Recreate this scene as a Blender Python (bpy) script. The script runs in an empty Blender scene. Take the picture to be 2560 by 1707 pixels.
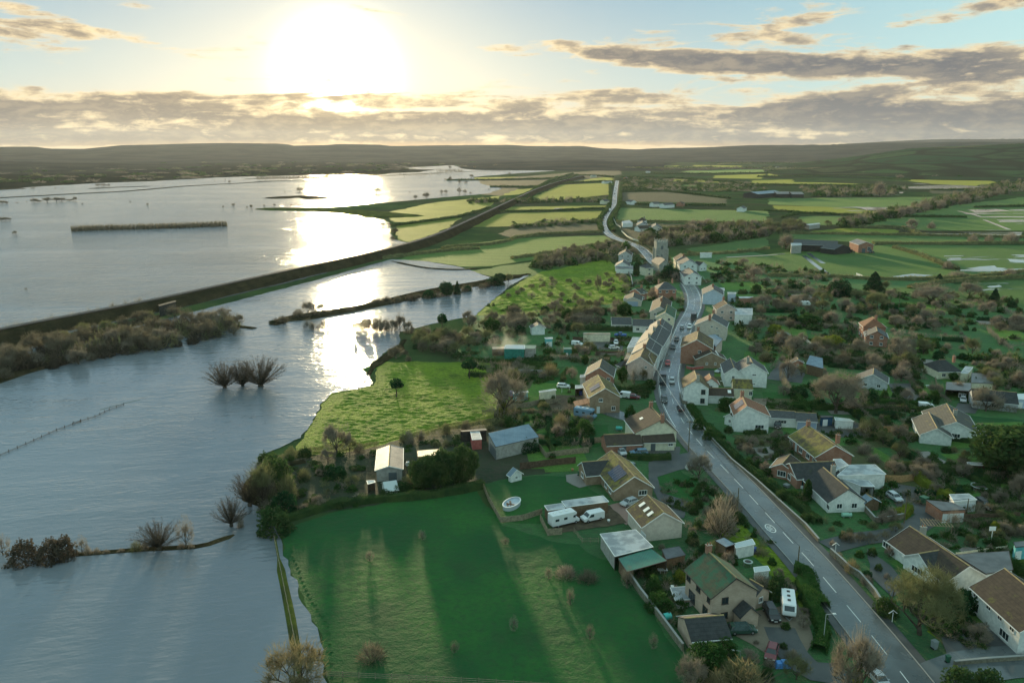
import bpy, math, random
from mathutils import Vector, Matrix, noise
R = math.radians
sc = bpy.context.scene
col = sc.collection
# ---------------------------------------------------------------- camera
CAMH, PITCH, F = 76.0, R(13.5), 1991.0
cam = bpy.data.cameras.new("camera"); camo = bpy.data.objects.new("camera", cam); col.objects.link(camo)
cam.sensor_width = 36; cam.lens = 28.0; cam.clip_start = 1; cam.clip_end = 60000
camo.location = (0, 0, CAMH); camo.rotation_euler = (R(90) - PITCH, 0, 0)
sc.camera = camo
sc.render.resolution_x, sc.render.resolution_y = 1024, 682
# photograph pixel (2560 wide) -> direction / point at height z / back
def ray(px, py):
    x, y = (px - 1280) / F, -(py - 853.5) / F
    c, s = math.cos(PITCH), math.sin(PITCH)
    return Vector((x, c + y * s, -s + y * c))
def G(p, z=0.0):
    d = ray(*p)
    t = (z - CAMH) / min(d.z, -1e-4)
    return Vector((d.x * t, d.y * t, z))
def P(w):
    v = Vector(w) - Vector((0, 0, CAMH)); c, s = math.cos(PITCH), math.sin(PITCH)
    dz = v.y * c - v.z * s; uy = v.y * s + v.z * c
    return (1280 + F * v.x / dz, 853.5 - F * uy / dz)
def azel(px, py):
    d = ray(px, py).normalized()
    return math.degrees(math.atan2(d.x, d.y)), math.degrees(math.asin(d.z))
# zoom crops of the photograph used while measuring: crop(x0, y0, scale)(u, v) -> photo pixel
def crop(x0, y0, s): return lambda u, v: (x0 + u / s, y0 + v / s)
V1, V2, V3, V4, V5 = crop(1500, 560, 5.88), crop(1500, 780, 5.88), crop(1180, 780, 5.88), crop(1860, 680, 5.88), crop(1800, 880, 5.88)
V6, V7, V8, V9, V10 = crop(2200, 860, 6.03), crop(1900, 1060, 5.88), crop(2200, 1100, 6.03), crop(900, 1020, 5.88), crop(1300, 1080, 5.345)
V11, V12, V13, V14, V15, V16 = crop(1380, 880, 5.88), crop(1620, 1320, 4.052), crop(2000, 1300, 3.852), crop(640, 860, 4.611), crop(0, 1100, 3.136), crop(0, 660, 3.36)
F3, F4, F5, F6, S1, S2, M = crop(0, 400, 3.675), crop(640, 400, 3.675), crop(1280, 340, 3.675), crop(1920, 340, 3.675), crop(0, 0, 1.8375), crop(1280, 0, 1.8375), crop(0, 0, .91875)
# ---------------------------------------------------------------- render settings, exposure
sc.view_settings.view_transform = 'Standard'; sc.view_settings.look = 'None'
sc.view_settings.gamma = 1; sc.view_settings.use_curve_mapping = False
sc.view_settings.exposure = 1.1
sc.render.engine = 'CYCLES'
cy = sc.cycles
cy.use_denoising = True; cy.denoising_prefilter = 'ACCURATE'; cy.max_bounces = 5; cy.diffuse_bounces = 2; cy.glossy_bounces = 3; cy.transmission_bounces = 2
cy.transparent_max_bounces = 8; cy.volume_bounces = 0; cy.caustics_reflective = False; cy.caustics_refractive = False
cy.sample_clamp_indirect = 3; cy.use_adaptive_sampling = True; cy.adaptive_threshold = 0.008
cy.use_light_tree = False
# ---------------------------------------------------------------- node expression helper
class NT:
    def __init__(s, tree): s.t = tree
    def node(s, typ, **kw):
        n = s.t.nodes.new(typ)
        for k, v in kw.items(): setattr(n, k, v)
        return n
    def put(s, inp, v):
        if isinstance(v, X): s.t.links.new(v.o, inp)
        elif v is not None:
            if hasattr(inp.default_value, '__len__') and not hasattr(v, '__len__'): v = (v,) * len(inp.default_value)
            if hasattr(v, '__len__') and len(v) == 3 and len(inp.default_value) == 4: v = (*v, 1)
            inp.default_value = v
    def m(s, op, a, b=None, c=None, clamp=False):
        n = s.node('ShaderNodeMath', operation=op, use_clamp=clamp)
        for i, v in enumerate((a, b, c)):
            if v is not None: s.put(n.inputs[i], v)
        return X(s, n.outputs[0])
    def vm(s, op, a, b=None, out=0):
        n = s.node('ShaderNodeVectorMath', operation=op)
        for i, v in enumerate((a, b)):
            if v is not None: s.put(n.inputs[i] if op != 'SCALE' or i == 0 else n.inputs['Scale'], v)
        return X(s, n.outputs[out])
    def mix(s, f, a, b, blend='MIX'):
        n = s.node('ShaderNodeMix', data_type='RGBA', blend_type=blend)
        s.put(n.inputs[0], f); s.put(n.inputs[6], a); s.put(n.inputs[7], b)
        return X(s, n.outputs[2])
    def noise(s, vec, scale, detail=3, rough=.5, dist=0, out=0):
        n = s.node('ShaderNodeTexNoise'); s.put(n.inputs['Vector'], vec); s.put(n.inputs['Scale'], scale)
        n.inputs['Detail'].default_value = detail; n.inputs['Roughness'].default_value = rough; n.inputs['Distortion'].default_value = dist
        return X(s, n.outputs[out])
    def xyz(s, x, y, z):
        n = s.node('ShaderNodeCombineXYZ')
        for i, v in enumerate((x, y, z)): s.put(n.inputs[i], v)
        return X(s, n.outputs[0])
    def sep(s, v):
        n = s.node('ShaderNodeSeparateXYZ'); s.put(n.inputs[0], v)
        return [X(s, o) for o in n.outputs]
    def smooth(s, v, a, b, lo=0., hi=1.):
        n = s.node('ShaderNodeMapRange', interpolation_type='SMOOTHSTEP')
        for i, q in enumerate((v, a, b, lo, hi)): s.put(n.inputs[i], q)
        return X(s, n.outputs[0])
    def pos(s): return X(s, s.node('ShaderNodeNewGeometry').outputs['Position'])
    def obj(s): return X(s, s.node('ShaderNodeTexCoord').outputs['Object'])
class X:
    def __init__(s, n, o): s.n, s.o = n, o
    def __add__(s, b): return s.n.m('ADD', s, b)
    def __radd__(s, b): return s.n.m('ADD', s, b)
    def __sub__(s, b): return s.n.m('SUBTRACT', s, b)
    def __rsub__(s, b): return s.n.m('SUBTRACT', b, s)
    def __mul__(s, b): return s.n.m('MULTIPLY', s, b)
    def __rmul__(s, b): return s.n.m('MULTIPLY', s, b)
    def __truediv__(s, b): return s.n.m('DIVIDE', s, b)
# ---------------------------------------------------------------- sun and sky
SUN_AZ, SUN_EL = azel(843, 192)
sd = Vector((math.sin(R(SUN_AZ)) * math.cos(R(SUN_EL)), math.cos(R(SUN_AZ)) * math.cos(R(SUN_EL)), math.sin(R(SUN_EL))))
sun = bpy.data.lights.new("sun", 'SUN'); suno = bpy.data.objects.new("sun", sun); col.objects.link(suno)
sun.energy = 3.1; sun.angle = R(2.2); sun.color = (1, .80, .46)
suno.rotation_euler = (-sd).to_track_quat('-Z', 'Y').to_euler(); suno.location = (0, 0, 300)
world = bpy.data.worlds.new("World"); sc.world = world; world.use_nodes = True
world.cycles.sampling_method = 'MANUAL'; world.cycles.sample_map_resolution = 512
t = NT(world.node_tree); t.t.nodes.clear()
STR = .1
D = X(t, t.node('ShaderNodeTexCoord').outputs['Generated'])
sky = t.node('ShaderNodeTexSky', sky_type='NISHITA', sun_disc=False, sun_elevation=R(SUN_EL), sun_rotation=R(SUN_AZ), altitude=80, air_density=1.0, dust_density=1.5, ozone_density=1.5)
t.t.links.new(D.o, sky.inputs[0])
dx, dy, dz = t.sep(D)
el = t.m('ARCSINE', dz) * 57.2958
az = t.m('ARCTAN2', dx, dy) * 57.2958
ang = t.m('ARCCOSINE', t.m('MINIMUM', t.vm('DOT_PRODUCT', D, tuple(sd), out=1), .999999)) * 57.2958
def C(c, k=.43 / STR): return tuple(v * k for v in c)
# clear air: cream low down, pale blue, then deeper teal blue overhead
c1 = t.mix(t.smooth(el, -1, 5), C((.66, .58, .42)), C((.44, .60, .64)))
c2 = t.mix(t.smooth(el, 3, 13), c1, C((.16, .38, .58)))
c3 = t.mix(t.smooth(el, 12, 50), c2, C((.40, .50, .58)))
side = t.smooth(ang, 12, 60)
c3 = t.mix(side * .75, c3, t.mix(t.smooth(el, 0, 40), C((.72, 1.10, 1.04)), C((.54, .88, .86))))
nis = t.mix(1., X(t, sky.outputs[0]), .06, 'MULTIPLY')
base = t.mix(1., c3, nis, 'ADD')
g1 = t.m('EXPONENT', 0 - t.m('POWER', ang / 2.6, 2.1)) * (3 / STR)
g2 = t.m('EXPONENT', 0 - ang / 10.0) * (.24 / STR)
glow = t.mix(1., t.mix(1., (1, .88, .58), g1, 'MULTIPLY'), t.mix(1., (1, .78, .38), g2, 'MULTIPLY'), 'ADD')
base = t.mix(1., base, glow, 'ADD')
# clouds: (azimuth, elevation) masses with wispy noise, thin parts gold, thick parts grey
def gauss(px, py, w, h, amp, tilt=0):
    a, e = azel(px, py); w /= 34.75; h /= 34.75
    u, v = az - a, el - e
    c, s = math.cos(R(tilt)), math.sin(R(tilt))
    p, q = (u * c + v * s) / w, (v * c - u * s) / h
    return t.m('EXPONENT', 0 - (p * p + q * q)) * amp
cv = t.xyz(az * .045, el * .26, 0)
n1 = t.noise(cv, 2.2, 6, .58, .25)
n2 = t.noise(t.xyz(az * .085, el * .62, 3.1), 1.6, 7, .6, .5)
n3 = t.noise(t.xyz(az * .5, el * 1.3, 9.1), 1.4, 5, .6, .3)
low = t.smooth(el, 4.7, 1.7) * t.smooth(el, -.1, .55) * .86
mass = low
for g in [(1480, 125, 150, 30, .5, -8), (1720, 150, 240, 26, .62, -3), (2040, 158, 260, 30, .66, 0), (2420, 165, 260, 44, .74, 0),
          (1900, 78, 210, 20, .40, 7), (2250, 50, 260, 16, .40, 8), (2520, 12, 120, 14, .4, 12), (60, 78, 120, 28, .62, 0), (190, 62, 230, 16, .45, -12),
          (1480, 238, 230, 16, .36, 0), (2130, 262, 130, 22, .42, 0), (2450, 295, 200, 22, .3, 0), (480, 240, 380, 12, .3, 0), (1270, 125, 60, 16, .3, -8), (960, 30, 60, 10, .25, -5)]:
    mass = mass + gauss(*g)
dens = mass + (n1 - .5) * 1.0 + (n2 - .5) * 1.9 + (n3 - .5) * .45 - .25
alpha = t.smooth(dens, -.04, .26)
thick = t.smooth(dens + (n3 - .5) * .9, .0, .6)
nearsun = t.m('EXPONENT', 0 - ang / 13)
lit = t.mix(nearsun, C((.98, .80, .50)), C((1.7, 1.3, .7)))
dark = t.mix(nearsun, C((.17, .19, .22)), C((.36, .27, .17)))
dark = t.mix(t.smooth(az, -25, 20) * .7, t.mix(nearsun, C((.20, .185, .185)), C((.36, .27, .17))), dark)
dark = t.mix(t.smooth(el, 4, 9) * .2, dark, C((.22, .26, .32)))
dark = t.mix(t.smooth(n3 + (n2 - .5) * .8, .42, .75) * .45, dark, t.mix(.5, dark, lit))
ccol = t.mix(thick, lit, dark)
ccol = t.mix(t.smooth(el, 12, 40), ccol, C((.16, .32, .40)))
above = t.smooth(el, 40, 20) * t.smooth(el, -.5, .3)
horizon = t.smooth(el, .75, .25) * t.smooth(el, -2, -.2)
skyc = t.mix(alpha * above, base, ccol)
skyc = t.mix(horizon * t.m('EXPONENT', 0 - t.m('POWER', (az + 6) / 20, 2)) * .8, skyc, C((1.0, .62, .26)))
bg = t.node('ShaderNodeBackground'); t.put(bg.inputs[0], skyc); bg.inputs[1].default_value = STR
t.t.links.new(bg.outputs[0], t.node('ShaderNodeOutputWorld').inputs[0])
# ---------------------------------------------------------------- object helpers
def tag(o, label=None, cat=None, group=None, kind=None):
    for k, v in (('label', label), ('category', cat), ('group', group), ('kind', kind)):
        if v: o[k] = v
    return o
THINGS = []          # (object, short landmark phrase or None)
def empty(name, loc, rz=0.0):
    o = bpy.data.objects.new(name, None); col.objects.link(o)
    o.location = loc; o.rotation_euler = (0, 0, rz); o.empty_display_size = .5
    return o
class MB:
    def __init__(s): s.v, s.f = [], []
    def poly(s, pts):
        n = len(s.v); s.v += [tuple(p) for p in pts]; s.f.append(tuple(range(n, n + len(pts))))
    def box(s, c, d, rz=0.0):
        x, y, z = c; a, b, h = d[0] / 2, d[1] / 2, d[2] / 2; co, si = math.cos(rz), math.sin(rz)
        n = len(s.v)
        for i, j, k in ((-1, -1, -1), (1, -1, -1), (1, 1, -1), (-1, 1, -1), (-1, -1, 1), (1, -1, 1), (1, 1, 1), (-1, 1, 1)):
            s.v.append((x + i * a * co - j * b * si, y + i * a * si + j * b * co, z + k * h))
        for f in ((3, 2, 1, 0), (4, 5, 6, 7), (0, 1, 5, 4), (1, 2, 6, 5), (2, 3, 7, 6), (3, 0, 4, 7)): s.f.append(tuple(n + i for i in f))
        return s
    def prism(s, prof, axis, lo, hi, taper=None):   # profile points (p, q) extruded along axis 'x'|'y'|'z'
        n = len(s.v); k = len(prof)
        for e, sc_ in ((lo, 1), (hi, taper or 1)):
            for p, q in prof:
                s.v.append({'x': (e, p, q), 'y': (p, e, q), 'z': (p * sc_, q * sc_, e)}[axis])
        s.f.append(tuple(n + i for i in range(k))); s.f.append(tuple(n + k + i for i in reversed(range(k))))
        for i in range(k): s.f.append((n + i, n + (i + 1) % k, n + k + (i + 1) % k, n + k + i))
        return s
    def tube(s, a, b, r0, r1, k=5, cap=True):
        a, b = Vector(a), Vector(b); d = (b - a).normalized()
        u = d.orthogonal().normalized(); w = d.cross(u); n = len(s.v)
        for p, r in ((a, r0), (b, r1)):
            for i in range(k):
                t_ = 2 * math.pi * i / k; s.v.append(tuple(p + u * math.cos(t_) * r + w * math.sin(t_) * r))
        for i in range(k): s.f.append((n + i, n + (i + 1) % k, n + k + (i + 1) % k, n + k + i))
        if cap: s.f.append(tuple(n + k + i for i in range(k))); s.f.append(tuple(n + i for i in reversed(range(k))))
        return s
    def build(s, name, mat, parent=None, smooth=False, fix=False):
        me = bpy.data.meshes.new(name); me.from_pydata(s.v, [], s.f)
        if fix:
            import bmesh
            bm = bmesh.new(); bm.from_mesh(me); bmesh.ops.recalc_face_normals(bm, faces=bm.faces); bm.to_mesh(me); bm.free()
        if smooth: me.polygons.foreach_set('use_smooth', [True] * len(me.polygons))
        if mat: me.materials.append(mat)
        me.update()
        o = bpy.data.objects.new(name, me); col.objects.link(o)
        if parent: o.parent = parent
        return o
def copy_tree(o, parent=None):
    c = o.copy(); col.objects.link(c); c.parent = parent
    for ch in o.children: copy_tree(ch, c)
    return c
# ---------------------------------------------------------------- materials
MATS = {}
def mat(name, color, rough=.7, spec=.3, bump=None, metal=0, fn=None):
    """color: tuple, or fn(t, coord) -> socket ; bump=(scale, strength, distance)"""
    if name in MATS: return MATS[name]
    m = bpy.data.materials.new(name); m.use_nodes = True
    t = NT(m.node_tree); b = m.node_tree.nodes['Principled BSDF']
    c = color(t) if callable(color) else color
    t.put(b.inputs['Base Color'], c)
    r = rough(t) if callable(rough) else rough
    t.put(b.inputs['Roughness'], r); b.inputs['Specular IOR Level'].default_value = spec; b.inputs['Metallic'].default_value = metal
    if spec <= .1: b.inputs['Specular IOR Level'].default_value = 0; b.inputs['IOR'].default_value = 1.01
    if bump:
        bn = t.node('ShaderNodeBump'); bn.inputs['Strength'].default_value = bump[1]; bn.inputs['Distance'].default_value = bump[2]
        h = bump[0](t) if callable(bump[0]) else t.noise(t.pos(), bump[0], 4)
        t.put(bn.inputs['Height'], h); m.node_tree.links.new(bn.outputs[0], b.inputs['Normal'])
    m.diffuse_color = (*((.5, .5, .5) if callable(color) else color[:3]), 1)
    MATS[name] = m
    return m
def vary(a, b, scale, lo=.35, hi=.65, detail=4, c=None, s2=None):
    def f(t):
        r = t.mix(t.smooth(t.noise(t.pos(), scale, detail, .6), lo, hi), a, b)
        if c: r = t.mix(t.smooth(t.noise(t.pos(), s2 or scale * 7, 3, .6), .5, .75), r, c)
        return r
    return f
def grass(name, a, b, c, stripe=0, ang=0, s=.05, sheen=.25, bump=.6, mud=.5):
    bcol = b
    def f(t):
        p = t.pos(); r = t.mix(t.smooth(t.noise(p, s, 5, .6), .38, .62), a, b)
        r = t.mix(t.smooth(t.noise(p, .9, 4, .7), .42, .68) * .8, r, c); r = t.mix(t.smooth(t.noise(p, s * 2.3, 6, .7), .52, .66) * .75, r, c); r = t.mix(t.smooth(t.noise(p, .13, 6, .75), .60, .70) * mud, r, (.055, .05, .03))
        if stripe:
            x, y, z = t.sep(p)
            w = t.m('SINE', (x * math.cos(R(ang)) + y * math.sin(R(ang)) + t.noise(p, .02, 2) * 12) * (6.283 / stripe))
            r = t.mix(w * .18 + .22, r, tuple(v * .6 for v in a))
        return r
    def h(t):
        p = t.pos(); return t.noise(p, .55, 5, .65) * 1.0 + t.noise(p, 3.5, 3, .6) * .3
    m = mat(name, f, .85, .15, (h, 1.0, bump)); b = m.node_tree.nodes['Principled BSDF']
    b.inputs['Sheen Weight'].default_value = sheen; b.inputs['Sheen Roughness'].default_value = .4; b.inputs['Sheen Tint'].default_value = (min(1, bcol[0] * 5.5), min(1, bcol[1] * 4), bcol[2] * 2.5, 1)
    return m
# ---------------------------------------------------------------- the setting: ground, fields, water, roads, hills
g_dark = grass('garden_grass', (.03, .095, .042), (.045, .13, .045), (.045, .075, .04))
g_field = grass('pasture_grass', (.014, .080, .024), (.026, .12, .024), (.024, .07, .025), s=.03, sheen=.02, mud=0, bump=.3)
g_lush = grass('meadow_grass', (.085, .18, .018), (.16, .245, .022), (.03, .07, .015), bump=1.3, mud=.1)
g_lit = grass('sunlit_tone_grass', (.07, .11, .013), (.105, .145, .016), (.04, .075, .013), s=.012)  # sunlit far fields: sun against cloud shade is put into the grass colour
g_mid = grass('far_grass', (.03, .085, .026), (.05, .11, .028), (.035, .075, .03), s=.012)
g_str = grass('striped_grass', (.045, .11, .028), (.07, .135, .03), (.06, .12, .03), stripe=16, ang=80, s=.012)
g_tan = grass('stubble', (.052, .060, .028), (.07, .072, .036), (.05, .055, .03), stripe=9, ang=20, sheen=.03)
g_brown = grass('rough_grass', (.05, .055, .026), (.075, .07, .034), (.04, .045, .024), sheen=.04)
base_m = mat('countryside', lambda t: t.mix(t.smooth(t.noise(t.pos(), .004, 6, .65), .4, .62), t.mix(t.smooth(t.noise(t.pos(), .02, 5, .7), .4, .6), (.036, .066, .028), (.060, .100, .034)), (.055, .056, .034)), .95, .02, None)
def sheet(name, pts, z, m, smooth_edge=0.0, seed=0, step=None, kind='structure', world=False, thick=0):
    """flat polygon sheet; its outline is broken up by noise so that shores and field edges are never ruler straight"""
    w = [Vector((p[0], p[1], z)) if world else G(p, z) for p in pts]
    out = []
    for i, a in enumerate(w):
        b = w[(i + 1) % len(w)]; d = (b - a).length
        mid = ((a + b) / 2).length
        st = step or max(2.0, mid / 120)
        n = min(60, max(1, int(d / st)))
        nn = Vector((-(b - a).y, (b - a).x, 0)).normalized() if d > 1e-6 else Vector((0, 0, 0))
        for k in range(n):
            p = a.lerp(b, k / n)
            if smooth_edge:
                e = smooth_edge * max(1, mid / 300)
                q = Vector((p.x, p.y, seed * 7.3))
                p = p + nn * (noise.noise(q / (9 * e)) * 2.2 * e + noise.noise(q / (2.3 * e)) * .9 * e)
            out.append(Vector((p.x, p.y, z)))
    from mathutils.geometry import tessellate_polygon
    tris = tessellate_polygon([out])
    mb = MB(); mb.v = [tuple(p) for p in out]
    for a, b, c in tris:
        n_ = (out[b] - out[a]).cross(out[c] - out[a])
        mb.f.append((a, b, c) if n_.z > 0 else (a, c, b))
    o = mb.build(name, m); tag(o, kind=kind)
    return o
sheet('ground', [(-16000, -600), (16000, -600), (16000, 24000), (-16000, 24000)], 0, base_m, world=True)
FZ = [0]
def fields(m, z, *polys, e=.6):      # every sheet a few mm above the last, so that no two lie in one plane
    for i, p in enumerate(polys): FZ[0] += 1; sheet('field', p, .015 + FZ[0] * .0011, m, e, seed=i + z * 100)
def fl(cr, *pts): return [cr(*p) for p in pts]
# village and garden ground
sheet('ground', fl(M, (1460, 600), (1700, 575), (2420, 690), (2700, 1000), (2700, 1700), (1300, 1700), (1120, 1120), (1180, 960), (1040, 820), (1080, 720), (1440, 690)), .008, g_dark, 1)
fields(g_field, .04, fl(M, (640, 1215), (760, 1180), (900, 1150), (1100, 1125), (1150, 1210), (1260, 1240), (1330, 1250), (1420, 1300), (1520, 1440), (1600, 1560), (1650, 1700), (700, 1700), (745, 1568), (735, 1440), (690, 1370), (650, 1270)))
g_scrub = grass('smallholding_ground', (.022, .042, .022), (.04, .055, .03), (.055, .05, .038), sheen=.05)
fields(g_scrub, .05, fl(M, (600, 1070), (680, 1050), (830, 1030), (1000, 990), (1120, 975), (1260, 1000), (1300, 1080), (1110, 1110), (900, 1150), (640, 1200), (610, 1150)))
fields(g_lush, .06, fl(M, (680, 1040), (712, 975), (735, 935), (760, 905), (835, 885), (860, 885), (862, 840), (880, 832), (1130, 830), (1150, 880), (1135, 960), (1000, 985), (880, 1020), (760, 1045)))
fields(g_field, .06, fl(M, (1112, 1110), (1225, 1090), (1330, 1095), (1400, 1150), (1255, 1165), (1240, 1200), (1150, 1200)), fl(M, (1235, 1040), (1400, 1020), (1400, 975), (1250, 975)), fl(M, (1500, 1090), (1560, 1070), (1610, 1110), (1600, 1170), (1560, 1170)),
       fl(M, (1130, 850), (1340, 840), (1340, 890), (1170, 900)), fl(M, (1750, 900), (1860, 905), (1870, 935), (1760, 935)), fl(M, (2230, 955), (2352, 965), (2352, 985), (2240, 980)), fl(M, (2040, 945), (2110, 960), (2090, 990), (2040, 975)))
fields(g_lush, .06, fl(M, (1640, 1225), (1700, 1200), (1830, 1310), (1860, 1430), (1800, 1440), (1790, 1340), (1700, 1250)), fl(M, (2200, 1400), (2300, 1420), (2352, 1470), (2200, 1490), (2130, 1450)))
fields(g_dark, .07, fl(M, (2070, 735), (2200, 730), (2400, 740), (2400, 830), (2250, 830), (2100, 800)), fl(M, (2190, 1220), (2352, 1225), (2352, 1260), (2200, 1270)))
# orchard and railway side fields
fields(g_lush, .05, fl(M, (1185, 655), (1240, 620), (1400, 598), (1450, 640), (1455, 690), (1380, 700), (1180, 725), (1085, 725), (1130, 690)), fl(M, (1210, 640), (1330, 600), (1400, 590), (1400, 600), (1240, 640)))
fields(g_str, .05, fl(M, (900, 598), (1000, 572), (1170, 548), (1395, 540), (1410, 560), (1300, 585), (1120, 612), (1060, 612), (985, 600)))
fields(g_mid, .04, fl(M, (1060, 616), (1120, 616), (1300, 590), (1410, 565), (1420, 580), (1210, 640), (1140, 640)))
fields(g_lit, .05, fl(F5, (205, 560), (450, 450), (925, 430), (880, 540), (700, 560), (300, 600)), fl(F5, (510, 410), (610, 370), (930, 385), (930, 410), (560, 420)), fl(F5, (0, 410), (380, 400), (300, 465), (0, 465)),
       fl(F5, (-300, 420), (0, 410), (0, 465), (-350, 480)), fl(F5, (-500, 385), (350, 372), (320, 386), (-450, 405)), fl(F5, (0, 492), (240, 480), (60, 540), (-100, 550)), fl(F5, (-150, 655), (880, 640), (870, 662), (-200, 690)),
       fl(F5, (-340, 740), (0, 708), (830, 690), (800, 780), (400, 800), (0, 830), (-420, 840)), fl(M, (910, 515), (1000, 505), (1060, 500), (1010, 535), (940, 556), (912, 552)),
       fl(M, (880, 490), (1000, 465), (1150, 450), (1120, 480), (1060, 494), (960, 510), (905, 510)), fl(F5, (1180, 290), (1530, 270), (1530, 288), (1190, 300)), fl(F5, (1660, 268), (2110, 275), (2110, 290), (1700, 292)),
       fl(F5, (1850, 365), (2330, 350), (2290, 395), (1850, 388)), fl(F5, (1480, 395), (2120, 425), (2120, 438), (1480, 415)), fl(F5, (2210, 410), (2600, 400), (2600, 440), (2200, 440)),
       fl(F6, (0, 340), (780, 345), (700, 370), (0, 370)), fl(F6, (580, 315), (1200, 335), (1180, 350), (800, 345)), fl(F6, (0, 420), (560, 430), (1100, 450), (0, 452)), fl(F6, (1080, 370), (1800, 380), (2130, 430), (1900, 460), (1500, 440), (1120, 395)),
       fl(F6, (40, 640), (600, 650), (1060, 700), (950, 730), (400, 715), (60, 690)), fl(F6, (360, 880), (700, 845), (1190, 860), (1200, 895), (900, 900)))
fields(g_tan, .05, fl(F5, (1000, 520), (1400, 515), (1980, 580), (1960, 620), (1000, 600)), fl(F5, (-120, 900), (0, 850), (800, 805), (820, 880), (300, 900), (0, 935)), fl(F6, (-300, 180), (300, 165), (320, 185), (-300, 195)))
fields(g_mid, .045, fl(F5, (990, 660), (2352, 690), (2352, 800), (2000, 800), (1250, 780), (960, 790)), fl(F5, (1590, 1040), (2352, 930), (2352, 1040), (2100, 1080), (1750, 1080)), fl(F5, (1030, 880), (1320, 880), (1400, 950), (1160, 960)),
       fl(F5, (1540, 330), (1800, 300), (2600, 300), (2600, 340), (1850, 350)), fl(F6, (0, 575), (1500, 560), (1600, 600), (1250, 690), (700, 660), (0, 630)), fl(F6, (300, 740), (650, 735), (900, 760), (700, 810), (450, 820), (230, 780)),
       fl(F6, (1150, 720), (1700, 640), (2700, 520), (2700, 870), (1500, 870), (900, 830)), fl(F6, (220, 905), (1200, 912), (2600, 940), (2600, 982), (960, 985), (240, 945)),
       fl(F6, (0, 1080), (960, 1010), (1100, 1000), (2700, 1010), (2700, 1260), (2000, 1280), (1200, 1320), (600, 1290), (0, 1200)), fl(F6, (200, 1420), (1300, 1390), (2700, 1300), (2700, 1580), (1700, 1560), (900, 1500)),
       fl(M, (1660, 590), (1800, 590), (1870, 600), (1900, 630), (1700, 620)), fl(F5, (1500, 440), (2120, 450), (2100, 480), (1500, 460)))
dark_m = mat('dark_wooded_plain', vary((.010, .014, .010), (.022, .026, .016), .006, c=(.035, .045, .02)), 1, 0)
fields(dark_m, .04, fl(M, (-1500, 476), (0, 436), (340, 418), (600, 404), (830, 402), (960, 395), (1250, 377), (1480, 385), (1560, 374), (900, 366), (-1500, 372)))
fields(g_brown, .045, fl(F6, (1480, 500), (1880, 490), (1870, 530), (1500, 530)), fl(F5, (950, 800), (1300, 800), (1900, 830), (2352, 830), (2352, 920), (1700, 1000), (1430, 1010), (1100, 960)), fl(M, (1000, 440), (1090, 415), (1270, 400), (1400, 392), (1400, 400), (1200, 430), (1150, 450)),
       fl(M, (1090, 415), (1420, 388), (1430, 400), (1300, 420), (1150, 432)))
# ---- water
def water_mat(name, ripple, base=(.055, .085, .105), rough=.10, streak=1):
    def hgt(t):
        x, y, z = t.sep(t.pos())
        q = t.xyz(x * .9 + y * .25, y * 1.0 - x * .2, 0)
        a = t.noise(t.xyz(x * .35 + y * .10, y * 1.0 - x * .25, 0), .9, 3, .55, .3)
        b = t.noise(q, .35, 3, .6, .5)
        amp = t.smooth(t.noise(t.xyz(x * .3, y, 0), .012, 4, .6), .3, .65, .35, 1.0)
        return (a + b * .9 + t.noise(t.xyz(x * .3 + y * .1, y * 1.0 - x * .2, 4), .14, 3, .6, .4) * 2.6) * amp
    def colr(t):
        x, y, z = t.sep(t.pos())
        return t.mix(t.smooth(t.noise(t.xyz(x, y * .5, 0), .02, 4, .6), .35, .65), base, tuple(v * 1.25 for v in base))
    return mat(name, colr, rough, .5, (hgt, ripple, .45 if ripple > .9 else .3))
w_big = water_mat('flood_water_ripple', 1.0, (.14, .148, .16), .14)
w_calm = water_mat('flood_water_calm', .55, (.155, .172, .195), .10)
w_still = water_mat('still_water', .12, (.06, .09, .10), .06)
# open flood beyond the embankment
sheet('flood_water', fl(M, (-1500, 474), (0, 434), (100, 428), (225, 421), (340, 417), (500, 408), (600, 405), (740, 402), (830, 401), (860, 404), (900, 398), (960, 396), (1000, 390), (940, 389), (930, 385), (1000, 382), (1050, 379), (1150, 378), (1250, 378), (1230, 382), (1300, 384), (1420, 386), (1300, 391), (1180, 399),
                             (1085, 407), (1095, 413), (1110, 424), (1155, 433), (1120, 445), (1060, 450), (880, 466), (760, 476), (600, 479), (585, 481), (620, 484), (720, 486), (820, 494), (880, 505), (898, 516), (896, 530), (903, 550), (940, 558), (900, 582), (700, 640), (400, 710), (180, 760), (0, 800), (-1500, 1110)), .118, w_big, .5, 3)
# flood between embankment and village, reaching past the lower left of the frame
sheet('flood_water', fl(M, (-900, 1000), (0, 800), (330, 745), (430, 720), (700, 650), (900, 595), (980, 600), (1060, 614), (1135, 640), (1215, 632), (1170, 658), (1150, 675), (1120, 700), (1090, 725), (1000, 742), (920, 762), (915, 790), (880, 812), (862, 832), (832, 848), (850, 862), (858, 882), (835, 890),
                             (760, 903), (735, 932), (712, 975), (690, 1005), (600, 1045), (596, 1080), (600, 1150), (622, 1170), (640, 1225), (655, 1275), (690, 1370), (730, 1440), (755, 1568), (770, 1800), (-900, 1900)), .124, w_calm, .35, 5)
w_wet = mat('wet_grass_pools', (.05, .07, .06), .06, .5)
def pools_mat():
    m = bpy.data.materials.new('standing_water_in_grass'); m.use_nodes = True
    t = NT(m.node_tree); b = m.node_tree.nodes['Principled BSDF']
    x, y, z = t.sep(t.pos())
    n = t.noise(t.xyz(x * .22, y, 0), .028, 6, .62, .6)
    al = t.smooth(n, .53, .56)
    b.inputs['Base Color'].default_value = (.08, .10, .09, 1); b.inputs['Roughness'].default_value = .12
    t.put(b.inputs['Alpha'], al)
    return m
pm = pools_mat()
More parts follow.
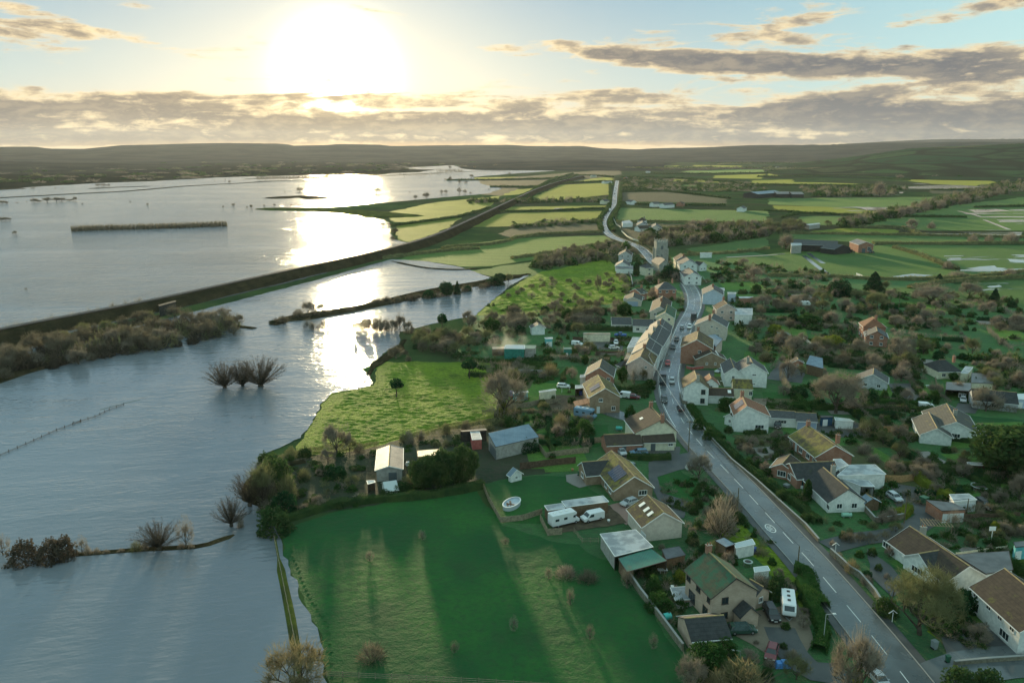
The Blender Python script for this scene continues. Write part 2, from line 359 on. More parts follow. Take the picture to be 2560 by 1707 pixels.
for i, p in enumerate([fl(F6, (1000, 640), (1450, 590), (1640, 600), (1250, 660)), fl(F6, (560, 660), (1230, 640), (1240, 695), (760, 690)), fl(F6, (1740, 690), (2352, 640), (2500, 760), (1900, 745)), fl(F6, (1380, 850), (2350, 870), (2300, 930), (1450, 900)),
                       fl(F6, (1640, 1360), (2200, 1350), (2352, 1400), (1800, 1430)), fl(F6, (560, 800), (640, 770), (830, 765), (800, 795)), fl(F6, (660, 1100), (1200, 1100), (1200, 1240), (500, 1220)), fl(F6, (1600, 1090), (2400, 1080), (2400, 1260), (1750, 1250)), fl(F6, (1000, 1290), (1560, 1250), (1540, 1310), (1080, 1330)),
                       fl(F6, (1040, 500), (1250, 515), (1200, 545), (620, 545), (640, 525)), fl(F6, (100, 440), (600, 440), (600, 455), (100, 455)), fl(F6, (2100, 770), (2500, 760), (2500, 820), (2150, 800))]):
    sheet('standing_water', p, .112 + i * .0007, pm, .4, i)
for pi_, p in enumerate([fl(F6, (1130, 477), (1300, 466), (1600, 450), (1780, 452), (1980, 465), (1900, 490), (1870, 502), (1700, 500), (1520, 487), (1300, 484)), fl(F6, (1310, 438), (1400, 434), (1500, 447), (1400, 446)), fl(F6, (1820, 1217), (1950, 1200), (2080, 1190), (2100, 1208), (2200, 1215), (2080, 1236), (1950, 1232)), fl(F6, (1660, 1120), (1780, 1118), (1770, 1130), (1680, 1130)),
          fl(F6, (1120, 1293), (1330, 1265), (1520, 1280), (1350, 1300)), fl(F6, (2000, 1385), (2130, 1368), (2160, 1385), (2060, 1395)), fl(F6, (2200, 1130), (2400, 1140), (2400, 1170), (2230, 1155)), fl(F5, (385, 665), (460, 662), (455, 675), (395, 676)), fl(F5, (765, 656), (820, 656), (815, 668), (770, 668)),
          fl(F6, (1840, 680), (2100, 668), (2230, 690), (1900, 705)), fl(F6, (790, 650), (1100, 662), (1200, 685), (900, 680))]):
    sheet('pond_water', p, .122 + pi_ * .0008, w_still, .25, 2)
def strip(name, pts, w, z, m, world=False, wob=0, kind='structure'):
    """ribbon of width w along a line of photo pixels"""
    c = smooth_line([G(p, z) for p in pts])
    mb = MB(); L = []
    for i, p in enumerate(c):
        d = (c[min(i + 1, len(c) - 1)] - c[max(i - 1, 0)]); d.z = 0; d.normalize(); n = Vector((-d.y, d.x, 0))
        ww = w * (1 + wob * noise.noise(p * .07))
        L.append((p + n * ww / 2, p - n * ww / 2))
    for a, b in L: mb.v += [tuple(a), tuple(b)]
    for i in range(len(L) - 1): mb.f.append((2 * i + 1, 2 * i + 3, 2 * i + 2, 2 * i))
    o = mb.build(name, m); tag(o, kind=kind)
    return c
def smooth_line(c, per=8):
    out = []
    for i in range(len(c) - 1):
        p0, p1, p2, p3 = c[max(i - 1, 0)], c[i], c[i + 1], c[min(i + 2, len(c) - 1)]
        n = max(2, min(per * 4, int((p2 - p1).length / 4)))
        for k in range(n):
            u = k / n
            out.append(.5 * ((2 * p1) + (p2 - p0) * u + (2 * p0 - 5 * p1 + 4 * p2 - p3) * u * u + (3 * p1 - p0 - 3 * p2 + p3) * u ** 3))
    out.append(c[-1])
    return out
for pts, w in [((F6(330, 1100), F6(430, 1180), F6(550, 1270)), 3.2), ((F6(370, 1075), F6(430, 1120), F6(510, 1170)), 3), ((F6(1750, 690), F6(1860, 715), F6(1950, 740)), 5), ((F6(1985, 770), F6(2100, 815), F6(2215, 860)), 4), ((F6(-380, 1115), F6(0, 1095), F6(150, 1082)), 3), ((F6(810, 1280), F6(840, 1290), F6(890, 1300)), 3)]:
    strip('ditch_water', pts, w, .134, w_still)
# ---- road, side roads, drives
DZ = [0]
def asphalt_c(a, b): return lambda t: t.mix(t.smooth(t.noise(t.pos(), .25, 5, .6), .35, .65), a, b)
asph = mat('wet_asphalt', lambda t: t.mix(t.smooth(t.noise(t.pos(), 2.5, 4, .7), .3, .7) * .35, t.mix(t.smooth(t.noise(t.pos(), .18, 5, .6), .35, .65), (.085, .10, .108), (.125, .145, .155)), (.11, .12, .12)), lambda t: t.smooth(t.noise(t.pos(), .12, 4, .6), .35, .65, .13, .38), .5, (6, .12, .02))
drive = mat('tarmac_drive', asphalt_c((.045, .052, .055), (.075, .08, .08)), .55, .4, (5, .3, .03))
gravel = mat('gravel_drive', lambda t: t.mix(t.noise(t.pos(), 3, 5, .8), (.12, .10, .08), (.24, .20, .15)), .9, .2, (4, .6, .04))
path_m = mat('paving', lambda t: t.mix(t.noise(t.pos(), 1.2, 4, .7), (.16, .15, .14), (.26, .24, .22)), .6, .3)
pink_pave = mat('block_paving', lambda t: t.mix(t.noise(t.pos(), 2, 4, .7), (.20, .13, .11), (.30, .20, .17)), .6, .3)
kerb_m = mat('kerb_stone', (.30, .30, .29), .7)
white_line = mat('road_paint', lambda t: t.mix(t.smooth(t.noise(t.pos(), 5, 4, .7), .5, .8), (.75, .77, .75), (.35, .36, .36)), .5)
mud = mat('bare_soil', vary((.06, .045, .03), (.10, .08, .05), .6), .9)
ROAD = [(2380, 1850), (2290, 1730), (2254, 1682), (2178, 1586), (2117, 1512), (2052, 1435), (2016, 1393), (1965, 1338), (1913, 1280), (1860, 1222), (1810, 1170), (1752, 1110), (1717, 1067), (1697, 1035), (1682, 1003), (1674, 970), (1672, 935), (1686, 885), (1699, 850), (1712, 815), (1728, 785), (1736, 762), (1733, 735), (1720, 712),
        (1702, 695), (1680, 680), (1655, 668), (1634, 655), (1616, 634), (1596, 617), (1560, 603), (1530, 591), (1512, 573), (1508, 553), (1520, 530), (1534, 511), (1537, 490), (1541, 464), (1543, 452)]
strip('pavement', ROAD[1:24], 10.4, .145, drive)
road_c = strip('road', ROAD, 7.2, .16, asph)
strip('verge', ROAD[24:], 12, .143, g_brown)
for s_ in (-1, 1):
    mb = MB()
    for i in range(len(road_c) - 1):
        a, b = road_c[i], road_c[i + 1]
        if a.y > 620: break
        d = (b - a).normalized(); n = Vector((-d.y, d.x, 0))
        mb.box(((a + b) / 2 + n * s_ * 3.68 + Vector((0, 0, .03))), ((b - a).length + .02, .14, .18), math.atan2(d.y, d.x))
    tag(mb.build('kerb', kerb_m), kind='structure')
mb = MB(); acc = 0
for i in range(len(road_c) - 1):
    a, b = road_c[i], road_c[i + 1]; seg = (b - a).length
    if a.y > 900: break
    d = (b - a) / seg; k = 0.0
    while k < seg:
        cyc = (acc + k) % 9.0
        if cyc < 5.2:
            st = min(.5, seg - k); mb.box(a + d * (k + st / 2) + Vector((0, 0, .006)), (st, .13, .006), math.atan2(d.y, d.x))
        k += .5
    acc += seg
tag(mb.build('centre_line_marking', white_line), kind='structure')
for s_ in (-1, 1):       # pale worn edge lines seen along the village street and the far road
    mb = MB()
    for i in range(len(road_c) - 1):
        a, b = road_c[i], road_c[i + 1]
        if a.y < 210: continue
        d = (b - a).normalized(); n = Vector((-d.y, d.x, 0))
        mb.box((a + b) / 2 + n * s_ * 3.2 + Vector((0, 0, .006)), ((b - a).length, .12 + a.y * .0002, .006), math.atan2(d.y, d.x))
    tag(mb.build('edge_line_marking', white_line), kind='structure')
# circular speed roundel painted on the road: ring and the number 30
rc = G((1926, 1320), .16); mb = MB()
dr = (G((1965, 1338)) - G((1913, 1280))).normalized(); dn = Vector((-dr.y, dr.x, 0))
def rp(u, v, z=.168): q = rc + dn * u + dr * v; return (q.x, q.y, z)
for k in range(28):
    a0, a1 = 2 * math.pi * k / 28, 2 * math.pi * (k + 1) / 28
    mb.poly([rp(.95 * math.cos(a0), 1.9 * math.sin(a0)), rp(.95 * math.cos(a1), 1.9 * math.sin(a1)), rp(.78 * math.cos(a1), 1.65 * math.sin(a1)), rp(.78 * math.cos(a0), 1.65 * math.sin(a0))])
def seg30(x0, y0, x1, y1): mb.poly([rp(-x0, y0), rp(-x1, y0), rp(-x1, y1), rp(-x0, y1)])
for y in (.75, 0, -.9): seg30(-.5, y, -.08, y + .16)
seg30(-.2, -.9, -.08, .9); seg30(.08, -.9, .2, .9); seg30(.38, -.9, .5, .9); seg30(.2, .74, .38, .9); seg30(.2, -.9, .38, -.74)
tag(mb.build('speed_roundel_marking', white_line), kind='structure')
strip('road', (M(1530, 985), M(1515, 968), M(1480, 962), M(1440, 958), M(1400, 945)), 6.0, .150, asph)
strip('road', (M(2140, 1568), M(2230, 1530), M(2352, 1515), M(2600, 1490)), 7.5, .152, asph)
strip('road', (M(1900, 1255), M(1980, 1235), M(2060, 1225), M(2130, 1190), M(2130, 1150), M(2080, 1125)), 5.0, .137, drive)
strip('road', (M(1945, 1545), M(1870, 1540), M(1820, 1500), M(1790, 1440)), 5, .139, drive)
for p, m_ in [(fl(M, (1740, 1400), (1830, 1385), (1850, 1420), (1870, 1470), (1850, 1500), (1760, 1500), (1690, 1460), (1680, 1430)), gravel), (fl(M, (2160, 1460), (2352, 1440), (2400, 1500), (2180, 1530)), drive), (fl(M, (1490, 1060), (1600, 1035), (1640, 1060), (1560, 1080), (1510, 1095), (1520, 1130), (1580, 1150), (1570, 1190), (1530, 1180), (1490, 1100)), drive),
              (fl(M, (1395, 1160), (1440, 1150), (1460, 1190), (1440, 1205), (1410, 1180)), pink_pave), (fl(M, (1300, 1090), (1340, 1085), (1370, 1110), (1330, 1120), (1300, 1105)), path_m), (fl(M, (1900, 960), (2000, 975), (1990, 1000), (1850, 1010), (1800, 1010), (1850, 985)), drive), (fl(M, (2040, 1105), (2110, 1120), (2150, 1160), (2120, 1190), (2060, 1160)), drive),
              (fl(M, (2040, 880), (2090, 880), (2120, 920), (2100, 935), (2060, 920)), drive), (fl(M, (1790, 830), (1850, 850), (1840, 880), (1760, 870)), drive), (fl(M, (1250, 1170), (1400, 1160), (1440, 1200), (1280, 1225)), mud), (fl(M, (1340, 780), (1430, 775), (1430, 805), (1340, 800)), drive), (fl(M, (1540, 1360), (1590, 1350), (1620, 1385), (1560, 1400)), path_m),
              (fl(M, (2200, 925), (2250, 930), (2240, 950), (2190, 945)), drive), (fl(M, (1990, 1260), (2050, 1300), (2080, 1350), (2050, 1370), (2000, 1320)), drive), (fl(M, (1430, 1020), (1560, 1025), (1560, 1050), (1400, 1050)), drive), (fl(M, (1560, 720), (1590, 715), (1600, 770), (1560, 780)), drive), (fl(M, (1590, 850), (1640, 850), (1640, 880), (1600, 880)), drive)]:
    DZ[0] += 1; sheet('driveway', p, .112 + DZ[0] * .0012, m_, .2, 4)
# ---- railway embankment crossing the flood, river banks and islands: long low mounds with real height
bank_m = mat('embankment_grass', vary((.028, .026, .014), (.05, .042, .022), .12, c=(.03, .025, .018)), .95, .1, (.8, .8, .4))
bank_g = mat('bank_grass', vary((.09, .11, .025), (.05, .06, .025), .1), .95, .1, (.9, .8, .3))
ballast = mat('ballast', vary((.10, .085, .08), (.15, .13, .12), .4), .9, .1)
def mound(name, pts, w, h, m, top=.3, z0=-.3, wob=.15, per=8):
    c = smooth_line([G(p, 0) for p in pts], per); mb = MB(); prof = ((-.5, z0), (-.36, h * .45), (-top / 2, h), (top / 2, h), (.36, h * .45), (.5, z0))
    for i, p in enumerate(c):
        d = (c[min(i + 1, len(c) - 1)] - c[max(i - 1, 0)]); d.normalize(); n = Vector((-d.y, d.x, 0))
        ww = w[0] + (w[1] - w[0]) * i / (len(c) - 1) if isinstance(w, tuple) else w
        en = 1 if 2 < i < len(c) - 3 else .35
        for u, z in prof:
            k = ww * u * en * (1 + wob * 2 * noise.noise(Vector((p.x * .05, p.y * .05, u * 3))))
            mb.v.append((p.x + n.x * k, p.y + n.y * k, z if z < 0 else z * (1 + wob * noise.noise(p * .1)) * (.3 + .7 * en)))
    for i in range(len(c) - 1):
        for k in range(5): q = i * 6 + k; mb.f.append((q, q + 6, q + 7, q + 1))
    mb.f.append(tuple(range(6))); n = (len(c) - 1) * 6; mb.f.append(tuple(n + 5 - i for i in range(6)))
    o = mb.build(name, m, fix=True); tag(o, kind='structure'); return c
emb = mound('railway_embankment', [M(-700, 950), M(-300, 855), M(0, 783), M(200, 742), M(400, 700), M(700, 630), M(900, 583), M(1000, 552), M(1080, 515), M(1140, 485), M(1190, 460), M(1240, 437), M(1290, 420), M(1340, 408)], (17, 20), 4.6, bank_m, .34, wob=.06)
def ribbon(name, line, off, w, z, m):
    mb = MB()
    for i, p in enumerate(line):
        d = (line[min(i + 1, len(line) - 1)] - line[max(i - 1, 0)]).normalized(); n = Vector((-d.y, d.x, 0))
        for s_ in (1, -1): q = p + n * (off + s_ * w / 2); mb.v.append((q.x, q.y, z))
    for i in range(len(line) - 1): mb.f.append((2 * i + 1, 2 * i + 3, 2 * i + 2, 2 * i))
    tag(mb.build(name, m), kind='structure')
zr = 4.95
ribbon('track_bed', emb, 0, 4.4, zr + .02, ballast)
rail_m = mat('rail_steel', (.45, .40, .36), .3, .5, metal=1)
for o_ in (-.75, .75): ribbon('rail', emb, o_, .16, zr + .16, rail_m)
mound('river_bank', [M(625, 747), M(680, 732), M(800, 712), M(900, 692), M(1000, 668), M(1080, 655), M(1180, 636), M(1215, 630)], (17, 13), .9, bank_m, .5)
mound('river_bank', [M(-300, 935), M(0, 850), M(150, 815), M(300, 790), M(420, 765), M(520, 750), M(585, 755)], (46, 12), .7, bank_m, .6)
mound('river_bank', [M(-200, 800), M(0, 795), M(200, 770), M(380, 722)], (26, 8), .6, bank_m, .6)
mound('ditch_bank', [M(230, 942), M(290, 926), M(322, 919)], 2.2, .25, bank_g, .4)
mound('ditch_bank', [M(0, 1280), M(150, 1276), M(330, 1262), M(450, 1256), M(500, 1243), M(545, 1225), M(600, 1190)], 3.0, .18, bank_m, .4)
mound('ditch_bank', [M(632, 1240), M(645, 1310), M(662, 1390), M(675, 1460), M(690, 1560), M(700, 1640)], 2.2, .35, bank_g, .4)
mound('ditch_bank', [M(900, 600), M(940, 609), M(990, 617), M(1055, 620), M(1130, 615)], 5, .5, bank_m, .4)
mound('island', [M(630, 457), M(660, 453), M(700, 452), M(750, 458)], 60, .8, bank_m, .5)
mound('island', [M(205, 434), M(260, 431), M(345, 428)], 28, .6, bank_m, .5)
mound('island', [M(-300, 470), M(0, 455), M(150, 447), M(300, 439), M(430, 428), M(560, 421), M(640, 416), M(800, 411)], 14, .9, bank_m, .5)
mound('island', [M(-40, 438), M(30, 434), M(55, 434)], 40, 1.4, bank_m, .5)
mound('island', [M(560, 412), M(680, 409), M(800, 408), M(860, 406), M(960, 400), M(1100, 394), M(1170, 394)], 26, .7, bank_m, .5)
mound('island', [M(590, 480), M(700, 481), M(800, 486), M(880, 494), M(905, 500)], (22, 90), .9, bank_g, .7)
mound('river_bank', [M(845, 862), M(862, 838), M(885, 822), M(915, 800), M(930, 780)], 6, .35, bank_m, .5)
mound('river_bank', [M(700, 1060), M(640, 1075), M(600, 1110), M(605, 1160), M(640, 1190)], 9, .8, bank_m, .5)
# ---- hills: rising ground behind the plain, heights from the skyline
hill_m = mat('hill_woods', lambda t: t.mix(t.smooth(t.noise(t.pos(), .0035, 6, .65), .40, .6), (.02, .024, .022), (.045, .045, .035)), .95, .05)
def patch_c(t):
    x, y, z = t.sep(t.pos())
    v = t.node('ShaderNodeTexVoronoi', feature='F1'); t.put(v.inputs['Vector'], t.xyz(x * .0042, y * .0028, z * .004)); v.inputs['Scale'].default_value = 1.0
    cr, cg, cb = t.sep(X(t, v.outputs['Color']))
    e = t.node('ShaderNodeTexVoronoi', feature='DISTANCE_TO_EDGE'); t.put(e.inputs['Vector'], t.xyz(x * .0042, y * .0028, z * .004)); e.inputs['Scale'].default_value = 1.0
    c = t.mix(t.smooth(cr, .3, .6), (.03, .065, .03), (.055, .10, .038))
    c = t.mix(t.smooth(cg, .78, .8), c, (.13, .11, .06)); c = t.mix(t.smooth(cb, .5, .7) * .7, c, (.04, .06, .03))
    c = t.mix(t.smooth(t.noise(t.pos(), .006, 6, .7), .5, .58), c, (.035, .045, .025))
    return t.mix(t.smooth(X(t, e.outputs['Distance']), .10, .03), c, (.03, .035, .02))
hillside_m = mat('hillside_fields', patch_c, .95, .05, (.05, .5, 3))
def hill(name, prof, d0, d1, m, rows=14, back=1500, na=240, rough=0.0):
    """prof: skyline photo pixels; the slope climbs from the plain at distance d0 to the crest at distance d1"""
    pr = [azel(*p) for p in prof]; mb = MB()
    a0, a1 = pr[0][0], pr[-1][0]
    for i in range(na + 1):
        a = a0 + (a1 - a0) * i / na
        for k in range(len(pr) - 1):
            if pr[k][0] <= a <= pr[k + 1][0] + 1e-6: u = (a - pr[k][0]) / (pr[k + 1][0] - pr[k][0]); e = pr[k][1] + (pr[k + 1][1] - pr[k][1]) * u; break
        crest = CAMH + math.tan(R(e)) * d1
        edge = 1 if name != 'hillside' else min(1, (a - a0) / 9 + .02)
        for j in range(rows + 1):
            u = j / rows; d = d0 + (d1 - d0) * u; s = u * u * (3 - 2 * u)
            z = crest * s * edge
            q = Vector((math.sin(R(a)) * d, math.cos(R(a)) * d, 0))
            z *= 1 + .25 * noise.noise(q * .0012) * (1 - u) * 4 * u
            if j == rows: z = crest * edge + rough * noise.noise(Vector((a * 9, 0, 0))) + rough * .6 * noise.noise(Vector((a * 40, 1, 0)))
            mb.v.append((q.x, q.y, z - .5 if j else -2))
        d = d1 + back; mb.v.append((math.sin(R(a)) * d, math.cos(R(a)) * d, -5))
    r = rows + 2
    for i in range(na):
        for j in range(r - 1): q = i * r + j; mb.f.append((q, q + 1, q + r + 1, q + r)) if False else mb.f.append((q, q + r, q + r + 1, q + 1))
    o = mb.build(name, m, smooth=True); tag(o, kind='structure'); return o
hill('far_hills', fl(S1, (-1500, 690), (-300, 676), (0, 675), (160, 675), (220, 684), (380, 685), (560, 668), (850, 662), (1050, 658), (1290, 660), (1350, 670), (1500, 668), (1560, 663), (1740, 665), (1800, 672), (2000, 668), (2352, 666)) + fl(S2, (60, 671), (330, 672), (420, 682), (580, 687), (640, 682), (900, 677), (1100, 668), (1450, 665), (1700, 657), (2000, 654), (2352, 652), (3300, 656)), 5200, 8200, hill_m, rough=5)
hill('distant_mountain', fl(S2, (900, 690), (1400, 668), (1700, 652), (2000, 640), (2200, 640), (2352, 638), (3000, 634), (3600, 650)), 9500, 12500, hill_m, rough=8)
hill('hillside', fl(S2, (1150, 730), (1250, 716), (1400, 703), (1650, 690), (1900, 678), (2150, 668), (2352, 658), (2900, 640), (3900, 640)), 2300, 4300, hillside_m, rows=22, rough=3)
hill('near_hills', fl(S1, (-2000, 730), (-400, 735), (0, 740), (300, 748), (600, 748), (900, 756), (1300, 770), (1800, 770), (2300, 742)) + fl(S2, (300, 735), (700, 745)), 2900, 4600, hill_m, rows=8, rough=3)
# ---------------------------------------------------------------- plants: prototypes 10 m high and 10 m across, copied with their parts
bark = mat('bark', vary((.06, .05, .04), (.11, .09, .07), 1.5), .9, .1)
def twig_mat(name, a, b):
    m = mat(name, vary(a, b, .35, detail=5), .9, .05)
    nt = m.node_tree; p = nt.nodes['Principled BSDF']; out = nt.nodes['Material Output']
    tr = nt.nodes.new('ShaderNodeBsdfTranslucent'); mx = nt.nodes.new('ShaderNodeMixShader'); mx.inputs[0].default_value = .4
    src = p.inputs['Base Color'].links[0].from_socket; nt.links.new(src, tr.inputs[0])
    nt.links.new(p.outputs[0], mx.inputs[1]); nt.links.new(tr.outputs[0], mx.inputs[2]); nt.links.new(mx.outputs[0], out.inputs[0])
    return m
tw_grey = twig_mat('twigs_grey', (.22, .19, .15), (.32, .28, .22))
tw_brown = twig_mat('twigs_brown', (.15, .13, .095), (.24, .21, .15))
tw_dark = twig_mat('twigs_dark', (.07, .06, .045), (.12, .10, .075))
tw_pink = twig_mat('twigs_pink', (.26, .215, .175), (.36, .30, .24))
tw_gold = twig_mat('twigs_gold', (.22, .18, .10), (.31, .26, .14))
tw_olive = twig_mat('twigs_olive', (.15, .16, .08), (.25, .25, .12))
lf_dark = twig_mat('leaves_dark', (.02, .06, .028), (.04, .10, .038))
lf_green = twig_mat('leaves_green', (.035, .085, .025), (.065, .13, .035))
lf_yellow = twig_mat('leaves_yellow', (.13, .17, .03), (.22, .25, .04))
lf_hedge = twig_mat('leaves_hedge', (.04, .08, .032), (.075, .12, .04))
lf_ivy = twig_mat('leaves_ivy', (.09, .11, .025), (.16, .18, .04))
rnd = random.Random(7)
def rv(r=1.0):
    while True:
        v = Vector((rnd.uniform(-1, 1), rnd.uniform(-1, 1), rnd.uniform(-1, 1)))
        if .05 < v.length < 1: return v.normalized() * r
def twig(mb, a, d, L, w):
    s = d.cross(rv()).normalized() * w; b = a + d * L + Vector((0, 0, L * .08)); m = a + d * L * .5 - Vector((0, 0, L * .04))
    mb.poly([a - s * .5, a + s * .5, m + s * .35, b, m - s * .35])
def leaf(mb, c, s):
    u = rv(s); v = u.cross(rv()).normalized() * s * .7
    mb.poly([c + u, c + v, c - u, c - v])
def bare(name, seed, m_tw, lv=3, tw=16, tww=.045, up=.5, ivy=None, narrow=False):
    """bare crown: limbs forking to twigs inside an uneven round envelope"""
    rnd.seed(seed); T_, Cn, Iv = MB(), MB(), MB()
    def env(p): return ((p.x / (4.9 if not narrow else 4.2)) ** 2 + (p.y / 4.9) ** 2 + ((p.z - 5.2) / 4.8) ** 2) < 1 + .3 * noise.noise(p * .5 + Vector((seed, 0, 0)))
    def grow(p, d, L, r, n):
        q = p + d * L; (T_ if r > .035 else Cn).tube(p, q, r, r * .62, 4 if n > 1 else 3, False)
        if n <= 1:
            for k in range(tw):
                s = p.lerp(q, rnd.uniform(.1, 1.0)); e = (d * .6 + rv(.9) + Vector((0, 0, up * .5))).normalized(); l = rnd.uniform(.5, 1.25)
                if env(s + e * l): twig(Cn, s, e, l, tww)
                s2 = s + e * l * .6; e2 = (e + rv(.8)).normalized()
                if env(s2 + e2 * .5): twig(Cn, s2, e2, l * .55, tww * .8)
        if n == 0: return
        for k in range(rnd.choice((3, 4)) if n > 1 else 3):
            e = (d * .75 + rv(.85) + Vector((0, 0, up * .45))).normalized()
            if not env(q + e * L * .6): e = (e + (Vector((0, 0, 5.5)) - q).normalized() * .7).normalized()
            grow(q, e, L * rnd.uniform(.58, .8), r * .6, n - 1)
    base = Vector((0, 0, 0)); q = Vector((rnd.uniform(-.2, .2), rnd.uniform(-.2, .2), 1.5))
    T_.tube(base, q, .34, .24, 6)
    for k in range(5):
        a = k * 1.257 + rnd.random() * .6; e = Vector((math.cos(a) * .85, math.sin(a) * .85, rnd.uniform(.45, 1.5))).normalized()
        grow(q - Vector((0, 0, rnd.uniform(0, .8))), e, rnd.uniform(2.2, 2.8), .15, lv)
    grow(q, Vector((.05, 0, 1)), 2.6, .18, lv)
    fill = 0
    for k in range(4000):
        d = rv(); p = Vector((d.x * 4.7, d.y * 4.7, 4.9 + d.z * 4.4)); p = Vector((0, 0, 2.4)).lerp(p, rnd.uniform(.5, 1) ** .7)
        if p.z < .7 or noise.noise(p * .45 + Vector((0, seed, 0))) < -.08 or not env(p): continue
        twig(Cn, p, ((p - Vector((0, 0, 2.2))).normalized() + rv(.55) + Vector((0, 0, .25))).normalized(), rnd.uniform(.7, 1.5), tww * .9); fill += 1
        if fill > (0 if lv == 4 else 900 if tww < .1 else 260): break
    if ivy:
        for k in range(1300):
            z = rnd.uniform(.1, 6.5); a = rnd.uniform(0, 6.283); r = (.6 + .9 * abs(noise.noise(Vector((math.cos(a), math.sin(a), z * .5 + seed))))) * (1 - z / 11) * rnd.uniform(.6, 1.1)
            leaf(Iv, Vector((math.cos(a) * r, math.sin(a) * r, z)), rnd.uniform(.12, .26))
    e = empty(name, (0, 0, -500)); T_.build('trunk', bark, e); Cn.build('crown', m_tw, e)
    if ivy: Iv.build('ivy', ivy, e)
    return e
def pollard(name, seed, m_tw):
    rnd.seed(seed); T_, Cn = MB(), MB(); T_.tube((0, 0, -.4), (0, 0, .7), .5, .65, 7); T_.tube((0, 0, .6), (0, 0, 1.2), .66, .45, 7)
    for k in range(96):
        a = rnd.uniform(0, 6.283); s = rnd.uniform(0, .97) ** .55; d = Vector((math.cos(a) * s, math.sin(a) * s, math.sqrt(1 - s * s) * 1.1 + .16)).normalized()
        p = Vector((0, 0, .9)) + d * .4; L = rnd.uniform(5.8, 8.6) * (1 - .12 * s); r = .075; n = 7
        for j in range(n):
            q = p + d * L / n; Cn.tube(p, q, r, r * .78, 3, False); r *= .78
            if j >= 1:
                for w in range(7): e = (d + rv(.75)).normalized(); twig(Cn, p.lerp(q, rnd.random()), e, rnd.uniform(.6, 1.5), .04)
            p = q; d = (d + rv(.09) + Vector((0, 0, .02))).normalized()
    e = empty(name, (0, 0, -500)); T_.build('trunk', bark, e); Cn.build('crown', m_tw, e); return e
def leafy(name, seed, m, shape, n=2600, s=.34, trunk=True):
    rnd.seed(seed); Cn, T_ = MB(), MB()
    if trunk:
        T_.tube((0, 0, 0), (0, 0, 6.5), .35, .12, 6)
        for k in range(7): a = k * .9; T_.tube((0, 0, 1.6 + k * .5), (math.cos(a) * 2.6, math.sin(a) * 2.6, 3 + k * .6), .1, .03, 4)
    for k in range(n):
        d = rv(); a = rnd.uniform(.45, 1) ** .5
        if shape == 'cone':
            z = rnd.uniform(0, 1) ** 1.25; rad = 4.9 * (1 - z) ** .7 * (.8 + .5 * noise.noise(Vector((d.x * 2, d.y * 2, z * 7 + seed))))
            h = Vector((d.x, d.y, 0)).normalized(); p = Vector((h.x * rad * a, h.y * rad * a, .4 + z * 9.5))
        elif shape == 'column': h = Vector((d.x, d.y, 0)).normalized(); z = rnd.random(); rad = 4.6 * (1 - z ** 4) ** .5 * (.9 + .25 * noise.noise(Vector((h.x * 2, h.y * 2, z * 6)))); p = Vector((h.x * rad * a, h.y * rad * a, z * 9.8 + .1))
        elif shape == 'dome': d.z = abs(d.z); rr = 1 + .42 * noise.noise(d * 2.1 + Vector((seed, 0, 0))); p = Vector((d.x * 4.9 * a * rr, d.y * 4.9 * a * rr, d.z * 9.2 * a * rr))
        elif shape == 'umbrella':
            cz = rnd.choice(((0, 0, 7.6, 3.2), (2.6, .5, 7, 2.2), (-2.6, -.4, 6.4, 2.2), (.6, 2, 6.6, 2)))
            p = Vector((cz[0], cz[1], cz[2])) + Vector((d.x, d.y, d.z * .62)) * cz[3] * a
        else: rr = 1 + .45 * noise.noise(d * 1.9 + Vector((seed, 0, 0))) + .2 * noise.noise(d * 5); p = Vector((d.x * 4.6 * a * rr, d.y * 4.6 * a * rr, 5.2 + d.z * 4.4 * a * rr))
        leaf(Cn, p, s * rnd.uniform(.6, 1.25))
    e = empty(name, (0, 0, -500))
    if trunk: T_.build('trunk', bark, e)
    Cn.build('crown' if trunk else 'leaves', m, e); return e
def thicket(name, seed, m, n=900):
    """bare shrub: stems from the ground, dense fine twigs"""
    rnd.seed(seed); Cn = MB(); S = MB()
    for k in range(26):
        a = rnd.uniform(0, 6.283); s = rnd.random() ** .6; d = Vector((math.cos(a) * s * .9, math.sin(a) * s * .9, .95)).normalized()
        b = Vector((math.cos(a) * s * 1.6, math.sin(a) * s * 1.6, 0)); S.tube(b, b + d * 6.5, .10, .03, 3, False)
    for k in range(n):
        d = rv(); d.z = abs(d.z); a = rnd.uniform(.25, 1) ** .6; rr = 1 + .4 * noise.noise(d * 2 + Vector((seed, 0, 0)))
        p = Vector((d.x * 4.5, d.y * 4.5, d.z * 8.6)) * a * rr; twig(Cn, p * .82, (p.normalized() + rv(.8) + Vector((0, 0, .4))).normalized(), rnd.uniform(1.2, 2.4), .11)
    e = empty(name, (0, 0, -500)); S.build('stem', bark, e); Cn.build('twigs', m, e); return e
PROTO = {}
def proto(k, e): PROTO.setdefault(k, []).append(e)
for i, (k, m_) in enumerate((('grey', tw_grey), ('grey', tw_grey), ('brown', tw_brown), ('brown', tw_brown), ('pink', tw_pink), ('olive', tw_olive), ('gold', tw_gold))):
    proto(k, bare('bare_tree', 11 + i, m_, 3, 11 if k != 'grey' else 12, .055))
proto('sapling', bare('sapling', 31, tw_grey, 2, 10, .06, .9, narrow=True))
proto('far', bare('bare_tree', 41, tw_brown, 2, 16, .14)); proto('far', bare('bare_tree', 42, tw_brown, 2, 16, .14)); proto('fargrey', bare('bare_tree', 43, tw_grey, 2, 14, .13))
proto('ivy', bare('ivy_clad_tree', 51, tw_grey, 3, 12, .05, ivy=lf_ivy))
proto('big', bare('bare_tree', 61, tw_grey, 4, 5, .042)); proto('big', bare('bare_tree', 62, tw_olive, 4, 5, .042))
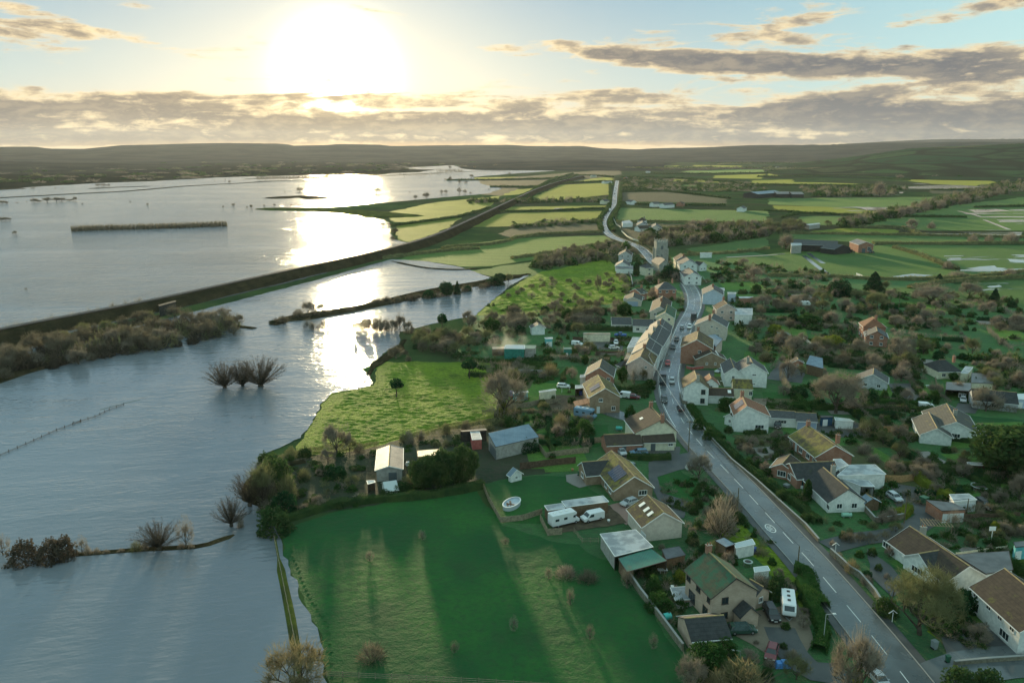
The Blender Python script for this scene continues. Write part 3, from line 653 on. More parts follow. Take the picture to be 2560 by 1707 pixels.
proto('pollard', pollard('pollard_willow', 71, tw_dark)); proto('pollard', pollard('pollard_willow', 72, tw_dark))
proto('conifer', leafy('conifer', 81, lf_dark, 'cone', 4200, .34)); proto('evergreen', leafy('evergreen_tree', 82, lf_dark, 'round', 4200, .36)); proto('evergreen', leafy('evergreen_tree', 88, lf_dark, 'dome', 4200, .36))
proto('cedar', leafy('cedar', 83, lf_hedge, 'round', 5200, .33)); proto('pine', leafy('pine_tree', 84, lf_dark, 'umbrella', 1500, .42))
proto('column', leafy('columnar_conifer', 85, lf_green, 'column', 3200, .5)); proto('green', leafy('evergreen_tree', 86, lf_green, 'round', 3200, .38)); proto('yellow', leafy('evergreen_tree', 87, lf_yellow, 'round', 2400, .38))
proto('bush', leafy('shrub', 91, lf_hedge, 'dome', 1500, .5, False)); proto('gbush', leafy('shrub', 92, lf_green, 'dome', 1500, .5, False)); proto('ybush', leafy('shrub', 93, lf_yellow, 'dome', 1300, .5, False)); proto('dbush', leafy('shrub', 94, lf_dark, 'dome', 1600, .5, False))
proto('obush', leafy('shrub', 97, tw_dark, 'dome', 1700, .42, False))
for i, (k, m_) in enumerate((('tbrown', tw_brown), ('tpink', tw_pink), ('tolive', tw_olive), ('tgold', tw_gold), ('tgrey', tw_grey))): proto(k, thicket('bare_shrub', 95 + i, m_))
DESC = {'grey': ('bare grey tree', 'tree'), 'brown': ('bare brown tree', 'tree'), 'pink': ('bare pinkish twigged tree', 'tree'), 'olive': ('bare olive tinted tree', 'tree'), 'gold': ('bare golden twigged tree', 'tree'), 'sapling': ('thin young leafless tree', 'tree'),
        'far': ('distant bare brown tree', 'tree'), 'fargrey': ('distant bare grey tree', 'tree'), 'ivy': ('bare tree with ivy clad trunk', 'tree'), 'big': ('large spreading bare tree', 'tree'), 'pollard': ('bare pollard willow', 'tree'), 'conifer': ('dark pointed conifer', 'tree'),
        'evergreen': ('dark bushy evergreen', 'tree'), 'cedar': ('broad olive green cedar', 'tree'), 'pine': ('flat topped dark pine', 'tree'), 'column': ('clipped column shaped conifer', 'tree'), 'green': ('mid green evergreen tree', 'tree'), 'yellow': ('yellow green evergreen tree', 'tree'),
        'obush': ('dense olive brown thicket', 'shrub'), 'bush': ('dark olive shrub', 'shrub'), 'gbush': ('mid green shrub', 'shrub'), 'ybush': ('yellow leaved shrub', 'shrub'), 'dbush': ('dark evergreen shrub', 'shrub'), 'tbrown': ('bare brown shrub', 'shrub'), 'tpink': ('bare pinkish shrub', 'shrub'), 'tolive': ('olive twiggy shrub', 'shrub'), 'tgold': ('golden twiggy shrub', 'shrub'), 'tgrey': ('bare grey shrub', 'shrub')}
USED, PLANTS = set(), []
def z_at(base, top_y):
    w = G(base); d = ray(base[0], top_y); return CAMH + d.z / d.y * w.y
prnd = random.Random(3)
def plant(k, base, h, w=None, group=None, label=None, z=0):
    ps = PROTO[k]; i = prnd.randrange(len(ps)); p = ps[i]
    if (k, i) in USED: o = copy_tree(p)
    else: o = p; USED.add((k, i))
    w = w or h * prnd.uniform(.8, 1.05)
    g = G(base); o.location = (g.x, g.y, z); o.rotation_euler = (0, 0, prnd.uniform(0, 6.28)); o.scale = (w / 10, w / 10, h / 10)
    tag(o, label, DESC[k][1], group); PLANTS.append((o, k, base))
    return o
def T(k, cr, u, v, top, wu=None, **kw):
    """k at crop point (u, v), reaching up to crop row top, wu crop units wide"""
    b = cr(u, v); ty = cr(u, top)[1]; h = z_at(b, ty); sc_ = (cr(1, 0)[0] - cr(0, 0)[0])
    dep = G(b).y / math.cos(PITCH); w = None if wu is None else wu * sc_ * (G(b) - Vector((0, 0, CAMH))).length / F
    return plant(k, b, max(.6, h), w, **kw)
def inside(p, poly):
    c = False
    for i, a in enumerate(poly):
        b = poly[i - 1]
        if (a[1] > p[1]) != (b[1] > p[1]) and p[0] < (b[0] - a[0]) * (p[1] - a[1]) / (b[1] - a[1]) + a[0]: c = not c
    return c
BLOCK = []          # (px, py, radius) pixel zones kept free of scattered plants: filled by the houses
def scatter(poly, n, kinds, h, group, seed=0, gap=1.0, free=False):
    r = random.Random(seed); xs, ys = [p[0] for p in poly], [p[1] for p in poly]; got = []; tries = 0
    while len(got) < n and tries < n * 60:
        tries += 1; p = (r.uniform(min(xs), max(xs)), r.uniform(min(ys), max(ys)))
        if not inside(p, poly): continue
        g = G(p)
        if any((g - q).length < gap * 3.2 for q in got): continue
        if not free and any(abs(p[0] - b[0]) < b[2] and -b[3] < p[1] - b[1] < b[4] for b in BLOCK): continue
        got.append(g); hh = r.uniform(*h); k = r.choice(kinds)
        if DESC[k][1] == 'shrub': hh *= .5
        plant(k, p, hh, hh * r.uniform(.8, 1.15) * (1.25 if DESC[k][1] == 'shrub' else 1), group)
HEDGES = []
def hedge(pts, h=1.6, w=1.6, m=None, leaf_s=None, dens=1.0, name='hedge', label=None, bare_=False, z=0):
    m = m or lf_hedge; c = smooth_line([G(p, z) for p in pts], 6); L = sum((c[i + 1] - c[i]).length for i in range(len(c) - 1))
    dist = sum(p.length for p in c) / len(c); s = leaf_s or max(.16, dist / 1991 * 1.5); n = int(min(9000, dens * L * (h + w) * .55 / (s * s)))
    rnd.seed(int(L * 10)); mb = MB(); cum = [0]
    for i in range(len(c) - 1): cum.append(cum[-1] + (c[i + 1] - c[i]).length)
    i = 0
    for k in range(n):
        t_ = L * (k + rnd.random()) / n
        while i < len(c) - 2 and cum[i + 1] < t_: i += 1
        u = (t_ - cum[i]) / max(1e-6, cum[i + 1] - cum[i]); p = c[i].lerp(c[i + 1], min(1, u)); d = (c[i + 1] - c[i]).normalized(); nn = Vector((-d.y, d.x, 0))
        vv = 1 + .45 * noise.noise(Vector((p.x, p.y, 0)) / max(3, dist / 60)); a = rnd.uniform(0, math.pi); rr = rnd.uniform(.55, 1) ** .5
        q = p + nn * math.cos(a) * rr * w / 2 * vv + Vector((0, 0, (abs(math.sin(a)) ** .7) * rr * h * vv))
        if name == 'reed_bed': twig(mb, Vector((q.x, q.y, 0)), (rv(.08) + Vector((0, 0, 1))).normalized(), h * rnd.uniform(.55, 1), .42)
        elif bare_: twig(mb, q, (rv(.7) + Vector((0, 0, 1))).normalized(), s * 4.5, s * .5)
        else: leaf(mb, q, s * rnd.uniform(.6, 1.2))
    if bare_:
        o = mb.build(name, m); tag(o, label, 'reed bed' if name == 'reed_bed' else 'hedge', None); HEDGES.append((o, P(c[len(c) // 2]))); return o
    # solid heart so that no light leaks through the base
    for j, p in enumerate(c):
        d = (c[min(j + 1, len(c) - 1)] - c[max(j - 1, 0)]).normalized(); nn = Vector((-d.y, d.x, 0)); vv = 1 + .45 * noise.noise(Vector((p.x, p.y, 0)) / max(3, dist / 60))
        for a, b in ((-.42, 0), (-.30, .72), (.30, .72), (.42, 0)): q = p + nn * a * w * vv; mb.v.append((q.x, q.y, z + b * h * vv * (.6 if bare_ else 1)))
    st = len(mb.v) - 4 * len(c)
    for j in range(len(c) - 1):
        for q in range(3): a = st + j * 4 + q; mb.f.append((a, a + 1, a + 5, a + 4))
    o = mb.build(name, m); tag(o, label, 'hedge', None); HEDGES.append((o, P(c[len(c) // 2]))); return o
# ---------------------------------------------------------------- buildings
def wallm(name, a, b, s=1.2): return mat(name, vary(a, b, s), .85, .2, (3, .25, .03))
def brickm(name, a, b, mort=(.35, .33, .30)):
    def f(t):
        n = t.node('ShaderNodeTexBrick'); x, y, z = t.sep(t.obj()); t.put(n.inputs['Vector'], t.xyz(x + y, z, 0))
        n.inputs['Scale'].default_value = 1.0; n.inputs['Brick Width'].default_value = .45; n.inputs['Row Height'].default_value = .15; n.inputs['Mortar Size'].default_value = .012
        t.put(n.inputs['Color1'], a); t.put(n.inputs['Color2'], b); t.put(n.inputs['Mortar'], mort)
        return t.mix(t.smooth(t.noise(t.pos(), .8, 4), .35, .7) * .5, X(t, n.outputs[0]), tuple(v * .7 for v in a))
    return mat(name, f, .9, .15)
def tilem(name, a, b, moss=None, row=.32, amt=(.52, .66), rough=.85):
    def f(t):
        x, y, z = t.sep(t.obj()); w = t.m('FRACT', z / row); c = t.mix(t.smooth(t.noise(t.pos(), 1.1, 5, .7), .3, .7), a, b)
        c = t.mix(t.smooth(w, .0, .22, .45, 0.), c, (.01, .01, .01)); j = t.m('FRACT', x / .33); c = t.mix(t.smooth(j, .0, .12, .3, 0.), c, (.01, .01, .01))
        c = t.mix(t.smooth(t.noise(t.pos(), 9, 2, .8), .5, .8) * .35, c, tuple(v * 1.7 for v in b))
        if moss: c = t.mix(t.smooth(t.noise(t.pos(), .5, 6, .75), *amt), c, moss)
        return c
    return mat(name, f, rough, .3, (lambda t: t.m('FRACT', t.sep(t.obj())[2] / row), .6, .05))
W_ = dict(white=wallm('white_render', (.62, .64, .62), (.78, .79, .76)), cream=wallm('cream_render', (.58, .55, .42), (.72, .68, .52)), pink=wallm('pink_render', (.50, .38, .34), (.62, .48, .42)), buff=wallm('buff_render', (.50, .44, .38), (.60, .54, .46)),
          grey=wallm('grey_render', (.36, .38, .40), (.50, .52, .54)), blue=wallm('pale_blue_render', (.42, .50, .60), (.52, .60, .70)), brick=brickm('red_brick', (.32, .13, .08), (.40, .18, .11)), brown=brickm('brown_brick', (.27, .18, .11), (.33, .23, .15)),
          pale=brickm('pale_brick', (.48, .36, .27), (.56, .43, .33)), stone=brickm('grey_stone', (.30, .30, .27), (.40, .39, .34)), block=wallm('concrete_block', (.28, .27, .25), (.38, .37, .34)), wood=wallm('brown_boards', (.12, .08, .05), (.19, .13, .08), 3),
          green=wallm('green_boards', (.02, .16, .13), (.03, .22, .18)), teal=wallm('teal_boards', (.10, .38, .42), (.16, .48, .50)), red=wallm('red_steel', (.40, .10, .09), (.50, .16, .13)), navy=wallm('navy_boards', (.02, .06, .12), (.03, .09, .16)), dark=wallm('dark_boards', (.03, .03, .03), (.06, .055, .05)))
R_ = dict(slate=tilem('slate_tiles', (.05, .055, .06), (.09, .095, .10), (.10, .11, .05), amt=(.6, .75), rough=.75), brown=tilem('brown_tiles', (.045, .034, .028), (.075, .056, .042), (.10, .10, .03), amt=(.56, .7)), grey=tilem('grey_tiles', (.055, .057, .055), (.09, .09, .08), (.22, .19, .05), amt=(.55, .7)),
          moss=tilem('mossy_tiles', (.06, .05, .032), (.10, .08, .05), (.20, .17, .04), amt=(.42, .6)), red=tilem('clay_tiles', (.20, .085, .05), (.27, .125, .075), (.20, .17, .08), amt=(.55, .7)), green=tilem('algae_tiles', (.06, .07, .045), (.10, .10, .06), (.035, .12, .07), amt=(.42, .58)),
          dark=tilem('dark_tiles', (.028, .032, .034), (.055, .058, .06), (.05, .07, .03), amt=(.6, .75)), tan=tilem('tan_tiles', (.075, .055, .036), (.12, .085, .052), (.20, .16, .04), amt=(.5, .64)))
def corr(name, a, b, rough=.35): return mat(name, lambda t: t.mix(t.smooth(t.m('FRACT', t.sep(t.obj())[0] / 1.1), .0, .08, .35, 0.), t.mix(t.smooth(t.noise(t.pos(), .35, 5, .7), .35, .65), a, b), (.05, .05, .05)), rough, .5, (lambda t: t.m('SINE', t.sep(t.obj())[0] * 21), .4, .03))
R_['metal'] = corr('corrugated_metal', (.26, .22, .20), (.15, .13, .13), .5); R_['blue'] = corr('blue_grey_sheet', (.13, .19, .25), (.20, .27, .34), .6); R_['rust'] = corr('rusty_sheet', (.30, .18, .08), (.42, .36, .28), .5); R_['gsheet'] = corr('green_sheet', (.02, .13, .09), (.03, .18, .12), .35)
felt = mat('flat_roof_felt', vary((.22, .25, .27), (.42, .45, .47), .45, .4, .6), .45, .4); felt_d = mat('dark_felt', vary((.05, .055, .06), (.10, .11, .12), .4), .4, .5)
R_['felt'] = felt; R_['dfelt'] = felt_d
trim_w = mat('white_trim', (.78, .78, .76), .5); trim_d = mat('dark_trim', (.06, .05, .045), .6); glass = mat('window_glass', (.03, .045, .05), .04, .6); ridge_m = mat('ridge_tiles', vary((.30, .20, .12), (.42, .32, .14), 1), .8)
pot_m = mat('chimney_pot', (.34, .16, .09), .8); lead_m = mat('lead', (.25, .26, .27), .5); panel_m = mat('solar_cells', lambda t: t.mix(t.smooth(t.m('FRACT', t.sep(t.obj())[0] / 1.0), .0, .05, 1., 0.), (.02, .03, .06), (.4, .4, .4)), .12, .6)
door_m = mat('grey_door', (.10, .12, .13), .5); gdoor = mat('garage_door_white', (.66, .68, .70), .5); bdoor = mat('garage_door_blue', (.30, .38, .50), .5)
LAND = []
def window(par, x, y, z, w, h, rz, tr=trim_w, nx=2, name='window'):
    """frame + mullions as one part, pane as its sub-part; faces outward along rz"""
    c, s = math.cos(rz), math.sin(rz)
    def at(u, o): return (x + c * o - s * u, y + s * o + c * u)
    m = MB(); b = .09
    for u, zz, a, hh in ((-w / 2 + b / 2, z, b, h), (w / 2 - b / 2, z, b, h), (0, z + h / 2 - b / 2, w - 2 * b - .002, b), (0, z - h / 2 + b / 2, w - 2 * b - .002, b)):
        q = at(u, .03); m.box((q[0], q[1], zz), (.1, a, hh), rz)
    for i in range(1, nx): q = at(-w / 2 + w * i / nx, .025); m.box((q[0], q[1], z), (.07, .06, h - 2 * b - .002), rz)
    q = at(0, .06); m.box((q[0], q[1], z - h / 2 - .035), (.2, w + .12, .06), rz)
    f = m.build(name, tr, par); p = MB(); q = at(0, .006); p.box((q[0], q[1], z), (.03, w - 2 * b - .01, h - 2 * b - .01), rz); p.build('pane', glass, f)
def house(label, short, cat, near, far, Hr, He, W, wall='white', roof='slate', ch=(), win='auto', tr=trim_w, hip=(0, 0), name='house', barge=True, doors=(), panels=(), lean=(), z=0, L=None, Lw=None, over=.35, asym=0, sky=(), group=None, ridge=True):
    """near/far: photo pixels of the two ridge ends. walls: a = gable nearer the camera, b = far gable, l / r = long sides seen from gable a. asym shifts the ridge across."""
    A, B = G(near, Hr + z), G(far, Hr + z) if far else None
    if L:
        d = (B - A); d.z = 0; B = A + d.normalized() * L
    A.z = B.z = 0; d = A - B; Ln = d.length; rz = math.atan2(d.y, d.x); Cn = (A + B) / 2
    e = empty(name, (Cn.x, Cn.y, z), rz); tag(e, label, cat, group); x1 = Ln / 2; wl, wr = -W / 2 - asym, W / 2 - asym
    ha, hb = hip
    m = MB(); xi = x1 - .02
    v = [(xi, wl, 0), (xi, wr, 0), (xi, wr, He), (xi, wl, He), (-xi, wl, 0), (-xi, wr, 0), (-xi, wr, He), (-xi, wl, He)]
    n0 = len(m.v); m.v += v
    for f in ((0, 1, 2, 3), (5, 4, 7, 6), (4, 0, 3, 7), (1, 5, 6, 2)): m.f.append(f)
    rh = Hr - .12; sl = min(.12, Hr - He)
    if not ha and Hr > He + .2: m.poly([(xi, wr, He), (xi, 0, rh), (xi, wl, He)])
    if not hb and Hr > He + .2: m.poly([(-xi, wl, He), (-xi, 0, rh), (-xi, wr, He)])
    m.build('wall', W_[wall], e, fix=False)
    rm = R_[roof]
    if Hr > He + .2:
        m = MB(); o = over; th = .12
        for s_, we in ((1, wr), (-1, wl)):
            k = (Hr - He) / abs(we); ye = we + s_ * o; ze = He - k * o
            xa, xb = x1 + (.25 if not ha else -ha), -x1 - (.25 if not hb else -hb)
            xea, xeb = (x1 + (.25 if not ha else o)), -(x1 + (.25 if not hb else o))
            t4 = [(xa, 0, Hr), (xb, 0, Hr), (xeb, ye, ze), (xea, ye, ze)]; n = len(m.v)
            m.v += [(p, q, r + .06) for p, q, r in t4] + [(p, q, r - .06) for p, q, r in t4]
            for f in ((0, 1, 2, 3), (7, 6, 5, 4), (3, 2, 6, 7), (0, 3, 7, 4), (2, 1, 5, 6)): m.f.append(tuple(n + i for i in (f if s_ < 0 else reversed(f))))
        for hh, sg in ((ha, 1), (hb, -1)):
            if hh:
                k = (Hr - He) / abs(wr); kl = (Hr - He) / abs(wl); n = len(m.v)
                t3 = [(sg * (x1 - hh), 0, Hr + .06), (sg * (x1 + o), wl - o, He - kl * o + .06), (sg * (x1 + o), wr + o, He - k * o + .06)]
                m.v += t3; m.f.append((n, n + 1, n + 2) if sg > 0 else (n, n + 2, n + 1))
        m.build('roof', rm, e, fix=False)
        if ridge:
            q = MB(); q.tube((x1 + .2 - ha, 0, Hr + .05), (-x1 - .2 + hb, 0, Hr + .05), .13, .13, 6); q.build('ridge_tiles', ridge_m, e)
        if barge:
            for hh, sg in ((ha, 1), (hb, -1)):
                if hh: continue
                kr, kl = (Hr - He) / abs(wr), (Hr - He) / abs(wl); xx = sg * (x1 + .27); yr, yl = wr + o, wl - o; zr_, zl_ = He - kr * o, He - kl * o; q = MB(); n = 0
                pr = [(0, Hr + .09), (yr, zr_ + .09), (yr, zr_ - .13), (0, Hr - .15), (yl, zl_ - .13), (yl, zl_ + .09)]
                q.v = [(xx - .02, *p) for p in pr] + [(xx + .02, *p) for p in pr]; q.f = [(0, 1, 2, 3), (0, 3, 4, 5), (9, 8, 7, 6), (11, 10, 9, 6)] + [(i, i + 6, (i + 1) % 6 + 6, (i + 1) % 6) for i in range(6)]
                q.build('bargeboard', tr, e, fix=True)
        for s_, we in ((1, wr), (-1, wl)): q = MB(); k = (Hr - He) / abs(we); q.box((0, we + s_ * (o + .06), He - k * o - .03), (2 * x1 + .4, .12, .12)); q.build('gutter', tr, e)
    else:
        m = MB(); m.box((0, -asym, He + .08), (2 * x1 + .5, W + .5, .16)); m.build('roof', rm, e)
    for t_, off in ch:
        x = x1 - t_ * 2 * x1; q = MB(); q.box((x, off, Hr + .1), (.7, .95, 2.2)); q.box((x, off, Hr + 1.24), (.85, 1.1, .12))
        c = q.build('chimney', W_['brick' if wall not in ('stone', 'white', 'grey') or roof == 'red' else 'stone'], e)
        for p_ in (-.26, .26): q = MB(); q.tube((x, off + p_, Hr + 1.3), (x, off + p_, Hr + 1.75), .13, .10, 7); q.build('chimney_pot', pot_m, c)
    sides = {'a': (x1, 0, 0.0, W), 'b': (-x1, 0, math.pi, W), 'r': (0, wr, math.pi / 2, 2 * x1), 'l': (0, wl, -math.pi / 2, 2 * x1)}
    def put(side, u, zz, w, h, fn):
        sx, sy, rr, wd = sides[side]; c, s = math.cos(rr), math.sin(rr)
        if side in 'ab': uu = (u - asym) if side == 'a' else (u + asym)
        else: uu = u if side == 'l' else -u      # u grows toward the camera end on both long sides
        fn(e, sx - s * uu + 0, sy + c * uu, zz, w, h, rr)
    if win == 'auto':
        win = []; st = [1.45] if He < 4 else [1.35, 4.0]
        nW = 1 if W < 6 else 2
        for zz in st:
            for i in range(nW):
                win.append(('a', (i - (nW - 1) / 2) * W * .45, zz, 1.2, 1.15))
            n = max(1, int(2 * x1 / 3.4))
            for i in range(n):
                for s_ in 'lr': win.append((s_, (i - (n - 1) / 2) * (2 * x1 / n), zz, 1.4, 1.15))
    for w_ in win: put(w_[0], w_[1], w_[2], w_[3], w_[4], lambda *a: window(*a, tr=tr, nx=2 if w_[3] < 1.9 else 3 if w_[3] < 2.6 else 4))
    for dd in doors:
        def mk(e, x, y, zz, w, h, rr, dm=dd[4]):
            q = MB(); c, s = math.cos(rr), math.sin(rr)
            q.box((x + c * .03, y + s * .03, h / 2), (.1, w, h), rr); o_ = q.build('door' if w < 1.6 else 'garage_door', dm, e)
            q = MB(); q.box((x + c * .1 - s * w * .36, y + s * .1 + c * w * .36, 1.05), (.06, .12, .05), rr); q.build('handle', lead_m, o_)
        put(dd[0], dd[1], 0, dd[2], dd[3], mk)
    for s_, u, v_, w, h in panels:      # panels on slope s_ ('l'/'r'): u along, v_ 0..1 up the slope
        we = wl if s_ == 'l' else wr; q = MB(); sg = -1 if s_ == 'l' else 1; k = (Hr - He) / abs(we)
        def at(xx, vv): return (xx, we * (1 - vv), He + (Hr - He) * vv + .19)
        q_ = [at(u - w / 2, v_ - h / 2), at(u + w / 2, v_ - h / 2), at(u + w / 2, v_ + h / 2), at(u - w / 2, v_ + h / 2)]
        q.v += q_ + [(a, b, c - .06) for a, b, c in q_]
        for f in ((0, 1, 2, 3), (7, 6, 5, 4), (0, 4, 5, 1), (1, 5, 6, 2), (2, 6, 7, 3), (3, 7, 4, 0)): q.f.append(f if s_ == 'l' else tuple(reversed(f)))
        q.build('solar_panel', panel_m, e, fix=True)
    for s_, u, v_, w, h in sky:
        we = wl if s_ == 'l' else wr; q = MB()
        def at(xx, vv, o=.13): return (xx, we * (1 - vv), He + (Hr - He) * vv + o)
        q_ = [at(u - w / 2, v_ - h / 2), at(u + w / 2, v_ - h / 2), at(u + w / 2, v_ + h / 2), at(u - w / 2, v_ + h / 2)]
        q.v += q_ + [(a, b, c - .08) for a, b, c in q_]
        for f in ((0, 1, 2, 3), (7, 6, 5, 4), (0, 4, 5, 1), (1, 5, 6, 2), (2, 6, 7, 3), (3, 7, 4, 0)): q.f.append(f)
        q.build('skylight', trim_w, e, fix=True)
    LAND.append((short, near)); r = W * F / max(30, A.length); BLOCK.append((near[0] * .5 + far[0] * .5, near[1] * .5 + far[1] * .5 + 3 * F / A.length, max(r * .8, abs(near[0] - far[0]) * .6 + r * .3), r * .3, r * .85 + abs(near[1] - far[1]) * .3))
    e['_d'] = 0; del e['_d']
    return e
def flat(label, short, cat, q, H, wall='block', roof='felt', name='shed', drop=(0, 0, 0, 0), open_side=None, over=.15, door=None, glassy=False):
    """flat or lean-to roof over walls; q: the four roof corners in photo pixels (order around), drop lowers each corner"""
    pts = [G(p, H - d) for p, d in zip(q, drop)]; c = sum(pts, Vector()) / 4; e = empty(name, (c.x, c.y, 0)); tag(e, label, cat)
    area = sum(pts[i].x * pts[(i + 1) % 4].y - pts[(i + 1) % 4].x * pts[i].y for i in range(4))
    if area < 0: pts = pts[::-1]
    P_ = [Vector((p.x - c.x, p.y - c.y, p.z)) for p in pts]; m = MB()
    ctr = Vector((0, 0, 0))
    def ins(p, k): v = Vector((p.x, p.y, 0)); l = v.length; v = v * ((l - k) / l); return Vector((v.x, v.y, p.z))
    I = [ins(p, over) for p in P_]
    near = min(range(4), key=lambda i: (pts[i] + pts[(i + 1) % 4]).y)
    for i in range(4):
        a, b = I[i], I[(i + 1) % 4]
        if open_side == 'near' and i == near: continue
        m.poly([(a.x, a.y, 0), (b.x, b.y, 0), (b.x, b.y, b.z), (a.x, a.y, a.z)])
        if open_side:
            a2, b2 = ins(a, .12), ins(b, .12); m.poly([(b2.x, b2.y, 0), (a2.x, a2.y, 0), (a2.x, a2.y, a.z), (b2.x, b2.y, b.z)])
    m.build('wall' if not glassy else 'glazing', W_[wall] if not glassy else R_['glass'], e)
    m = MB(); n = 0; m.v = [(p.x, p.y, p.z + .12) for p in P_] + [(p.x, p.y, p.z) for p in P_]
    m.f = [(0, 1, 2, 3), (7, 6, 5, 4)] + [(i, i + 4, (i + 1) % 4 + 4, (i + 1) % 4) for i in range(4)]
    r = m.build('roof', R_[roof], e); m = MB()
    for i in range(4): a, b = P_[i], P_[(i + 1) % 4]; m.tube((a.x, a.y, a.z + .06), (b.x, b.y, b.z + .06), .09, .09, 4)
    m.build('fascia', trim_w if roof in ('felt', 'glass') else trim_d, e)
    if open_side:
        for i in (near, (near + 1) % 4): p = I[i]; m = MB(); m.box((p.x, p.y, p.z / 2), (.15, .15, p.z)); m.build('post', trim_d, e)
    if door:
        a, b = I[near], I[(near + 1) % 4]; d = (b - a); d.z = 0; L = d.length; d.normalize(); rz = math.atan2(d.y, d.x)
        for u, w, h, dm in door:
            p = a + d * L * u; nn = Vector((d.y, -d.x, 0)); m = MB(); m.box((p.x + nn.x * .03, p.y + nn.y * .03, h / 2), (w, .1, h), rz); m.build('garage_door' if w > 1.6 else 'door', dm, e)
    LAND.append((short, q[0])); cx, cy_ = P(c); BLOCK.append((cx, cy_, abs(q[0][0] - q[2][0]) * .6 + 4, 10, 12)); return e
gl = mat('greenhouse_glass', (.45, .50, .50), .08, .8); R_['glass'] = gl
W2 = [('a', -1.7, 4.1, 1.2, 1.2), ('a', -1.7, 1.4, 1.3, 1.1), ('l', 3.5, 4.1, 1.0, 1.1), ('l', 0, 4.1, 1.4, 1.1), ('l', -3.5, 4.1, 1.4, 1.1), ('l', -2, 1.4, 2.2, 1.9), ('l', 2.6, 1.3, 1.6, 1.9), ('r', 2, 4, 1.4, 1.1), ('r', -2, 4, 1.4, 1.1)]
house('small brick side extension with dark gabled roof on the pale brick house', 'the brick side extension', 'extension', V12(1160, 590), V12(1040, 520), 3.9, 2.5, 3.6, 'pale', 'slate', name='extension', win=[('a', -.2, 1.5, 1.0, 1.0)], barge=False)
h1 = house('two storey pale brick house with green algae roof and porch', 'the pale brick house with green roof', 'house', V12(890, 500), V12(612, 235), 8.0, 5.2, 8.2, 'pale', 'green', ch=[(1.0, 0)], win=W2, tr=trim_d)
def gable_porch(par, x, y, w, d, h, hr, wall, roof):
    m = MB(); m.prism([(y - w / 2, 0), (y + w / 2, 0), (y + w / 2, h), (y, hr), (y - w / 2, h)], 'x', x, x + d); a = m.build('porch', W_[wall], par, fix=True)
    m = MB()
    for s in (-1, 1): m.prism([(y, hr + .12), (y + s * (w / 2 + .3), h + .1 - (hr - h) * .3 / (w / 2)), (y + s * (w / 2 + .3), h - .02 - (hr - h) * .3 / (w / 2)), (y, hr)], 'x', x - .02, x + d + .25)
    m.build('porch_roof', R_[roof], a, fix=True); return a
def Lx(e): return max(v[0] for v in e.children[0].bound_box)
gable_porch(h1, Lx(h1), 1.5, 3.2, 2.2, 2.4, 3.8, 'pale', 'dark')
house('low brick garage with dark hipped tile roof beside the green roofed house', 'the low dark tiled garage', 'garage', V12(755, 880), V12(380, 912), 4.0, 2.3, 6.4, 'pale', 'dark', name='garage', win=[('l', 0, 1.4, 1, .8)], hip=(0, 0), barge=False)
house('long cream garage block with mossy roof and three skylights', 'the cream garage with three skylights', 'garage', V10(1915, 1068), V10(1705, 842), 6.0, 3.4, 8.4, 'buff', 'tan', name='garage_block', win=[], doors=[('l', 4.5, 2.6, 2.3, gdoor)], sky=[('l', 2.0, .55, .9, .28), ('l', 0, .55, .9, .28), ('l', -2.4, .55, .9, .28)])
house('brown brick bungalow with solar panel array on mossy roof', 'the solar panelled bungalow', 'bungalow', V10(1525, 588), V10(1222, 250), 5.6, 2.7, 9.0, 'brown', 'moss', panels=[('l', 2.6, .52, 5.5, .62)], win=[('a', 2.2, 1.5, 2.0, 1.2), ('l', 5, 1.4, 1.6, 1.2), ('l', 2, 1.4, 1.6, 1.2), ('l', -5, 1.4, 1.6, 1.2), ('r', 3, 1.4, 1.8, 1.2), ('r', -3, 1.4, 1.8, 1.2)])
house('short side wing of the solar panelled bungalow with dark roof', 'the bungalow side wing', 'bungalow', V10(838, 400), V10(1170, 372), 4.6, 2.6, 6.2, 'brown', 'dark', win=[('a', 0, 1.4, 1.8, 1.2)], name='bungalow_wing')
flat('long low shed with shining flat roof behind the parked van', 'the long flat roofed shed', 'shed', [V10(555, 925), V10(1110, 852), V10(1187, 930), V10(610, 1005)], 2.7, 'wood', 'felt')
flat('small pale flat roofed shed behind the motorhome', 'the small flat roofed shed', 'shed', [V10(325, 985), V10(556, 955), V10(600, 1018), V10(372, 1050)], 2.5, 'wood', 'felt')
flat('open fronted workshop with wide grey flat roof by the big field', 'the grey roofed workshop', 'workshop', [V10(1070, 1365), V10(1545, 1305), M(1500, 1256), M(1412, 1278)], 2.9, 'block', 'felt', open_side='near', name='workshop')
flat('lean-to shed with green sheet roof beside the grey workshop', 'the green roofed lean-to', 'shed', [M(1420, 1283), M(1495, 1260), M(1532, 1288), M(1440, 1314)], 2.6, 'wood', 'gsheet', open_side='near')
flat('ramshackle small shed with patched roof behind the green roofed lean-to', 'the patched shed', 'shed', [M(1520, 1262), M(1560, 1255), M(1575, 1275), M(1530, 1285)], 2.2, 'wood', 'dfelt')
house('large cream cottage with long brown catslide roof by the main road', 'the brown roofed roadside cottage', 'cottage', V11(1622, 985), V11(1455, 800), 8.0, 4.6, 11.0, 'cream', 'brown', ch=[(0, 0), (1, 0)], win=[('r', 3, 3.6, 1, 1), ('r', -3, 3.6, 1, 1)], asym=1.5, sky=[('l', -1, .45, 1.2, .12)], barge=False)
house('long low brick outhouse with brown roof next to the cream outhouse', 'the low brick outhouse', 'outhouse', V11(1278, 1192), V11(768, 1215), 4.2, 2.5, 6.0, 'brick', 'brown', name='outhouse', win=[('r', -2.0, 1.4, .9, 1.2)], barge=False, doors=[('l', 0, 1, 2, door_m), ('r', 2, 1, 2, door_m)])
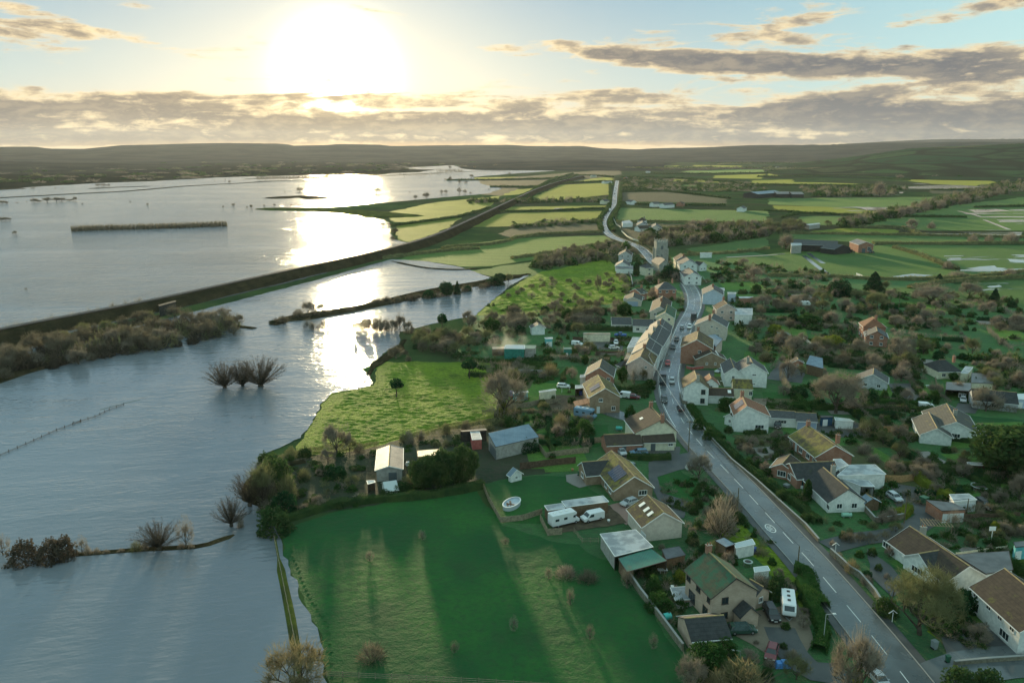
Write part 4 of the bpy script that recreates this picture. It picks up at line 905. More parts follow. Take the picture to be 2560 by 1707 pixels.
house('low cream outhouse with dark doorway facing the bungalow garden', 'the low cream outhouse', 'outhouse', V11(1765, 1155), V11(1318, 1165), 4.4, 2.6, 6.0, 'cream', 'brown', name='outhouse', win=[('r', 3.6, 1.7, 1.3, .7), ('l', 3, 1.7, 1.3, .7)], barge=False, doors=[('r', -1.6, 1.2, 2.1, door_m), ('l', -1.6, 1.2, 2.1, door_m)])
h9 = house('two storey brown brick house with pair of solar panels and conservatory', 'the brown brick house with conservatory', 'house', V11(782, 528), V11(675, 335), 7.8, 5.1, 9.0, 'brown', 'moss', panels=[('l', 3.0, .48, 1.6, .62), ('l', 1.2, .48, 1.6, .62)], win=[('a', -1.2, 4.1, 1.2, 1), ('a', 2.6, 1.5, 1.2, 1.3), ('r', 2, 4, 1.4, 1.1), ('r', -2, 4, 1.4, 1.1), ('l', 2, 4, 1.4, 1.1)], doors=[('a', -1.9, .95, 2.05, gdoor)])
m = MB(); m.prism([(-4.5, 0), (-8.6, 0), (-8.6, 2.1), (-4.5, 2.1)], 'x', Lx(h9) - 5, Lx(h9) - .4); cv_ = m.build('conservatory', gl, h9, fix=True)
m = MB(); m.prism([(-4.5, 3.1), (-8.8, 2.15), (-8.8, 2.25), (-4.5, 3.25)], 'x', Lx(h9) - 5.1, Lx(h9) - .3); m.build('conservatory_roof', R_['red'], cv_, fix=True)
m = MB(); m.box((Lx(h9) - .36, -6.5, .35), (.1, 4.1, .7)); [m.box((Lx(h9) - .36, -4.55 - k * .98, 1.05), (.12, .09, 2.1)) for k in range(5)]; m.build('conservatory_frame', trim_w, cv_)
house('red brown brick house with dark tile roof behind the conservatory house', 'the red brown brick house', 'house', V11(697, 225), V11(733, 105), 7.8, 5.0, 8.8, 'brick', 'grey', win=[('a', 3.0, 4.0, 1.1, 1.1), ('l', 2, 3.8, 1.4, 1.1), ('r', 2, 4, 1.4, 1.1)])
house('end terrace with pale pink gable and worn orange roof on the main street', 'the pink gabled terrace end', 'house', V2(592, 655), V2(655, 520), 8.2, 5.4, 8.6, 'pink', 'tan', ch=[(.95, 0)], win=[('a', 2, 4.6, .8, .9), ('r', 2, 4, 1, 1.3), ('r', -2, 4, 1, 1.3), ('r', 2, 1.4, 1, 1.3), ('r', -2, 1.4, 1, 1.3)])
house('terrace house with dark slate roof behind the pink gabled terrace end', 'the slate roofed terrace', 'house', V2(665, 505), V2(725, 375), 8.6, 5.8, 9.0, 'white', 'slate', ch=[(1, 0)], win='auto')
house('long slate roofed terrace between two brick chimneys on the main street', 'the long slate terrace', 'house', V2(730, 370), V2(860, 180), 8.8, 5.9, 9.5, 'white', 'slate', ch=[(.5, 0), (1, 0)])
flat('white flat roofed extension behind the slate roofed terrace', 'the white flat roofed extension', 'extension', [V2(482, 372), V2(685, 378), V2(600, 500), V2(398, 532)], 5.0, 'white', 'felt', name='extension')
flat('low lean-to with brown sloping roof against the pink gabled house', 'the brown lean-to', 'extension', [V2(395, 605), V2(560, 545), V2(450, 690), V2(350, 700)], 3.2, 'block', 'rust', name='extension')
house('small dark hipped shed behind the pink gabled terrace', 'the small dark hipped shed', 'shed', V2(395, 725), V2(330, 700), 3.8, 2.4, 5, 'block', 'dark', name='shed', win=[], hip=(1, 1))
house('terrace cottage with chimney in its pink front gable up the street', 'the pink chimneyed cottage', 'cottage', V2(875, 175), V2(905, 90), 8.6, 5.6, 8.6, 'pink', 'slate', ch=[(0, 0)], win=[('r', 2, 4, 1, 1.3), ('r', -2, 4, 1, 1.3), ('a', 0, 3, 1, 1)])
house('brown roofed cottage with pale gable beside the red brick hipped house', 'the pale gabled brown cottage', 'cottage', V1(880, 1215), V1(918, 1060), 7.6, 5.2, 8.4, 'buff', 'brown', ch=[(.5, 0)], win='auto')
house('green roofed cottage between the hipped house and the street', 'the green roofed street cottage', 'cottage', V1(960, 1300), V1(990, 1180), 7.0, 4.8, 7.6, 'cream', 'green', win='auto')
house('long dark roofed bungalow with white windows above the car park', 'the dark roofed bungalow by the car park', 'bungalow', V2(450, 75), V2(175, 72), 5.0, 2.7, 8.5, 'white', 'slate', win='auto')
house('dark slate roofed workshop next to the terrace yard', 'the dark slate workshop', 'workshop', V2(780, 110), V2(490, 100), 5.0, 3.0, 8.5, 'white', 'slate', name='workshop', win='auto')
house('small cream garage with blue door by the garden hedge', 'the small blue doored garage', 'garage', V1(482, 1075), V1(500, 1005), 4.6, 2.9, 8.5, 'buff', 'grey', name='garage', doors=[('a', 0, 5.4, 2.4, bdoor)], win=[])
house('red brick cottage beside the small blue doored garage', 'the red brick garden cottage', 'cottage', V1(610, 935), V1(520, 950), 6.0, 4.0, 7.5, 'brick', 'grey', ch=[(0, 0)], win='auto')
h_hip = house('square red brick house with dark hipped roof and white windows', 'the red brick hipped house', 'house', V1(1100, 850), V1(1020, 850), 8.6, 5.6, 9.6, 'brick', 'slate', hip=(4.2, 4.2), ch=[(.1, 1.5), (.9, -1)], barge=False, win=[('r', 0, 4.2, 1.2, 1.2), ('r', 3.6, 4.2, 1.2, 1.2), ('r', -3.6, 4.2, 1.2, 1.2), ('r', 3.6, 1.4, 1.2, 1.2), ('l', 0, 4.2, 1.2, 1.2), ('l', 3.6, 4.2, 1.2, 1.2), ('l', -3.6, 4.2, 1.2, 1.2), ('l', -3.6, 1.4, 1.2, 1.2)], L=9.6)
# church
def church():
    b = G(V1(880, 640)); e = empty('church', (b.x, b.y, 0), R(4)); tag(e, 'old grey stone church with tall battlemented west tower', 'church'); w = 7.4; H = 17.5
    m = MB(); m.box((0, 0, H / 2), (w, w, H))
    for z in (6, 11.5, 16.0): m.box((0, 0, z), (w + .35, w + .35, .28))
    m.build('tower', W_['stone'], e)
    m = MB(); n = 5
    for k in range(n):
        u = -w / 2 + .45 + k * (w - .9) / (n - 1)
        for s_ in (-1, 1): m.box((u, s_ * (w / 2 - .15), H + .55), (.8, .34, 1.1)); m.box((s_ * (w / 2 - .15), u, H + .55), (.34, .8 if 0 < k < n - 1 else .3, 1.08))
    m.build('battlement', W_['stone'], e)
    for s_ in (-1, 1):
        for t_ in (-1, 1): m = MB(); m.box((s_ * w / 2, t_ * w / 2, 6.5), (1.1, 1.1, 13)); m.tube((s_ * (w / 2 - .2), t_ * (w / 2 - .2), H + 1.1), (s_ * (w / 2 - .2), t_ * (w / 2 - .2), H + 2.6), .3, .03, 4); m.build('buttress', W_['stone'], e)
    for z, ww, hh in ((13.8, 1.5, 2.6), (8.5, .9, 1.6), (3.2, 1.6, 2.8)):
        m = MB(); pr = [(-ww / 2, z - hh / 2), (ww / 2, z - hh / 2), (ww / 2, z + hh * .2), (0, z + hh / 2), (-ww / 2, z + hh * .2)]; m.prism([(x, zz) for x, zz in pr], 'y', -w / 2 - .06, -w / 2 + .05); m.build('louvred_window', door_m, e, fix=True)
    nv = G(V1(800, 790)); L = (nv - b).length; d = nv - b
    m = MB(); m.prism([(-3.6, 0), (3.6, 0), (3.6, 5), (0, 8.4), (-3.6, 5)], 'y', -24, -3.6); nave = m.build('nave', W_['stone'], e, fix=True); nave.location = (-3, 0, 0)
    m = MB()
    for s_ in (-1, 1): m.prism([(0, 8.65), (s_ * 4.1, 4.78), (s_ * 4.1, 4.6), (0, 8.45)], 'y', -24.1, -3.6)
    m.build('nave_roof', R_['slate'], nave, fix=True); m = MB(); m.prism([(-.9, 1.8), (.9, 1.8), (.9, 4), (0, 5.2), (-.9, 4)], 'y', -24.06, -23.95); m.build('chancel_window', glass, nave, fix=True)
    LAND.append(('the church tower', V1(880, 320))); BLOCK.append((*V1(880, 600), 20, 14, 4))
church()
house('grey gabled cottage with orange chimney west of the church', 'the grey gabled cottage', 'cottage', V1(372, 405), V1(385, 365), 7.4, 4.8, 9, 'grey', 'brown', ch=[(1, 0)], win='auto')
house('white gabled cottage with long low windowed front wing', 'the low white cottage wing', 'cottage', V1(330, 560), V1(345, 520), 6.2, 3.6, 9.0, 'white', 'slate', win='auto')
flat('single storey grey roofed wing with row of dark windows near the church', 'the grey roofed wing', 'cottage', [V1(235, 612), V1(480, 612), V1(490, 655), V1(240, 660)], 3.2, 'white', 'dfelt', name='cottage_wing')
house('plain cream house with dark hipped roof against the church tower', 'the cream house by the church', 'house', V1(740, 575), V1(630, 580), 7.4, 5.2, 8.5, 'cream', 'slate', hip=(3, 3), win='auto', barge=False)
house('cream house with brown roof at the head of the stepped white terrace', 'the head of the white terrace', 'house', V1(1225, 470), V1(1185, 432), 8.4, 5.4, 9, 'cream', 'brown', ch=[(0, 0)], win='auto')
house('big white gabled house with long dark rear roof in the white terrace', 'the big white gabled house', 'house', V1(1310, 530), V1(1250, 470), 8.2, 5.2, 10.5, 'white', 'slate', win='auto')
house('white gabled house lowest of the stepped terrace near the bend', 'the lowest white terrace house', 'house', V1(1372, 712), V1(1300, 640), 7.4, 4.8, 9.5, 'white', 'slate', win='auto')
house('white rear wing with dark roof behind the stepped white terrace', 'the white rear wing', 'house', V1(1520, 560), V1(1420, 545), 5.8, 3.8, 6.5, 'white', 'dark', win='auto', name='house_wing')
flat('white mobile home with flat roof on the edge of the pasture', 'the white mobile home', 'mobile home', [V1(1470, 425), V1(1648, 422), V1(1648, 432), V1(1470, 436)], 3.2, 'white', 'felt', name='mobile_home')
house('pale blue gabled house beside the yellow bracketed pole', 'the pale blue gabled house', 'house', V1(1665, 962), V1(1655, 885), 7.8, 5.2, 10, 'blue', 'slate', ch=[(.5, 0)], win=[('l', 3, 4, 1, 1.1), ('l', -3, 4, 1, 1.1), ('l', 3, 1.4, 1, 1.1)])
flat('pale flat roofed store behind the pale blue house', 'the pale flat store', 'store', [V1(1875, 1005), V1(2000, 1005), V1(2000, 1028), V1(1885, 1028)], 4.2, 'blue', 'felt', name='store')
flat('low brick shed with bright flat roof edge behind the pale store', 'the low brick shed', 'shed', [V1(2040, 1070), V1(2255, 1070), V1(2190, 1090), V1(2055, 1092)], 3.0, 'brick', 'felt')
flat('silver roofed shed beside the chimney of the pale blue house', 'the silver roofed shed', 'shed', [V1(1735, 940), V1(1825, 942), V1(1832, 978), V1(1745, 978)], 4.0, 'grey', 'felt')
house('pink rendered house with orange gable end and broad dark roof', 'the pink rendered house', 'house', V1(1870, 1175), V1(1815, 1120), 7.8, 5.2, 9.0, 'pink', 'brown', ch=[(1, 0)], win='auto')
flat('white flat roofed workshop joined to the pink rendered house', 'the white flat roofed workshop', 'workshop', [V1(1980, 1238), V1(2240, 1242), V1(2240, 1340), V1(1985, 1338)], 4.6, 'white', 'felt', name='workshop')
house('long house with buff gable and dark roof above the brick terrace', 'the long buff gabled house', 'house', V2(1632, 92), V2(1668, 20), 9.0, 5.8, 12.5, 'buff', 'slate', ch=[(0, -.5), (1, 0)], win=[('a', .5, 5.5, .9, .8), ('a', 2.6, 5.0, .9, .8), ('a', 3, 2, 1.2, .9), ('l', 3, 4, 1, 1), ('l', -3, 4, 1, 1)])
house('tall orange brick house with tan roof facing the busy street', 'the orange brick street house', 'house', V2(1425, 405), V2(1445, 270), 9.4, 6.4, 11, 'brick', 'tan', ch=[(.95, 0)], win=[('a', 1.2, 4.9, 1.2, 1.1), ('a', 4.0, 4.9, 1.2, 1.1), ('a', 1.0, 1.8, 1.2, 1.5), ('r', 2, 4, 1, 1), ('l', 2, 4.6, 1, 1), ('l', -2, 4.6, 1, 1)])
flat('grey sheet roofed extension behind the orange brick house', 'the sheet roofed extension', 'extension', [V2(1560, 350), V2(1690, 330), V2(1805, 400), V2(1700, 520)], 4.4, 'pink', 'blue', name='extension')
house('low buff brick hall with dark skylit roof in front of the street house', 'the low buff brick hall', 'hall', V2(1642, 590), V2(1590, 520), 6.0, 3.4, 10.5, 'brown', 'brown', name='hall', win=[('a', -1.5, 1.8, .8, .8), ('a', 1.5, 1.8, .8, .8)], sky=[('r', 1, .5, 3.4, .1), ('r', -2, .5, 3, .1)])
house('white gabled cottage with two round vents by the road junction', 'the white cottage by the junction', 'cottage', V2(1425, 985), V2(1388, 862), 8.2, 5.6, 7.4, 'white', 'tan', ch=[(0, .3)], win=[('a', 2.1, 4.2, 1.3, 1.5), ('a', 2.0, 1.4, 1.3, 1.5), ('l', 1.5, 4, 1, 1.1), ('l', -2, 4, 1, 1.1), ('l', 1.5, 1.4, 1, 1.1)], tr=trim_d, barge=False)
house('small white gable wing behind the junction cottage', 'the small white gable wing', 'cottage', V2(1637, 972), V2(1606, 908), 7.2, 5.4, 4.6, 'white', 'red', win=[('a', 0, 4.2, 1.1, 1.3)], name='cottage_wing', barge=False)
house('long low white wing with dark roof and rooflights joined to the junction cottage', 'the low white wing', 'cottage', V2(1950, 1125), V2(1590, 1112), 4.2, 2.7, 5.4, 'white', 'brown', name='cottage_wing', win=[], barge=False, sky=[('r', 2.6, .55, 1, .4), ('r', -.6, .55, 1, .4), ('l', 2.6, .55, 1, .4)])
house('cream single storey block with mossy roof behind the low white wing', 'the cream mossy roofed block', 'house', V2(2225, 995), V2(1955, 985), 5.6, 3.6, 6.0, 'cream', 'moss', win=[('r', 2.4, 2, 1.1, 1.4), ('r', -1.6, 2, 1, 1.2), ('l', 2.4, 2, 1.1, 1.4)], barge=False)
house('large white gabled house with tall brick chimney beside the yard', 'the large white gabled house', 'house', V5(483, 165), V5(425, 60), 8.2, 5.2, 9.6, 'white', 'slate', ch=[(.3, -1.2)], win=[('a', .7, 4.3, 1.3, .6), ('a', .6, 1.2, 1.3, .5)])
house('narrow white gable wing against the large white gabled house', 'the narrow white wing', 'house', V5(205, 228), V5(150, 90), 6.6, 4.6, 5.6, 'white', 'slate', name='house_wing', win=[('a', 0, 3.2, .9, 1.2)])
house('white house with large solar panel on its orange roof slope', 'the white house with solar panel', 'house', V5(393, 792), V5(325, 645), 7.6, 5.0, 9.2, 'white', 'red', ch=[(1, 0)], win=[('a', 2.2, 1.8, 2.4, 1.1), ('l', 2, 3.6, 1, 1)], panels=[('l', 0, .5, 4.0, .75)], asym=-1.6)
house('long low white wing joining the solar panelled white house to its garage', 'the long white wing', 'house', V5(1100, 870), V5(700, 850), 4.0, 2.9, 6.0, 'white', 'slate', name='house_wing', win=[('r', .4, 1.7, 2.3, 1.0), ('l', 0, 1.7, 2.3, 1.0)], barge=False, doors=[('r', -3.8, 1.2, 2.1, bdoor), ('r', 4.0, 1.0, 2.1, door_m)])
house('white double garage with wide pale blue door and grey roof', 'the white double garage', 'garage', V5(1400, 900), V5(1110, 885), 4.0, 2.7, 6.4, 'white', 'slate', name='garage', win=[], barge=False, doors=[('r', 0, 5.0, 2.2, bdoor), ('l', 0, 5.0, 2.2, bdoor)])
flat('navy garden room with white glazed door beside the greenhouse', 'the navy garden room', 'summerhouse', [V5(1470, 938), V5(1660, 938), V5(1665, 958), V5(1490, 965)], 2.6, 'navy', 'dfelt', name='garden_room', door=[(.35, 1.4, 2, trim_w)])
flat('barn with broad steel blue roof among garden trees', 'the steel blue roofed barn', 'barn', [V5(1320, 50), V5(1508, 92), V5(1520, 248), V5(1262, 180)], 5.0, 'wood', 'blue', name='barn', drop=(0, 0, 1.6, 1.6))
house('tiny brick garden shed with twin skylights near the steel blue barn', 'the tiny brick shed', 'shed', V5(1150, 110), V5(1130, 80), 3.4, 2.4, 3.6, 'brick', 'brown', name='shed', win=[('a', 0, 1.3, .8, .8)])
house('brick bungalow with long lichened roof and white framed windows', 'the long brick bungalow', 'bungalow', V7(1103, 308), V7(700, 15), 5.6, 2.8, 9.4, 'brick', 'moss', ch=[(.98, 0), (.25, 2.6)], win=[('l', 7, 1.4, 2.2, 1.3), ('l', 3.4, 1.4, 1.8, 1.3), ('l', -.6, 1.4, 1.8, 1.3), ('l', -6, 1.3, 1.9, 1.3), ('a', .4, 1.2, .8, 1.6)], doors=[('l', -3.2, 1, 2.1, gdoor)])
h27 = house('white bungalow with dark roof and bay window beside the main road', 'the white bungalow with bay window', 'bungalow', V7(1298, 952), V7(935, 640), 5.4, 2.6, 8.2, 'white', 'dark', ch=[(.85, 1.4)], win=[('a', -1.6, 1.5, 1.3, 1.2), ('a', 1.7, 1.5, 1.3, 1.2), ('l', 6, 1.4, 1.4, 1.1), ('l', -3, 1.4, 1.4, 1.1)], barge=False)
m = MB(); x = Lx(h27) - 5.2; m.prism([(x - 2.4, -4.1), (x - 1.5, -5.6), (x + 1.5, -5.6), (x + 2.4, -4.1)], 'z', 0, .8); m.prism([(x - 2.5, -4.1), (x - 1.6, -5.75), (x + 1.6, -5.75), (x + 2.5, -4.1)], 'z', 2.3, 2.55); bw = m.build('bay_window', trim_w, h27, fix=True)
m = MB(); m.prism([(x - 2.3, -4.1), (x - 1.4, -5.5), (x + 1.4, -5.5), (x + 2.3, -4.1)], 'z', .8, 2.3); m.build('pane', glass, bw, fix=True)
house('brick wing with black tile roof crossing behind the bay windowed bungalow', 'the black roofed brick wing', 'bungalow', V7(448, 572), V7(1080, 545), 4.8, 2.6, 7.6, 'brick', 'dark', win=[('a', 0, 1.4, 1.6, 1.4), ('r', -3, 1.4, 1.6, 1.2)], name='bungalow_wing')
house('small front gable wing with dark roof and white corner window', 'the small front gable wing', 'bungalow', V7(330, 575), V7(440, 445), 4.0, 2.6, 5.0, 'brick', 'brown', win=[('a', 0, 1.4, 2.0, 1.4)], name='bungalow_wing')
flat('large white flat roofed workshop behind the bay windowed bungalow', 'the large white flat roofed workshop', 'workshop', [V7(1310, 602), V7(1690, 598), V7(1852, 738), V7(1130, 762)], 3.6, 'white', 'felt', name='workshop')
flat('white gabled link roof between brick bungalow and flat workshop', 'the white link building', 'workshop', [V7(1075, 520), V7(1188, 512), V7(1300, 605), V7(1085, 680)], 3.9, 'white', 'felt', name='link_building')
flat('white carport with open sides beside the flat roofed workshop', 'the white carport', 'carport', [V7(1200, 805), V7(1590, 830), V7(1685, 922), V7(1490, 915)], 2.8, 'white', 'felt', name='carport', open_side='near')
house('small garden shed with pale green felt roof by the bay windowed bungalow', 'the green felted shed', 'shed', V7(1655, 1085), V7(1570, 1030), 3.0, 2.1, 3.4, 'wood', 'blue', name='shed', win=[], barge=False)
flat('low brick double garage with two white doors by the lane', 'the brick double garage', 'garage', [V8(690, 905), V8(1090, 945), V8(1300, 1052), V8(932, 1070)], 2.7, 'brick', 'dfelt', name='double_garage', door=[(.27, 2.3, 2.0, gdoor), (.73, 2.3, 2.0, gdoor)])
flat('pale double garage with grey flat roof behind the brick garage', 'the pale double garage', 'garage', [V8(1045, 822), V8(1335, 812), V8(1462, 900), V8(1115, 930)], 2.8, 'white', 'felt', name='double_garage', door=[(.3, 2.4, 2.1, gdoor), (.72, 2.4, 2.1, gdoor)])
house('long white L-shaped bungalow with brown roof near the bus stop side', 'the long white bungalow', 'bungalow', V13(1625, 438), V13(1062, 62), 5.2, 2.6, 8.6, 'white', 'brown', ch=[(.82, .6)], win=[('l', 9, 1.4, 3, 1.2), ('l', -8, 1.4, 2.4, 1.2), ('r', 4, 1.4, 1.6, 1.1), ('a', 2.4, 1.5, .8, .9)])
house('white cross gable with row of windows on the long white bungalow', 'the white cross gable', 'bungalow', V13(1152, 320), V13(1330, 290), 4.8, 2.6, 6.8, 'white', 'dark', name='bungalow_wing', win=[('a', 0, 1.4, 2.8, 1.2)])
house('large tile roofed house with white dormers at the lower right edge', 'the dormer windowed house', 'house', V13(2480, 880), V13(1975, 470), 7.4, 4.2, 10.5, 'white', 'brown', ch=[(.55, 1.0)], win=[('l', 1.5, 3.4, 1.2, 1.0), ('l', 4.5, 3.4, 1.2, 1.0), ('l', -1.5, 3.4, 1.2, 1.0), ('l', -5, 1.3, 2.4, 1.4), ('l', 3, 1.3, 2.4, 1.4), ('l', -5, 3.4, 1.4, 1.0)], tr=trim_w)
flat('black roofed link between the long white bungalow and dormer house', 'the black roofed link', 'extension', [V13(1500, 335), V13(2010, 300), V13(2050, 480), V13(1790, 520)], 3.3, 'white', 'dfelt', name='extension')
flat('blue octagonal style summerhouse with dark roof at the right edge', 'the blue summerhouse', 'summerhouse', [V13(2055, 215), V13(2180, 200), V13(2200, 250), V13(2075, 262)], 2.8, 'teal', 'dfelt', name='summerhouse', door=[(.3, 1.3, 1.9, trim_w)])
house('white bungalow with sweeping dark hipped roof and glazed lean-to', 'the dark hipped bungalow', 'bungalow', V6(1130, 235), V6(790, 235), 5.6, 2.8, 9.5, 'cream', 'dark', hip=(3.5, 2.5), ch=[(.05, 0)], win='auto', barge=False)
flat('pale glazed lean-to against the dark hipped bungalow', 'the pale glazed lean-to', 'extension', [V6(1215, 440), V6(1290, 338), V6(1402, 350), V6(1325, 450)], 2.9, 'cream', 'felt', name='extension')
flat('black roofed low block behind the grey bungalow', 'the black roofed block', 'outbuilding', [V6(1380, 440), V6(1700, 445), V6(1708, 600), V6(1372, 585)], 3.0, 'cream', 'dfelt', name='outbuilding')
flat('dark roofed open garage with tools inside beside the silver car', 'the dark open garage', 'garage', [V6(1000, 575), V6(1375, 590), V6(1375, 715), V6(990, 690)], 2.9, 'block', 'dfelt', name='open_garage', open_side='near')
house('long grey bungalow with black roof and three white windows', 'the long grey bungalow', 'bungalow', V6(2050, 730), V6(1390, 670), 5.0, 2.7, 8.4, 'grey', 'dark', win=[('r', 7, 1.4, 2.2, 1.2), ('r', 0, 1.3, 2.0, 1.8), ('r', -7.5, 1.4, 2.0, 1.2), ('l', 0, 1.4, 2, 1)], barge=False)
flat('blue glazed conservatory at the end of the long grey bungalow', 'the blue conservatory', 'conservatory', [V6(2070, 755), V6(2240, 750), V6(2250, 840), V6(2075, 835)], 2.9, 'blue', 'glass', name='conservatory', door=[(.3, 1.2, 2, trim_w)])
house('broad bungalow with grey tiled roof and white gable above the van', 'the broad grey tiled bungalow', 'bungalow', V6(1155, 1170), V6(1005, 900), 5.6, 2.8, 11.5, 'white', 'grey', ch=[(.4, .6)], win=[('a', .2, 1.7, 2.2, 1.2)])
house('lower grey tiled wing with small gable beside the broad bungalow', 'the lower grey tiled wing', 'bungalow', V6(862, 1268), V6(735, 1030), 4.6, 2.5, 7.5, 'white', 'grey', name='bungalow_wing', win=[('l', 2, 1.4, 1.6, 1.1), ('l', -3, 1.4, 1.6, 1.1)])
flat('low white walled outbuilding with black roof under the cedar', 'the white walled outbuilding', 'outbuilding', [V6(1540, 1310), V6(1850, 1315), V6(1850, 1455), V6(1555, 1440)], 2.6, 'white', 'dfelt', name='outbuilding')
house('brick farmhouse with pink hipped roof standing in orchards', 'the brick farmhouse', 'farmhouse', V4(1935, 700), V4(1865, 640), 8.4, 5.4, 8.5, 'brick', 'red', hip=(2.5, 2.5), ch=[(.2, .5)], name='farmhouse', win='auto', barge=False)
house('lower rear wing of the brick farmhouse with purple slate roof', 'the farmhouse rear wing', 'farmhouse', V4(1960, 870), V4(1940, 800), 6.4, 4.0, 8.0, 'brick', 'slate', name='farmhouse_wing', win='auto', barge=False)
# mid and far farms and cottages
house('white farmhouse with dark hipped roof beyond the bend', 'the white hipped farmhouse', 'farmhouse', F5(1230, 750), F5(1165, 748), 8.5, 5.5, 10, 'white', 'brown', hip=(3, 3), name='farmhouse', win='auto', barge=False, ch=[(.2, 0)])
house('long low brown roofed bungalow with window row beyond the bend', 'the low brown bungalow', 'bungalow', F5(1290, 820), F5(1150, 825), 5.5, 3, 10, 'white', 'brown', win='auto')
house('white gabled house at the end of the low brown bungalow', 'the white gabled end house', 'house', F5(1322, 820), F5(1318, 800), 7.5, 4.5, 11, 'buff', 'slate', win='auto')
house('grey gabled house between farmhouse and bungalow beyond the bend', 'the grey gabled farm cottage', 'cottage', F5(1200, 795), F5(1195, 778), 7.5, 4.8, 10, 'grey', 'slate', win='auto')
flat('white flat roofed barn beside the hipped farmhouse', 'the white flat barn', 'barn', [F5(1010, 785), F5(1075, 775), F5(1110, 800), F5(1015, 805)], 4, 'white', 'felt', name='barn')
for i, (cr, u, v, uu, vv, l, s_, wl_, rf) in enumerate([(F5, 875, 582, 830, 585, 'pale cottage with grey roof on the hedge line beside the road', 'the hedge line cottage', 'cream', 'slate'), (F5, 1120, 590, 1070, 585, 'white cottage in the roadside group below the stubble field', 'the roadside group cottage', 'white', 'slate'),
        (F5, 1345, 605, 1285, 608, 'bright walled cottage east of the roadside group', 'the bright walled cottage', 'white', 'slate'), (F5, 1560, 600, 1540, 605, 'orange brick house on the edge of the caravan yard', 'the orange brick yard house', 'brick', 'brown'), (F5, 905, 408, 840, 412, 'distant white farm building among bright fields', 'the distant white farm', 'white', 'felt'),
        (F5, 765, 358, 730, 360, 'distant pale cottage by the long hedge', 'the distant pale cottage', 'cream', 'slate'), (F5, 1260, 320, 1240, 322, 'distant white gabled farmhouse on the open plain', 'the distant gabled farmhouse', 'white', 'slate'), (F5, 1050, 375, 1040, 378, 'distant brick cottage beside the far road', 'the far road cottage', 'brick', 'slate'),
        (F5, 2125, 640, 2100, 650, 'white cottage beside the far trees east of the stubble field', 'the white cottage by far trees', 'white', 'slate'), (F6, 100, 283, 75, 285, 'distant pale shed on the hillside fields', 'the hillside pale shed', 'white', 'felt'), (F5, 1470, 612, 1380, 618, 'long pale shed in the roadside group', 'the long pale shed', 'white', 'felt')]):
    house(l, s_, 'cottage' if 'cottage' in l else 'farm building', cr(u, v), cr(uu, vv), 6.5, 4.2, 9, wl_, rf if rf != 'felt' else 'slate', win=[], name='cottage' if 'cottage' in l else 'farm_building', ridge=False, barge=False)
for i, (u, v, u2, v2, l) in enumerate([(640, 965, 420, 950, 'long dark open fronted cattle barn in the wet pasture'), (690, 1000, 560, 985, 'lower open bay joined to the dark cattle barn')]):
    house(l, 'the dark cattle barn' if i == 0 else 'the open barn bay', 'barn', F6(u, v), F6(u2 - 180 + 180 * i, v2), 8 - i, 5.2 - i, 18, 'dark', 'slate', name='cattle_barn', win=[], barge=False, ridge=False)
house('red brick barn with bright metal roof beside the cattle barn', 'the red brick barn', 'barn', F6(905, 972), F6(820, 945), 8.5, 6.2, 11, 'brick', 'metal', name='barn', win=[('a', 2.5, 3, 2.6, 3.2)], doors=[('a', -1.5, 2.6, 3.4, door_m)])
flat('pale block wall store at the west end of the cattle barn', 'the pale block store', 'store', [F6(210, 985), F6(305, 985), F6(310, 1005), F6(215, 1010)], 6, 'block', 'felt', name='store')
for (u, v, u2, v2, h_, w, l, s_, rf) in [(60, 500, -160, 515, 10, 26, 'big blue grey farm shed far across the plain', 'the big blue grey farm shed', 'blue'), (190, 512, 60, 512, 9, 22, 'second span of the far farm shed with pale roof panels', 'the second far farm shed', 'metal'), (310, 515, 200, 515, 9, 22, 'end span of the far farm shed with white rooflights', 'the end far farm shed', 'metal')]:
    house(l, s_, 'barn', F6(u, v), F6(u2, v2), h_, h_ - 3, w, 'dark', rf, name='farm_shed', win=[], barge=False, ridge=False)
flat('small steel roofed shed half hidden by the scrubby wood', 'the small steel roofed shed', 'shed', [F6(340, 812), F6(470, 800), F6(480, 808), F6(380, 822)], 4, 'block', 'felt')
# smallholding between flood and village
house('metal roofed block barn with open doorway above the flood edge', 'the metal roofed block barn', 'barn', V9(425, 845), V9(442, 545), 3.9, 3.0, 5.9, 'block', 'metal', name='barn', win=[], doors=[('a', .8, 1.9, 2.2, door_m)], over=.3)
flat('blue grey sheeted barn with sloping roof beside the red container', 'the blue grey sheeted barn', 'barn', [V9(1882, 372), M(1214, 974), M(1238, 1004), V9(1992, 575)], 4.6, 'block', 'blue', name='barn', drop=(0, 0, 1.2, 1.2), door=[(.6, 6.0, 2.6, door_m)])
flat('red steel container with white roof beside the blue grey barn', 'the red container', 'container', [V9(1622, 345), V9(1755, 348), V9(1790, 460), V9(1650, 470)], 2.7, 'red', 'felt', name='container', over=.05)
flat('low shed with sunlit rusty roof behind the three conifers', 'the rusty roofed shed', 'shed', [V9(840, 630), V9(1170, 605), V9(1180, 690), V9(850, 720)], 2.6, 'wood', 'rust')
flat('long black open shelter at the field edge behind the container', 'the black open shelter', 'shelter', [V9(1475, 335), V9(1850, 302), V9(1865, 330), V9(1500, 350)], 2.8, 'dark', 'dfelt', name='shelter', open_side='near')
house('glass greenhouse with twin slopes near the block barn', 'the twin sloped greenhouse', 'greenhouse', V9(520, 1060), V9(350, 1085), 2.6, 1.5, 4.5, 'white', 'glass', name='greenhouse', win=[], barge=False, ridge=False)
flat('open timber frame cold house beside the greenhouse', 'the open timber frame', 'frame', [V9(100, 1070), V9(210, 1065), V9(225, 1090), V9(115, 1120)], 2.2, 'wood', 'glass', name='timber_frame', open_side='near')
